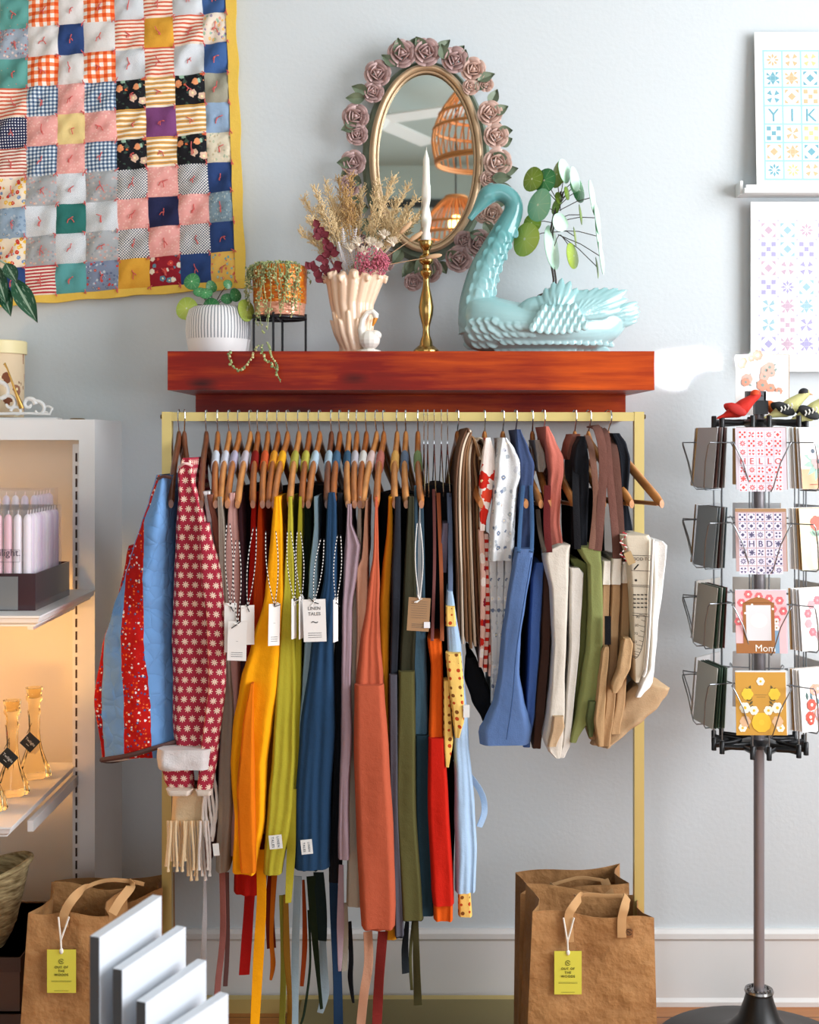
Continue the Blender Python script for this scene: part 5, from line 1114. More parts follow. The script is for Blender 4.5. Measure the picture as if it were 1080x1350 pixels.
ln(834, 808, 855, 810); ln(834, 811, 855, 813)
for k, s_ in enumerate(('90', '80', '70', '60')): tx(s_, 841 - k * 1.2, 815 + k * 11, 5)
arc = [P(849 - 14 * (1 - math.cos(a)) + 2, 812 + 56 * math.sin(a), dP) for a in [k * PI / 2 / 12 for k in range(13)]]; pr_.tube(arc, .0006, 4)
for k in range(12): p_ = arc[k]; pr_.tube([p_, p_ + Vector((-.012 + .004 * (k % 2), 0, .003))], .0005, 4)
pr_.build('printed_text', plain('#26241f', .8), pt, smooth=False)
piece('white_towel', 'white tea towel hanging behind the beige printed towel at the right end', 'tea towel', [(714, 862, 876), (718, 860, 883), (760, 862, 878), (830, 859, 868), (880, 857, 864), (904, 845, 862), (920, 839, 846)], .72, .46, '#e2e1df', 68, nf=1, part='towel_cloth')
piece('salmon_halter', 'salmon pink cotton halter with a pointed collar hanging right of the taupe strap', 'top', [(562, 719, 724), (580, 718, 733), (605, 721, 746), (622, 724, 746), (645, 724, 742), (690, 722, 740), (722, 725, 744)], .69, .44, '#bd6a5c', 70, nf=2)
piece('taupe_strap', 'taupe cloth strap wrapped over the hanger between navy and salmon pink', 'strap', [(580, 704, 712), (600, 707, 720), (615, 708, 722), (622, 710, 718)], .665, .48, '#9d958b', 71, part='strap_cloth')
piece('black_halter', 'black cotton halter with a rounded shoulder left of the brown straps', 'top', [(575, 766, 772), (590, 758, 775), (610, 754, 778), (650, 756, 778), (724, 757, 776)], .69, .44, '#14161c', 72)
piece('brown_halter', 'brown halter edge showing at the top of the hanger left of the black one', 'top', [(572, 752, 766), (585, 746, 766), (602, 746, 756), (606, 748, 754)], .62, .46, '#8a5a4e', 73)
piece('black_apron', 'black halter whose strap hangs over the last hanger by the right post', 'top', [(571, 806, 818), (585, 812, 828), (605, 816, 833), (620, 818, 832), (660, 818, 829), (700, 822, 836)], .67, .46, '#1c2028', 74)
piece('black_backcloth', 'added black filler for the shade behind the salmon and brown straps', 'cloth', [(645, 742, 800), (690, 742, 800), (735, 745, 800)], .56, .42, '#0e0f12', 75)  # filler sheet added for the darkness behind the straps
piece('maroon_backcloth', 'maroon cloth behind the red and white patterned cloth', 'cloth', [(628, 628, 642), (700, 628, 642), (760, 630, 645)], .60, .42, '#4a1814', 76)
piece('shadow_cloth', 'added dark grey filler for the shade behind the navy top and the blue tote', 'cloth', [(650, 650, 722), (740, 650, 722), (860, 655, 716), (930, 668, 708)], .54, .42, '#15161a', 77)  # filler sheet added to darken the space behind top and tote
kn_ = MB(); c_ = P(822, 703, .70)
for k in range(16): a = k * 1.7; kn_.tube([P(821 + 4 * math.sin(k), 702 + k * 2.6, .757), P(823 + 4 * math.sin(k + 1), 704 + k * 2.6, .757)], .0014, 5, k % 2)
kn_.build('red_white_cord', [plain('#b02a34', .8), plain('#e8dcd8', .8)], pt); swing_tag(pt, 822, 728, 832, 745, .765, mat='#b09468', tilt=-.4)

strip([(861, 711, .748), (859, 760, .748), (856, 830, .748), (852, 880, .748), (848, 892, .748)], 3.2, .748, .003).build('white_edge', cloth('#e6e4e0', .3), pt)
# ================================================================ LEFT DISPLAY UNIT
m_white = plain('#e6e6e6', .35); m_wpan = plain('#dcd8d0', .5)
XL = -1.9; sU = S(.286)
un = thing('display_shelving', (X(60, .2), 0, 0), 'white wall shelving unit with slotted upright strips and moulded shelf edges at the left', 'shelving')
UD = .286; zh1, zh0 = Z(553, UD), Z(580, UD); xo, xi = X(125, UD), X(104, UD)
MB().box((XL, -UD, zh0), (xo, 0, zh1)).build('top_rail', m_white, un, smooth=False)
o = MB().box((xi, -UD, .0), (xo, 0, zh0)).build('side_upright', m_white, un, smooth=False)
MB().box((XL, -.03, .0), (xi, -.005, zh0)).build('back_panel', m_wpan, un, smooth=False)
for x in (xi - .003, xi - .62):
    sb = MB(); sb.box((x - .018, -.262, .12), (x - .001, -.248, zh0 - .01)).build('slotted_strip', m_white, un, smooth=False) if x > -1 else sb.box((x - .012, -.045, .12), (x + .012, -.03, zh0 - .01)).build('slotted_strip', m_white, un, smooth=False)
sl = MB(); z = .16
while z < zh0 - .05: sl.box((xi - .014, -.2635, z), (xi - .010, -.2615, z + .020)); z += .030
sl.build('strip_slots', plain('#3a2014', .8), un, smooth=False)
def mshelf(xr, zt_, d0, d1, nm='shelf'):
    prof = [(0, 0), (0, -.004), (-.003, -.006), (-.005, -.014), (-.012, -.019), (-.012, -.022), (-.022, -.022)]
    mb = MB(); rings = []
    for (ox, oz) in prof: rings.append([Vector((XL, -d1 - ox, zt_ + oz)), Vector((xr + ox, -d1 - ox, zt_ + oz)), Vector((xr + ox, -d0, zt_ + oz)), Vector((XL, -d0, zt_ + oz))])
    mb.loft(rings, True); o = mb.build(nm, m_white, un, angle=20)
    MB().box((xi - .02, -d1 + .12, zt_ - .045), (xi - .008, -d0, zt_ - .022)).build('shelf_bracket', m_white, o, smooth=False)
ZA, ZB = 1.092, .673
mshelf(-.733, ZA, .290, .744); mshelf(-.79, ZB, .230, .744)
MB().lathe([(0, 0), (.018, 0), (.02, .003), (.016, .006), (0, .006)], (X(102, .1), -.1, zh1), 20).build('brass_disc', m_brass, None, origin=(X(102, .1), -.1, zh1))
tag(bpy.data.objects['brass_disc'], 'small flat brass disc lying on top of the white shelving unit', 'ornament')
def hooklamp():
    l = bpy.data.lights.new('shelf_lamp', 'POINT'); l.energy = 16.0; l.color = (1, .42, .07); l.shadow_soft_size = .05
    o = bpy.data.objects.new('shelf_lamp_light', l); COL.objects.link(o); o.location = (-1.62, -.62, 1.0)
    l2 = bpy.data.lights.new('shelf_lamp', 'POINT'); l2.energy = 4.5; l2.color = (1, .58, .26); l2.shadow_soft_size = .05
    o2 = bpy.data.objects.new('shelf_lamp_light', l2); COL.objects.link(o2); o2.location = (-1.6, -.5, 1.45)
    sp_ = bpy.data.lights.new('spot', 'SPOT'); sp_.energy = 45; sp_.color = (1, .52, .12); sp_.spot_size = .25; sp_.spot_blend = .7; sp_.shadow_soft_size = .06
    o = bpy.data.objects.new('warm_fill_spot', sp_); COL.objects.link(o); o.location = (-.66, -1.95, .90); o.rotation_euler = (Vector((-.84, 0, 1.00)) - Vector(o.location)).to_track_quat('-Z', 'Y').to_euler()  # unseen spot, added for a warm glow on the shelving's side
hooklamp()
# hat box with stick and scrollwork
hc = Vector((X(-4, .11), -.11, zh1)); R = 38 / S(.11)
hb = thing('hat_box', hc, 'round cream lidded box with a brown floral print on the shelving unit', 'box')
MB().lathe([(0, .008), (R * .9, .008), (R * .93, Z(465, .11) - zh1), (0, Z(465, .11) - zh1)], hc, 40).build('box_body', floral('#dcc6a6', ['#7a4a34', '#c08a70', '#e6d6b8', '#9a6a54'], 26, .33), hb)
MB().lathe([(R * .93, Z(467, .11) - zh1), (R * 1.01, Z(467, .11) - zh1), (R * 1.01, Z(451, .11) - zh1), (R * .98, Z(450, .11) - zh1), (0, Z(450, .11) - zh1)], hc, 40).build('lid', plain('#e6d8a6', .5), hb)
sk_ = thing('gold_stick', P(28, 540, .19), 'slim antique gold wand leaning on the round cream box', 'ornament')
MB().tube([P(5, 481, .2), P(6, 479, .2), P(10, 487, .2), P(20, 515, .2), P(29, 538, .19)], [.002, .003, .002, .003, .007], 10).build('wand', plain('#a88444', .3, .8), sk_)
fr = thing('scroll_ornament', P(40, 548, .19), 'white scrollwork ornament with curling leaves standing on the shelving unit', 'ornament')
def curl(cx, cy, r, t0, turns, d=.19, w=3, sgn=1, mb=None):
    mb = mb or MB(); pts = []; n = 22
    for i in range(n): t = i / (n - 1); a = t0 + sgn * t * turns * 2 * PI; q_ = r * (1 - .75 * t); pts.append(P(cx + q_ * math.cos(a), cy - q_ * math.sin(a), d))
    return mb.tube(pts, [w / S(d) / 2 * (1.1 - .5 * i / n) for i in range(n)], 8)
mb = MB()
for a in ((0, 517, 16, PI, 1.1, .19, 6, -1), (12, 532, 12, 2.6, .9, .19, 5, -1), (38, 533, 9, 0, 1.0, .19, 6, 1), (50, 540, 12, 2.2, .8, .19, 5, -1), (62, 541, 7, 0, .8, .19, 3, 1), (22, 543, 8, 3, .9, .19, 4, -1), (-6, 538, 10, 1, .9, .19, 5, 1)): curl(*a[:5], a[5], a[6], a[7], mb)
mb.tube([P(-20, 546, .19), P(15, 545, .19), P(40, 545, .19), P(66, 546, .19), P(69, 537, .19)], .0035, 8)
mb.box((X(-40, .19), -.2, zh1), (X(77, .19), -.16, zh1 + .006)); mb.build('scrollwork', m_white, fr)

# candles in clear boxes
g = NG('clear_plastic'); g.base((1, 1, 1, 1), .08); tr = g.n('ShaderNodeBsdfTransparent'); mx = g.n('ShaderNodeMixShader'); mx.inputs[0].default_value = .09; tr.inputs[0].default_value = (.985, .98, .99, 1)
g.t.links.new(tr.outputs[0], mx.inputs[1]); g.t.links.new(g.b.outputs[0], mx.inputs[2]); g.t.links.new(mx.outputs[0], g.t.nodes['Material Output'].inputs[0]); m_clear = g.m
m_cl = [plain('#ecdcec', .4, Subsurface_Weight=.1), plain('#f6ecf2', .4, Subsurface_Weight=.1), plain('#ecb8c4', .4, Subsurface_Weight=.1), plain('#dfc8e0', .4)]
def cbox(nm, label, x0, x1, d0, d1, z0, z1, mt, part, lid=False, wall=.0015):
    t = thing(nm, ((x0 + x1) / 2, -(d0 + d1) / 2, z0), label, 'box'); mb = MB()
    mb.box((x0, -d1, z0), (x1, -d1 + wall, z1)).box((x0, -d0 - wall, z0), (x1, -d0, z1)).box((x0, -d1 + wall, z0), (x0 + wall, -d0 - wall, z1)).box((x1 - wall, -d1 + wall, z0), (x1, -d0 - wall, z1)).box((x0 + wall, -d1 + wall, z0), (x1 - wall, -d0 - wall, z0 + wall))
    if lid: mb.box((x0, -d1, z1), (x1, -d0, z1 + .001))
    mb.build(part, mt, t, smooth=False); return t
cbox('display_tray', 'dark plum display tray holding the pink candle boxes on the upper shelf', -1.13, -.765, .40, .664, ZA, ZA + .076, plain('#3a1c24', .15, Coat_Weight=.6), 'tray_body', wall=.003)
gl_ = MB().box((-1.13, -.668, ZA + .002), (-.80, -.665, ZA + .07)).build('front_window', plain('#8a8a8c', .1, .3), bpy.data.objects['display_tray'], smooth=False)
def candle(loc, h, mt, label, grp, proto={}):
    k = (round(h, 3), mt)
    if k not in proto:
        t = thing('dinner_candle', loc, label, 'candle', grp); x, y, z = loc
        MB().lathe([(0, 0), (.0085, 0), (.0085, h * .93), (.0065, h * .965), (.003, h * .985), (0, h * .99)], loc, 14).build('wax', m_cl[mt], t); MB().tube([(x, y, z + h * .98), (x + .001, y, z + h + .006)], .0008, 5).build('wick', m_cl[1], t); proto[k] = t; return t
    return copy_thing(proto[k], loc, 0, label, grp)
bA = cbox('candle_box', 'clear plastic box of pink and lilac candles standing in front on the upper shelf', -1.10, -.775, .43, .655, ZA + .010, ZA + .205, m_clear, 'clear_case', True)
bB = cbox('candle_box', 'clear plastic box of lilac candles behind and above the front candle box', -1.10, -.835, .24, .40, ZA + .045, ZA + .235, m_clear, 'clear_case', True)
MB().box((-1.10, -.40, ZA), (-.835, -.24, ZA + .044)).build('box_riser', plain('#b9a8b4', .5), bB, smooth=False)
for k in range(13): candle((-.787 - .020 * k, -.643, ZA + .013), .185, (1, 1, 2, 2, 0, 1, 2, 1, 0, 1, 2, 1, 0)[k], 'slender pink or lilac candle in the front row of the front clear box', 'candles in the front row of the front box')
for k in range(10): candle((-.7875, -.643 + .0205 * (k + 1), ZA + .013), .185, (0, 1, 0, 3, 0, 1, 0, 3, 0, 3)[k], 'slender lilac candle along the right side of the front clear box', 'candles along the side of the front box')
for k in range(11): candle((-.848 - .021 * k, -.388, ZA + .048), .178, (0, 0, 1, 0, 1)[k % 5], 'slender lilac candle in the front row of the rear clear box', 'candles in the rear box')
for k in range(5): candle((-.848, -.388 + .025 * (k + 1), ZA + .048), .178, 0, 'slender lilac candle on the right side of the rear clear box', 'candles on the side of the rear box')
def onface(x, y, d): return Matrix.Translation(P(x, y, d))
mb = MB(); mb.text('Twilight.', .021, onface(4, 733, .657)); p0, p1 = P(-14, 725, .657), P(26, 741, .657)
for a, b in (((p0.x, p0.z), (p1.x, p0.z)), ((p0.x, p1.z), (p1.x, p1.z)), ((p1.x, p0.z), (p1.x, p1.z))): mb.tube([(a[0], p0.y, a[1]), (b[0], p0.y, b[1])], .0004, 4)
mb.build('printed_label', plain('#5a4a58', .7), bA, smooth=False)
# amber glass candlesticks
g = NG('amber_glass'); g.base(lin('#fff0c4'), .04); g.b.inputs['Transmission Weight'].default_value = 1.0; g.b.inputs['IOR'].default_value = 1.25; m_amb = g.m
def gstick(x, y, d, label):
    b = P(x, y, d); c = Vector((b.x, b.y, ZB)); t = thing('glass_candlestick', c, label, 'candlestick'); mb = MB(); n = 32; rings = []
    pr = [(.001, .001), (.034, 0), (.036, .006), (.033, .020), (.025, .040), (.018, .060), (.0135, .085), (.0115, .110), (.0125, .135), (.015, .150), (.0125, .155), (.014, .170), (.019, .176), (.019, .182), (.016, .186), (.0185, .198), (.0195, .203), (.014, .203), (.012, .18), (.001, .178)]
    for r, z in pr:
        fl = .10 if z < .14 else .03; rings.append([c + Vector((r * (1 + fl * math.cos(16 * PI * i / n)) * math.cos(2 * PI * i / n), r * (1 + fl * math.cos(16 * PI * i / n)) * math.sin(2 * PI * i / n), z)) for i in range(n)])
    mb.loft(rings, True).build('glass_body', m_amb, t, angle=70)
    M = Matrix.Translation(c + Vector((0, -.032, .085))) @ Matrix.Rotation(.75, 4, 'Y') @ Matrix.Rotation(-.1, 4, 'X'); h = .0165
    tg = MB().box((-h, -.0005, -h), (h, .0005, h), M=M).build('black_tag', plain('#121214', .4), t, smooth=False)
    M2 = Matrix.Translation(c + Vector((0, -.0335, .085))) @ Matrix.Rotation(-.35 + .0, 4, 'Y')
    M3 = Matrix.Translation(c + Vector((0, -.0335, .085))) @ Matrix.Rotation(.75, 4, 'Y')
    MB().text('Twilight', .0085, M3 @ Matrix.Translation((0, 0, -.001))).box((-.004, -.0003, -.008), (.004, 0, -.007), M=M3).build('printed_text', plain('#e8e6e0', .7), tg, smooth=False)
    MB().tube([c + Vector((-.008, -.03, .104)), c + Vector((.0, -.018, .125))], .0007, 5).build('tag_string', plain('#2a2a2a', .8), tg)
gstick(16, 1047, .50, 'amber glass candlestick with a black tag, second from the shelf edge'); gstick(45, 1024, .355, 'tallest looking amber glass candlestick with a black tag nearest the right shelf end'); gstick(-14, 1072, .62, 'amber glass candlestick cut off by the left edge of the photo')
# basket, cartons and small things at lower left
bc = Vector((X(-22, .52), -.52, .352)); bk = thing('straw_basket', bc, 'woven straw basket with a rolled rim at the far left on cartons', 'basket')
g = NG('woven_straw'); g.uv(); mp = g.n('ShaderNodeMapping'); g.t.links.new(g.objv, mp.inputs[0]); mp.inputs['Scale'].default_value = (30, 30, 130); wv = g.noise(1.0, mp.outputs[0], 3)
g.base(g.ramp(wv, [(.3, lin('#6f5a34')), (.7, lin('#cdbb8c'))]), .9); g.bump(wv, .8, .004)
mb = MB(); rings = []
for (r, z, tl) in ((.045, 0, 0), (.062, .03, 0), (.078, .08, .004), (.090, .12, .012), (.098, .15, .02), (.100, .155, .02), (.096, .153, .02), (.088, .12, .012), (.070, .05, 0), (.02, .012, 0)):
    rings.append([bc + Vector((r * math.cos(2 * PI * i / 40), r * math.sin(2 * PI * i / 40), z + tl * math.cos(2 * PI * i / 40) * 1.5)) for i in range(40)])
mb.loft(rings, True).build('basket_body', g.m, bk)
MB().tube([bc + Vector((.099 * math.cos(2 * PI * i / 40), .099 * math.sin(2 * PI * i / 40), .153 + .03 * math.cos(2 * PI * i / 40))) for i in range(41)], .0065, 8).build('rolled_rim', g.m, bk)
MB().ell(bc + Vector((.01, -.01, .10)), (.055, .055, .05)).build('leather_lining', plain('#6a3418', .6), bk)
dkc = plain('#5a4034', .7)
for i, (x1, h0, h1, lb) in enumerate(((X(30, .60), 0, .145, 'lowest dark brown carton under the straw basket'), (X(32, .60), .146, .235, 'middle dark brown carton under the straw basket'), (X(26, .58), .236, .35, 'top dark brown carton carrying the straw basket'))):
    t = thing('carton', (x1 - .2, -.45, h0), lb, 'box'); MB().box((x1 - .42, -.60 + .01 * i, h0), (x1, -.26, h1)).build('carton_body', dkc, t, smooth=False); MB().box((x1 - .42, -.604 + .01 * i, h1 - .03), (x1 + .003, -.25, h1)).build('carton_lid', plain('#4a332a', .7), t, smooth=False)
# big-leaved plant at far left
pl = thing('philodendron', P(-40, 330, .85), 'dark green pointed plant leaves reaching in at the far left above the shelving', 'plant')
g = NG('dark_leaf'); u_, v_ = g.uv(); vn = g.M('LESS_THAN', g.M('ABSOLUTE', u_), .12); st_ = g.M('GREATER_THAN', g.noise(6, g.uvv, 3), .6)
g.base(g.mix(g.M('MULTIPLY', g.M('MAXIMUM', vn, g.M('MULTIPLY', st_, .6)), .55), lin('#1f4a32'), lin('#b9cdb4')), .3); m_dl = g.m
pcn = P(-95, 330, .85); MB().lathe([(0, 0), (.035, 0), (.05, .07), (.046, .07), (.044, .06), (0, .06)], pcn + Vector((0, 0, -.03)), 24).tube([pcn + Vector((0, 0, .03)), Vector((pcn.x, pcn.y, HC))], .002, 6).build('hanging_pot', plain('#d8d2c8', .6), pl)
for (a, b, w_) in (((18, 368), (49, 424), .036), ((8, 348), (22, 372), .026), ((0, 372), (14, 416), .028), ((-8, 350), (8, 400), .03), ((-20, 340), (-6, 390), .03)):
    A, B = P(*a, .85), P(*b, .88); mb = MB(); mb.leaf(A, B - A, (.2, -1, .25), (B - A).length, w_, 0, .05, 10, 1.0, .1); mb.tube([P(-95, 330, .85), P(-60, 325, .85), (P(-40, 330, .85) + A) / 2 + Vector((0, 0, .006)), A], .0018, 6); mb.build('pointed_leaf', m_dl, pl)

# ================================================================ PAPER SHOPPING BAGS
g = NG('washed_kraft_paper'); g.uv(); n1 = g.noise(7, g.objv, 5); n2 = g.noise(22, g.objv, 4)
g.base(g.ramp(g.M('ADD', g.M('MULTIPLY', n1, .7), g.M('MULTIPLY', n2, .3)), [(.3, lin('#8a5c30')), (.7, lin('#b98a56'))]), .75); g.bump(g.M('ADD', n1, n2), .9, .012); m_kraft = g.m
m_kin = plain('#6f4526', .85); m_yel = plain('#d9d24a', .6)
def logo(mb, M, r):
    mb.tube([M @ Vector((r * math.cos(a), 0, r * math.sin(a))) for a in [.4 + k * .25 for k in range(23)]], r * .11, 5); mb.tube([M @ Vector((r * (-.5 + .07 * k), 0, r * .3 * math.sin(k * .45))) for k in range(15)], r * .1, 5)
def bag(label, tl, tr, bl, br, d, depth, tagx=None, text=False, top_wob=.004, hand=None, lean=0.0):
    """tl, tr: image points of the front face's top corners at depth d; bl, br: x px at floor level reference row 1350"""
    A, B = P(*tl, d), P(*tr, d); C0, C1 = X(bl, d), X(br, d); zr = Z(1350, d)
    sl0 = (C0 - A.x) / (A.z - zr); sl1 = (C1 - B.x) / (B.z - zr); x0b, x1b = A.x + sl0 * A.z, B.x + sl1 * B.z
    t = thing('paper_bag', ((A.x + B.x) / 2, -d + depth / 2, 0), label, 'shopping bag'); N = 14; mb = MB()
    def ring(f, ins=0.0):
        zf0, zf1 = A.z * f, B.z * f; xa, xb = x0b + (A.x - x0b) * f, x1b + (B.x - x1b) * f; pts = []
        for i in range(N + 1):
            u = i / N; z = (zf0 + (zf1 - zf0) * u) + (top_wob * math.sin(u * 9 + d * 20) if f > .98 else 0); pts.append(Vector((xa + (xb - xa) * u, -d + ins + .004 * math.sin(u * PI * 3 + f * 5) * f, z)))
        for i in range(1, 4): u = i / 4; pinch = .022 * math.sin(u * PI) * f; pts.append(Vector((xb - pinch - ins, -d + ins + (depth - 2 * ins) * u, zf1 - .004 * u)))
        for i in range(N + 1): u = 1 - i / N; pts.append(Vector((xa + (xb - xa) * u, -d + depth - ins + .003 * math.sin(u * 7), (zf0 + (zf1 - zf0) * u) + (.006 * math.sin(u * 5 + 1) if f > .98 else 0))))
        for i in range(1, 4): u = 1 - i / 4; pinch = .022 * math.sin(u * PI) * f; pts.append(Vector((xa + pinch + ins, -d + ins + (depth - 2 * ins) * u, zf0 - .004 * u)))
        return pts
    fs_ = [0.001, .1, .25, .4, .55, .7, .82, .92, 1.0]; mb.loft([ring(f) for f in fs_] + [ring(f, .0015) for f in (1.0, .9, .7)], False)
    b = ring(.7, .0016); mb.add(b, [tuple(range(len(b)))], 0); b = ring(.001); mb.add(b, [tuple(range(len(b)))[::-1]], 0)
    body = mb.build('bag_body', m_kraft, t, angle=50)
    if hand:
        for pts in hand: strip(pts, 11 if len(pts[0]) < 4 else pts[0][3], d, .001, .15).build('handle', plain('#b98e5e', .8), t)
    if tagx:
        x0, y0, x1, y1, dt, sx, sy, fx = tagx; p0, p1 = P(x0, y0, dt), P(x1, y1, dt)
        tg = MB().box((p0.x, p0.y, p1.z), (p1.x, p0.y + .001, p0.z)).build('yellow_tag', m_yel, t, smooth=False); w_ = p1.x - p0.x; h_ = p0.z - p1.z; cx = (p0.x + p1.x) / 2; tb = MB(); yy = p0.y - .0006
        for k, s_ in enumerate(('OUT OF', 'THE', 'WOODS')): tb.text(s_, h_ * .078, Matrix.Translation((cx, yy, p0.z - h_ * (.43 + .088 * k))), space=1.15)
        logo(tb, Matrix.Translation((cx, yy, p0.z - h_ * .27)), h_ * .055)
        for k in range(2): tb.box((cx - w_ * .35, yy, p0.z - h_ * (.72 + .02 * k)), (cx + w_ * .35, yy + .0004, p0.z - h_ * (.717 + .02 * k)))
        tb.box((cx - w_ * .25, yy, p0.z - h_ * .95), (cx + w_ * .25, yy + .0004, p0.z - h_ * .945)); tb.build('printed_text', plain('#4a4a1a', .8), tg, smooth=False)
        st_ = MB(); k0 = Vector((cx, yy, p0.z - h_ * .03)); kn = Vector((cx - .001, yy, p0.z + h_ * .22)); st_.tube([k0, (k0 + kn) / 2, kn, P(sx, sy, dt)], .0018, 6); st_.tube([kn, P(fx, sy, dt)], .0018, 6); st_.ell(k0, (.004, .003, .006)); st_.build('tag_cord', plain('#e8e4da', .8), tg)
    return t, body
t, b = bag('brown kraft paper bag with a yellow tag at the right, before a darker one', (702, 1201), (863, 1212), (696, 1350)[0], 866, .63, .15, (731, 1254, 767, 1311, .642, 743, 1210, 757),
    hand=[[(751, 1242, .636, 12), (750, 1208, .637), (756, 1195, .633), (765, 1182, .60), (762, 1181, .57)], [(820, 1236, .637, 12), (820, 1212, .637), (824, 1195, .633), (827, 1182, .60)], [(762, 1181, .59, 5), (775, 1179, .59), (800, 1181, .59), (828, 1181, .59)]])
lb_ = MB(); M = Matrix.Translation(P(829.5, 1229, .6345)); h = 5 / S(.634); lb_.box((-h, -.0012, -h * 1.35), (h * 1.05, 0, h), M=M); lb_.build('logo_patch', plain('#8a5a30', .8), t, smooth=False)
lg = MB(); logo(lg, Matrix.Translation(P(829.5, 1229, .637)), 3.9 / S(.63)); lg.build('logo_mark', plain('#3a2616', .8), t)
t2, b2 = bag('darker kraft paper bag at the right with arched handles, behind the yellow tagged one', (686, 1179), (830, 1163), 684, 833, .44, .13, hand=[[(748, 1200, .445, 11), (740, 1185, .44), (728, 1172, .43), (724, 1168, .42)], [(808, 1192, .445, 11), (803, 1175, .44), (797, 1160, .42)], [(724, 1168, .42, 4), (742, 1162, .42), (764, 1157, .42), (785, 1159, .42), (800, 1162, .42)]])
mb = MB(); mb.text('OUT OF', 4.4 / S(.455), Matrix.Translation(P(772, 1201, .458)) @ Matrix.Rotation(-.06, 4, 'Y')); mb.text('THE WOODS', 4.4 / S(.455), Matrix.Translation(P(778, 1206, .458)) @ Matrix.Rotation(-.06, 4, 'Y')); logo(mb, Matrix.Translation(P(757, 1202, .458)), 3 / S(.455)); mb.build('printed_text', plain('#4a3018', .8), t2, smooth=False)
bag('brown washed kraft paper bag with a yellow tag at the left, behind the grey boards', (38, 1203), (143, 1207), 27, 150, .78, .16, (62, 1252, 100, 1309, .795, 77, 1209, 91), hand=[[(84, 1222, .787, 12), (85, 1204, .787), (96, 1185, .78), (110, 1172, .74), (122, 1168, .70)], [(148, 1205, .787, 12), (158, 1188, .77), (172, 1170, .74), (172, 1164, .72)], [(112, 1170, .73, 5), (130, 1163, .72), (150, 1160, .72), (178, 1163, .72), (190, 1166, .72)]])
bag('crumpled darker kraft bag at the left standing behind the yellow tagged bag', (48, 1194), (214, 1178), 44, 216, .55, .14, top_wob=.012)

# ================================================================ GREY BOARDS ON A STEPPED STAND (NEAR)
m_brd = plain('#c6ccd4', .55); m_edge = plain('#454a50', .6)
sdv = Vector((.048, .142, 0)).normalized(); sn = Vector((sdv.y, -sdv.x, 0))
base = thing('stepped_stand', (-.33, -1.76, 0), 'dark stand under the leaning pale grey boards at the lower left', 'stand')
bt = MB().box((-.46, -1.95, 0), (-.10, -1.50, .60)); bt.build('stand_body', plain('#2a2a2e', .5), base, smooth=False)
for k, ((ax, ay), (bx, by), lb) in enumerate((((131, 1236), (213, 1181), 'tallest pale grey board at the back of the row of four'), ((161, 1279), (245, 1222), 'second tallest pale grey board in the row of four'), ((192, 1322), (272, 1266), 'third pale grey board in the row of four'), ((222, 1362), (301, 1310), 'lowest front pale grey board in the row of four'))):
    zt_ = (.846, .811, .778, .748)[k]; s0_ = (ay - HY) / (CZ - zt_); s1_ = (by - HY) / (CZ - zt_); A = Vector(((ax - 540) / s0_, -(D - F / s0_), 0)); B = Vector(((bx - 540) / s1_, -(D - F / s1_), 0))
    dv = (B - A).normalized(); nn = Vector((dv.y, -dv.x, 0)); nn = nn if nn.x < 0 else -nn; th = 14.5 / s0_
    z0 = .601; t = thing('grey_board', (A.x, A.y, z0), lb, 'board')
    vs = [A, B, B + nn * th, A + nn * th]; mb = MB(); mb.add([Vector((v.x, v.y, z0)) for v in vs] + [Vector((v.x, v.y, zt_)) for v in vs], [(3, 2, 1, 0), (4, 5, 6, 7), (0, 1, 5, 4), (1, 2, 6, 5), (2, 3, 7, 6)], 0)
    mb.add([Vector((v.x, v.y, z_)) for v in (vs[3], vs[0]) for z_ in (z0, zt_)], [(0, 2, 3, 1)], 1)
    ob = mb.build('board_body', [m_brd, m_edge], t, smooth=False)

# ================================================================ PRINTS AND LEDGE ON THE RIGHT
def block(mb, cx, cz, h, kind, c0, M):
    T = lambda *p: mb.add([(cx + x * h, -.0004, cz + z * h) for x, z in p], [tuple(range(len(p)))], c0, None, M)
    if kind == 0:
        for a in range(4): r_ = lambda x, z: (x * math.cos(a * PI / 2) - z * math.sin(a * PI / 2), x * math.sin(a * PI / 2) + z * math.cos(a * PI / 2)); T(r_(-.3, .3), r_(0, .85), r_(.3, .3)); T(r_(.3, .3), r_(.75, .75), r_(.35, .8))
        T((-.28, -.28), (.28, -.28), (.28, .28), (-.28, .28))
    elif kind == 1:
        for x in (-.6, 0, .6):
            for z in (-.6, 0, .6):
                if (x == 0) == (z == 0): T((x - .26, z - .26), (x + .26, z - .26), (x + .26, z + .26), (x - .26, z + .26))
    elif kind == 2:
        for a in range(4): r_ = lambda x, z: (x * math.cos(a * PI / 2) - z * math.sin(a * PI / 2), x * math.sin(a * PI / 2) + z * math.cos(a * PI / 2)); T(r_(0, 0), r_(.75, .2), r_(.55, .75)); 
    elif kind == 3:
        T((0, -.5), (.5, 0), (0, .5), (-.5, 0))
        for x in (-1, 1):
            for z in (-1, 1): T((x * .85, z * .85), (x * .35, z * .85), (x * .85, z * .35))
    elif kind == 4:
        for a in range(8): r_ = lambda x, z: (x * math.cos(a * PI / 4) - z * math.sin(a * PI / 4), x * math.sin(a * PI / 4) + z * math.cos(a * PI / 4)); T(r_(.15, 0), r_(.5, .16), r_(.85, 0), r_(.5, -.16))
    else:
        for x in (-1, 1):
            for z in (-1, 1): T((x * .12, z * .12), (x * .8, z * .35), (x * .35, z * .8))
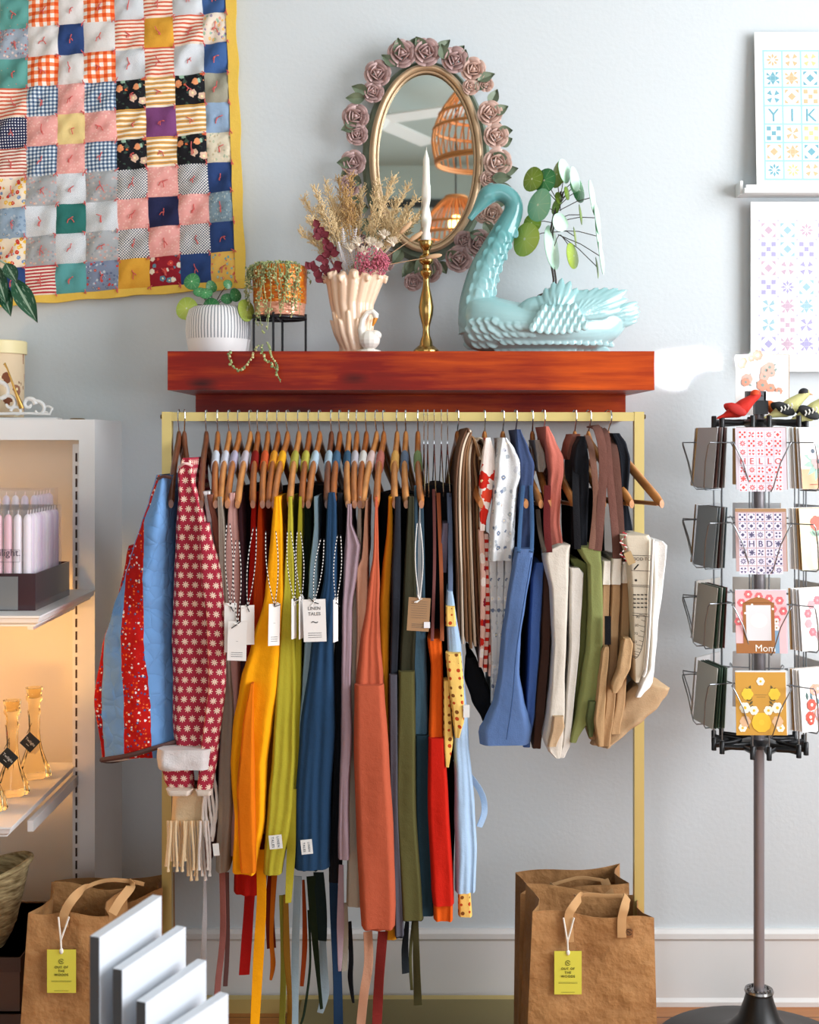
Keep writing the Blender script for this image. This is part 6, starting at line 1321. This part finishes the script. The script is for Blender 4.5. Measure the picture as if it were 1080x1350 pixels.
def quiltprint(mb, x0, z0, nx, nz, cell, seed, ncol, M, text=None, trow=None, tcol=1, bgm=None):
    rr_ = random.Random(seed)
    for j in range(nz):
        for i in range(nx):
            cx, cz = x0 + (i + .5) * cell, z0 - (j + .5) * cell
            if bgm is not None: h = cell * .45; mb.add([(cx - h, -.0002, cz - h), (cx + h, -.0002, cz - h), (cx + h, -.0002, cz + h), (cx - h, -.0002, cz + h)], [(0, 1, 2, 3)], bgm, None, M)
            if text and j == trow and i < len(text) and text[i] != ' ': mb.text(text[i], cell * 1.0, M @ Matrix.Translation((cx, -.0006, cz - cell * .35)), tcol); continue
            kd = rr_.randrange(6); block(mb, cx, cz, cell * .44, kd, tcol + rr_.randrange(ncol), M)
DPo = .03; dpl = .055
# print 1
def poster(label, x0, y0, x1, y1, d, lean, build):
    p = P(x0, y1, d); w_ = (x1 - x0) / S(d); h_ = (y1 - y0) / S(d); t = thing('art_print', p, label, 'print'); M = Matrix.Translation(p) @ Matrix.Rotation(-lean, 4, 'X')
    sh_ = MB().box((0, 0, 0), (w_, .002, h_), M=M).build('paper_sheet', plain('#f1f1f1', .45), t, smooth=False); mb = MB(); mats = build(mb, w_, h_, M); mb.build('printed_pattern', mats, t, smooth=False)
def b1(mb, w_, h_, M):
    px = 1 / S(.03); x0, z0 = 10 * px, h_ - 24 * px; c_ = 24.6 * px
    mb.add([(x0, -.0001, z0), (x0 + c_ * 6.3, -.0001, z0), (x0 + c_ * 6.3, -.0001, z0 - c_ * 7.1), (x0, -.0001, z0 - c_ * 7.1)], [(0, 1, 2, 3)][::-1] and [(3, 2, 1, 0)], 0, None, M)
    quiltprint(mb, x0 + .05 * c_, z0 - .05 * c_, 6, 7, c_, 5, 3, M, 'YIK   ', 3, 2, bgm=1); return [plain('#9fcbe0', .6), plain('#eef4f6', .6), plain('#6fa8b8', .6), plain('#f0b48c', .6), plain('#f0c890', .6)]
poster('upper quilt block art print in blue and peach leaning on the white ledge', 998, 38, 1170, 247, .045, .06, b1)
def b2(mb, w_, h_, M):
    px = 1 / S(.03); x0, z0 = 11 * px, h_ - 25 * px; c_ = 25 * px
    quiltprint(mb, x0, z0, 6, 7, c_, 11, 3, M, None, 3, 1)
    for j in range(8):
        for i in range(7): block(mb, x0 + i * c_, z0 - j * c_, c_ * .1, 3, 1, M)
    return [plain('#e9e9f0', .6), plain('#a9a4cc', .6), plain('#9cc0cc', .6), plain('#c4aabc', .6)]
poster('lower art print with pale lilac quilt blocks on the wall at the right', 990, 266, 1170, 490, .03, .0, b2)
lg_ = thing('picture_ledge', P(1080, 254, .04), 'narrow white picture ledge under the upper art print', 'shelf'); a, b = P(982, 254, .07), P(1180, 246, .0)
MB().box((a.x, -.07, a.z), (b.x, 0, a.z + .012)).build('ledge_board', m_white, lg_, smooth=False); MB().box((a.x + .004, -.0705, a.z + .012), (b.x, -.064, a.z + .020)).build('front_lip', m_white, lg_, smooth=False); MB().box((a.x - .006, -.05, a.z), (a.x + .001, -.0, a.z + .034)).build('end_cap', m_white, lg_, smooth=False)

# ================================================================ CARD SPINNER
SC = Vector((.816, -.29, 0)); sC = S(.29); m_pole = plain('#8d878b', .35, .4); m_pl = plain('#101216', .3); m_wire = plain('#8e9296', .3, .9)
spn = thing('card_spinner', SC, 'floor standing card spinner with black base, grey pole and wire pockets at the right', 'card rack')
MB().lathe([(0, 0), (.246, 0), (.25, .006), (.244, .014), (.20, .024), (.12, .040), (.075, .062), (.048, .095), (.035, .130), (.029, .152), (.0, .152)], SC, 64).build('base', plain('#07080a', .42), spn)
cl = MB(); cl.lathe([(.0, .150), (.032, .150), (.034, .155), (.032, .160), (.026, .158), (.0, .158)], SC, 32)
for k in range(16): cl.ell(SC + Vector((.024 * math.cos(k * PI / 8), .024 * math.sin(k * PI / 8), .161)), (.003, .003, .003), None, 6, 4)
cl.build('collar', plain('#9a9694', .2, .95), spn)
zT = Z(553, .29); zB = Z(978, .29)
MB().lathe([(.0, .15), (.0125, .15), (.0125, zT + .02), (0, zT + .02)], SC, 24).build('pole', m_pole, spn)
MB().lathe([(.0, zT - .002), (.011, zT - .002), (.011, zT + .035), (.0, zT + .035)], SC, 20).build('pole_top', plain('#a9adb2', .3, .7), spn)
A6 = [math.radians(17 + 60 * k) for k in range(6)]
for nm, zc, up_ in (('top_hub', zT - .006, -1), ('bottom_hub', zB, 1)):
    hbm = MB(); hbm.lathe([(0, zc - .012), (.03, zc - .012), (.045, zc), (.03, zc + .006), (0, zc + .006)], SC, 24)
    for th in A6:
        e = Vector((math.cos(th), math.sin(th), 0)); tt = Vector((-e.y, e.x, 0)); 
        for s_ in (1, -1):
            hbm.tube([SC + Vector((0, 0, zc)) + e * .035 + tt * (.02 * s_), SC + Vector((0, 0, zc - .002)) + e * .07 + tt * (.012 * s_), SC + Vector((0, 0, zc - .004)) + e * .108 + tt * (.018 * s_)], (.007, .004), 8)
            c_ = SC + e * .108 + tt * (.018 * s_); hbm.lathe([(0, zc - .016), (.006, zc - .016), (.006, zc + .012), (.0045, zc + .014), (0, zc + .014)], c_, 12)
        e2 = Vector((math.cos(th + PI / 6), math.sin(th + PI / 6), 0)); hbm.tube([SC + Vector((0, 0, zc)) + e * .108 + tt * .018, SC + Vector((0, 0, zc - .002)) + e2 * .070, SC + Vector((0, 0, zc)) + (Vector((math.cos(th + PI / 3), math.sin(th + PI / 3), 0)) * .108 - Vector((-math.sin(th + PI / 3), math.cos(th + PI / 3), 0)) * .018)], (.006, .0035), 8)
    hbm.build(nm, m_pl, spn)
for th in A6:
    e = Vector((math.cos(th), math.sin(th), 0)); tt = Vector((-e.y, e.x, 0))
    for s_ in (1, -1): c_ = SC + e * .108 + tt * (.018 * s_); MB().tube([c_ + Vector((0, 0, zB)), c_ + Vector((0, 0, zT))], .0018, 6).build('upright_wire', m_wire, spn)
CW, CH = .112, .138
def frameM(th, zb_, out, lean=.10, dx=0.0, tw=0.0):
    e = Vector((math.cos(th), math.sin(th), 0)); loc = SC + e * out + Vector((-e.y, e.x, 0)) * dx + Vector((0, 0, zb_)); return Matrix.Translation(loc) @ Matrix.Rotation(th + PI / 2 + tw, 4, 'Z') @ Matrix.Rotation(-lean, 4, 'X')
# card local frame: x right, -y outward (facing), z up
ZK = [1.331 - .1815 * k for k in range(4)]
def pocket_wires(th, zb_):
    M = frameM(th, zb_, .112, 0); w_ = MB()
    for s_ in (1, -1):
        pts = [(s_ * .018, -.002, -.004), (s_ * .020, -.040, -.004), (s_ * .024, -.0465, .004), (s_ * .040, -.052, .060), (s_ * .058, -.055, .098), (s_ * .062, -.053, .104), (s_ * .064, -.03, .104), (s_ * .060, .004, .104), (s_ * .018, .006, .104)]
        w_.tube([M @ Vector(p) for p in pts], .0015, 6)
    w_.tube([M @ Vector(p) for p in ((-.018, 0, -.004), (.018, 0, -.004))], .0015, 6); return w_.build('wire_pocket', m_wire, spn)
def card(M, mt, label, grp=None, nm='greeting_card', th_=.0012, art=None, w_=CW, h_=CH, env=None):
    p = M @ Vector((0, 0, 0)); t = thing(nm, p, label, 'greeting card', grp)
    b = MB().box((-w_ / 2, 0, 0), (w_ / 2, th_, h_), M=M); b.build('card_cover', mt, t, smooth=False)
    if env: MB().box((-w_ / 2 + .003, th_ + .0002, .0), (w_ / 2 + .002, th_ + .0016, h_ + .001), M=M).build('envelope', env, t, smooth=False)
    if art: mb = MB(); mats = art(mb, M); mb.build('cover_art', mats, t, smooth=False)
    return t
def flower(mb, M, x, z, r, mi, mc, n=6, y=-.0006):
    for k in range(n):
        a = 2 * PI * k / n; cx, cz = x + r * .55 * math.cos(a), z + r * .55 * math.sin(a); q_ = r * .5
        mb.add([(cx + q_ * math.cos(b), y - .00004 * k, cz + q_ * math.sin(b)) for b in [i * PI / 5 for i in range(10)]], [tuple(range(10))], mi, None, M)
    mb.add([(x + r * .3 * math.cos(b), y - .0005, z + r * .3 * math.sin(b)) for b in [i * PI / 5 for i in range(10)]], [tuple(range(10))], mc, None, M)
def lf(mb, M, x, z, L, a, mi, w_=.35, y=-.0004):
    pts = []
    for i in range(9): t = i / 8; pts.append((t * L, w_ * L * .5 * math.sin(PI * t)))
    for i in range(7, 0, -1): t = i / 8; pts.append((t * L, -w_ * L * .5 * math.sin(PI * t)))
    mb.add([(x + px * math.cos(a) - pz * math.sin(a), y, z + px * math.sin(a) + pz * math.cos(a)) for px, pz in pts], [tuple(range(len(pts)))], mi, None, M)
def rect(mb, M, x0, z0, x1, z1, mi, y=-.0003): mb.add([(x0, y, z0), (x1, y, z0), (x1, y, z1), (x0, y, z1)], [(0, 1, 2, 3)], mi, None, M)
C = lambda h: plain(h, .55)
def a_hello(mb, M):
    c_ = CW / 5.6; quiltprint(mb, -2.5 * c_, CH - .006, 5, 7, c_ * .92 + .0012, 3, 1, M, 'HELLO', 3, 1, bgm=0); return [C('#ded4e0'), C('#d2493f')]
def a_hbd(mb, M):
    c_ = CW / 5.6; quiltprint(mb, -2.5 * c_, CH - .008, 5, 7, c_ * .92 + .0012, 8, 1, M, ' HBD ', 3, 1, bgm=0); rect(mb, M, -CW / 2, CH - .006, CW / 2, CH, 2); return [C('#ddd6e8'), C('#4c4668'), C('#a07850')]
def a_mom(mb, M):
    for k in range(14): a = k * .9; flower(mb, M, -.05 + .1 * ((k * 37) % 14) / 13, .07 + .06 * ((k * 53) % 14) / 13, .009, 0, 3, 6, -.0004)
    rect(mb, M, -.040, .018, .030, .112, 1, -.0008); mb.add([(-.040, -.0008, .110), (.030, -.0008, .110), (.012, -.0008, .120), (-.005, -.0008, .125), (-.022, -.0008, .120)], [(0, 1, 2, 3, 4)], 1, None, M); rect(mb, M, -CW / 2, 0, .030, .022, 1, -.0007); rect(mb, M, -.033, .028, .022, .106, 2, -.0010)
    mb.add([(-.005 + .019 * math.cos(b), -.0012, .072 + .016 * math.sin(b)) for b in [i * PI / 10 for i in range(20)]], [tuple(range(20))], 3, None, M)
    mb.text('Mom', .022, M @ Matrix.Translation((.008, -.0012, .004)), 3); rect(mb, M, .030, .0, .040, .05, 4, -.0006); flower(mb, M, .034, .070, .007, 3, 1); flower(mb, M, .034, .056, .006, 3, 1); return [C('#d8656a'), C('#9a5f24'), C('#d8d4d6'), C('#efeae0'), C('#7a9cb8')]
def a_ochre(mb, M):
    for s_ in (1, -1):
        for k in range(7): lf(mb, M, s_ * .026, .050 + k * .008, .012, PI / 2 + s_ * (.9 - .1 * k), 2, .45); lf(mb, M, s_ * .026, .050 + k * .008, .010, PI / 2 - s_ * .9, 2, .45)
        flower(mb, M, s_ * .036, .060, .012, 0, 1); flower(mb, M, s_ * .016, .054, .010, 0, 1); flower(mb, M, s_ * .036, .030, .012, 3, 3); flower(mb, M, s_ * .030, .090, .013, 4, 4); flower(mb, M, s_ * .042, .016, .009, 0, 1)
    flower(mb, M, 0, .028, .021, 1, 4, 10, -.0009); flower(mb, M, 0, .118, .009, 0, 1); rect(mb, M, -.014, .088, .014, .0888, 2); rect(mb, M, -.010, .083, .010, .0838, 2); return [C('#f1ecd8'), C('#f0b828'), C('#5a4c1e'), C('#d8b088'), C('#e8c030')]
def a_peach(mb, M):
    rect(mb, M, -CW / 2, 0, CW / 2, .045, 0); 
    for k in range(12): lf(mb, M, -.005, .06, .045, k * .55, 3, .3)
    flower(mb, M, -.022, .085, .018, 1, 2); flower(mb, M, .012, .095, .016, 1, 2); flower(mb, M, -.008, .062, .018, 4, 2); flower(mb, M, .026, .070, .014, 1, 0); rect(mb, M, -.035, .009, .035, .011, 5); return [C('#f2a880'), C('#f0ece8'), C('#3a4a5a'), C('#8fb0a0'), C('#e89a98'), C('#9a6a58')]
def a_jar(mb, M):
    lf(mb, M, -.012, .05, .05, 1.5, 1, .08); flower(mb, M, -.010, .104, .017, 0, 0, 7); 
    for a in (.4, 2.6, .9, 2.2): lf(mb, M, -.011, .075, .022, a, 1, .4)
    rect(mb, M, -.030, .026, .010, .062, 2); 
    for k in range(3): rect(mb, M, -.024, .032 + k * .01, .004, .037 + k * .01, 3, -.0006)
    return [C('#e2604e'), C('#8fae9c'), C('#c8c4b8'), C('#e6e0d0')]
def a_wreath(mb, M):
    for k in range(11):
        a = 2 * PI * k / 11; flower(mb, M, -.002 + .034 * math.cos(a), .072 + .040 * math.sin(a), .010, k % 2, 0); lf(mb, M, -.002 + .030 * math.cos(a + .3), .072 + .036 * math.sin(a + .3), .013, a + 1.2, 2, .4)
    return [C('#e89aa0'), C('#e2707a'), C('#8a9a80')]
def a_bouq(mb, M):
    rz_ = random.Random(4)
    for k in range(26): lf(mb, M, rz_.uniform(-.04, .03), rz_.uniform(.02, .10), .018, rz_.uniform(0, 6), 2 + (k % 2), .4)
    for k in range(14): flower(mb, M, rz_.uniform(-.035, .03), rz_.uniform(.02, .095), rz_.uniform(.008, .014), (0, 1, 4)[k % 3], 5, 7, -.0008 - .0001 * k)
    return [C('#e0503c'), C('#eaa890'), C('#3f5c58'), C('#6f8f98'), C('#e8b8c4'), C('#f0e8e0')]
def a_top(mb, M):
    rz_ = random.Random(9)
    for k in range(14): x, z = rz_.uniform(-.05, .05), .05 + .092 * ((k * 5) % 14) / 13; flower(mb, M, x, z, rz_.uniform(.008, .014), k % 3, 3, 7, -.0006 - .0001 * k); lf(mb, M, x, z, .018, k, 3, .35)
    return [C('#e89a80'), C('#eab4a4'), C('#d8705c'), C('#8fa49a')]
kr = C('#a8824e'); wt = C('#f0efec')
vis = {4: [('#cbbfc8', a_hello, 'card with a red quilt pattern reading HELLO, top pocket of the spinner', '#8a6a60'), ('#b89a98', a_hbd, 'card with a purple quilt pattern reading HBD, second pocket of the spinner', '#a07850'), ('#e8b4b8', a_mom, 'card picturing a wooden frame and the word Mom in the third pocket', '#e8b8c8'), ('#c4902e', a_ochre, 'ochre card with white and yellow flowers in the lowest front pocket', '#e8e8ea')],
       5: [('#f3e4da', a_peach, 'peach and white floral card at the top right of the spinner', '#e4e6e8'), ('#f2e2b8', a_jar, 'cream card with a red flower in a jar, second row at the right', '#a8824e'), ('#f4f2f0', a_wreath, 'white card with a pink flower wreath, third row at the right', '#c8a888'), ('#f2f2f2', a_bouq, 'white card with a colourful bouquet in the lowest right pocket', '#e4e8ea')]}
sidec = ['#6a4a44', '#8f9aa0', '#3f5a48', '#6f8a78']; rown = ('top', 'second', 'third', 'lowest')
for ti in range(4):
    for ai, th in enumerate(A6):
        pocket_wires(th, ZK[ti])
        ncard = 5 if ai in (3, 4, 5) else 2
        if ai == 4: ncard = 3
        if ai in vis:
            bc_, art, lb, env = vis[ai][ti]; out = .156; tw = (.22 if ai == 4 else -.42)
            card(frameM(th, ZK[ti], out, .09, 0, tw), C(bc_), lb, art=art, env=C(env))
        for k in range(ncard):
            if ai in (3,): col_ = (['#c8ccd0', '#7a5a54', '#b8bcc0', '#5a3c38', '#d8d8d8'], ['#8f9aa0', '#a8b4b8', '#5a3a36', '#c4ccd0', '#7a8a90'], ['#b4b0a4', '#3f5a48', '#d8dcd4', '#2f4a3a', '#8a5a54'], ['#c0c4bc', '#3c5444', '#5a7a66', '#34483c', '#8aa090'])[ti][k]; o_ = .148 - k * .0075; sk = 'side facing'
            else: col_ = ['#e6e8ea', '#b08a58', '#d8dce0', '#e8e4dc', '#f0f0f0'][(k + ti) % 5]; o_ = .149 - k * .0055
            side = {3: 'left', 4: 'front', 5: 'right'}.get(ai, 'rear'); tw = {3: -.12, 4: .22, 5: -.42}.get(ai, 0)
            card(frameM(th, ZK[ti] + .001, o_, .09 - .01 * k, .0015 * (k % 2), tw), C(col_), f'plain edged greeting card stacked in the {rown[ti]} {side} pocket of the spinner', f'cards stacked in the {rown[ti]} {side} pocket')
# card and birds on top of the spinner
pT = P(1005, 553, .27)
dT = .22; M = Matrix.Translation(Vector((X(1005, dT), -dT, zT + .012)))
tpw = 70 / S(dT); tph = (Z(468, dT) - (zT + .012))
def topart(mb, M): return a_top(mb, M)
card(M, C('#f6f1ee'), 'floral greeting card standing on top of the spinner behind the birds', art=a_top, w_=tpw, h_=tph, env=kr)
MB().box(P(985, 528, .33), P(1007, 516, .31)).box(P(1007.5, 528, .33), P(1026, 517, .315), mi=1).build('top_block', [plain('#55585e', .4), C('#e6eaf2')], spn, smooth=False)
MB().box(P(996, 546, .325), P(1010, 527, .305)).build('block_neck', m_pl, spn, smooth=False)
def bird(label, px, py, dd, L, cb, cw, ch, face=1, yaw=0.0, wing_marks=False):
    """small ornamental bird; px,py = centre of body, L body length in px, face=+1 looks right"""
    c = P(px, py, dd); s_ = L / S(dd); root = Vector((c.x, c.y, zT + .012)); t = thing('ornamental_bird', root, label, 'bird ornament')
    f = face; mb = MB(); q_ = lambda a, b, y=0: c + Vector((a * s_ * f, y * s_, b * s_))
    prof = [(-.62, -.26, .03, .05), (-.45, -.20, .06, .08), (-.25, -.10, .15, .15), (0, 0, .24, .22), (.2, .10, .24, .21), (.33, .22, .18, .17), (.42, .32, .155, .15), (.50, .38, .14, .13), (.58, .40, .07, .07)]
    mb.loft([[q_(x, z) + Vector((0, w_ * s_ * math.cos(2 * PI * i / 16), h_ * s_ * math.sin(2 * PI * i / 16))) for i in range(16)] for x, z, h_, w_ in prof], True)
    mb.remesh('bird_body', plain(cb, .8), .0018, t, smooth_it=3)
    hd = MB(); hd.ell(q_(.44, .40), (.145 * s_, .14 * s_, .13 * s_)); hd.build('bird_cap', plain(ch, .7), t)
    MB().tube([q_(.56, .38), q_(.68, .35)], [.035 * s_, .006 * s_], 8).build('beak', plain('#e0a060' if cb != '#c8200e' else '#3a2a20', .5), t)
    for sg in (1, -1):
        wg = MB(); R_ = Matrix.Rotation(-.5 * -f, 3, 'Y'); wg.ell(q_(-.12, -.02, sg * .19), (.30 * s_, .05 * s_, .14 * s_), R_); wg.build('wing', plain(cw, .7), t)
        if wing_marks and sg == -1:
            wm = MB()
            for k in range(4): a = q_(-.24 + k * .09, -.10 + k * .03, -.245); wm.tube([a, a + Vector((.03 * s_ * f, -.002, .07 * s_)), a + Vector((0, -.002, .13 * s_))], .02 * s_, 5)
            wm.build('wing_marks', plain('#e8e8e0', .8), t)
    for sg in (.06, -.06): MB().tube([q_(.05, -.18, sg), Vector((q_(.05, 0).x, q_(0, 0, sg).y, zT + .010))], .0012, 5).build('foot', plain('#2a2220', .6), t)
bird('bright red feathered bird ornament on the left of the spinner top', 975, 539, .34, 48, '#c8200e', '#b4180c', '#e0481a', 1)
bird('orange bird ornament half hidden behind the grey block on the spinner top', 1020, 538, .27, 34, '#e8702a', '#d85a1c', '#e8702a', -1)
bird('pale yellow bird ornament with black cap nearer the middle of the spinner top', 1038, 538, .33, 50, '#cdc98a', '#1c1e20', '#23262a', 1, wing_marks=True)
bird('pale yellow bird ornament with black cap at the right edge of the spinner top', 1070, 543, .35, 52, '#cdc98a', '#1c1e20', '#23262a', 1, wing_marks=True)

# added area lamp inside the room, throwing a daylight patch beside the wooden shelf
l = bpy.data.lights.new('wall_patch_light', 'AREA'); l.shape = 'RECTANGLE'; l.size = .11; l.size_y = .05; l.energy = .12; l.color = (1, .98, .95); l.spread = math.radians(1.0)
o = bpy.data.objects.new('wall_patch_light', l); COL.objects.link(o); o.location = (2.2, -4.8, 2.3); o.rotation_euler = (P(903, 487, 0) - o.location).to_track_quat('-Z', 'Y').to_euler()
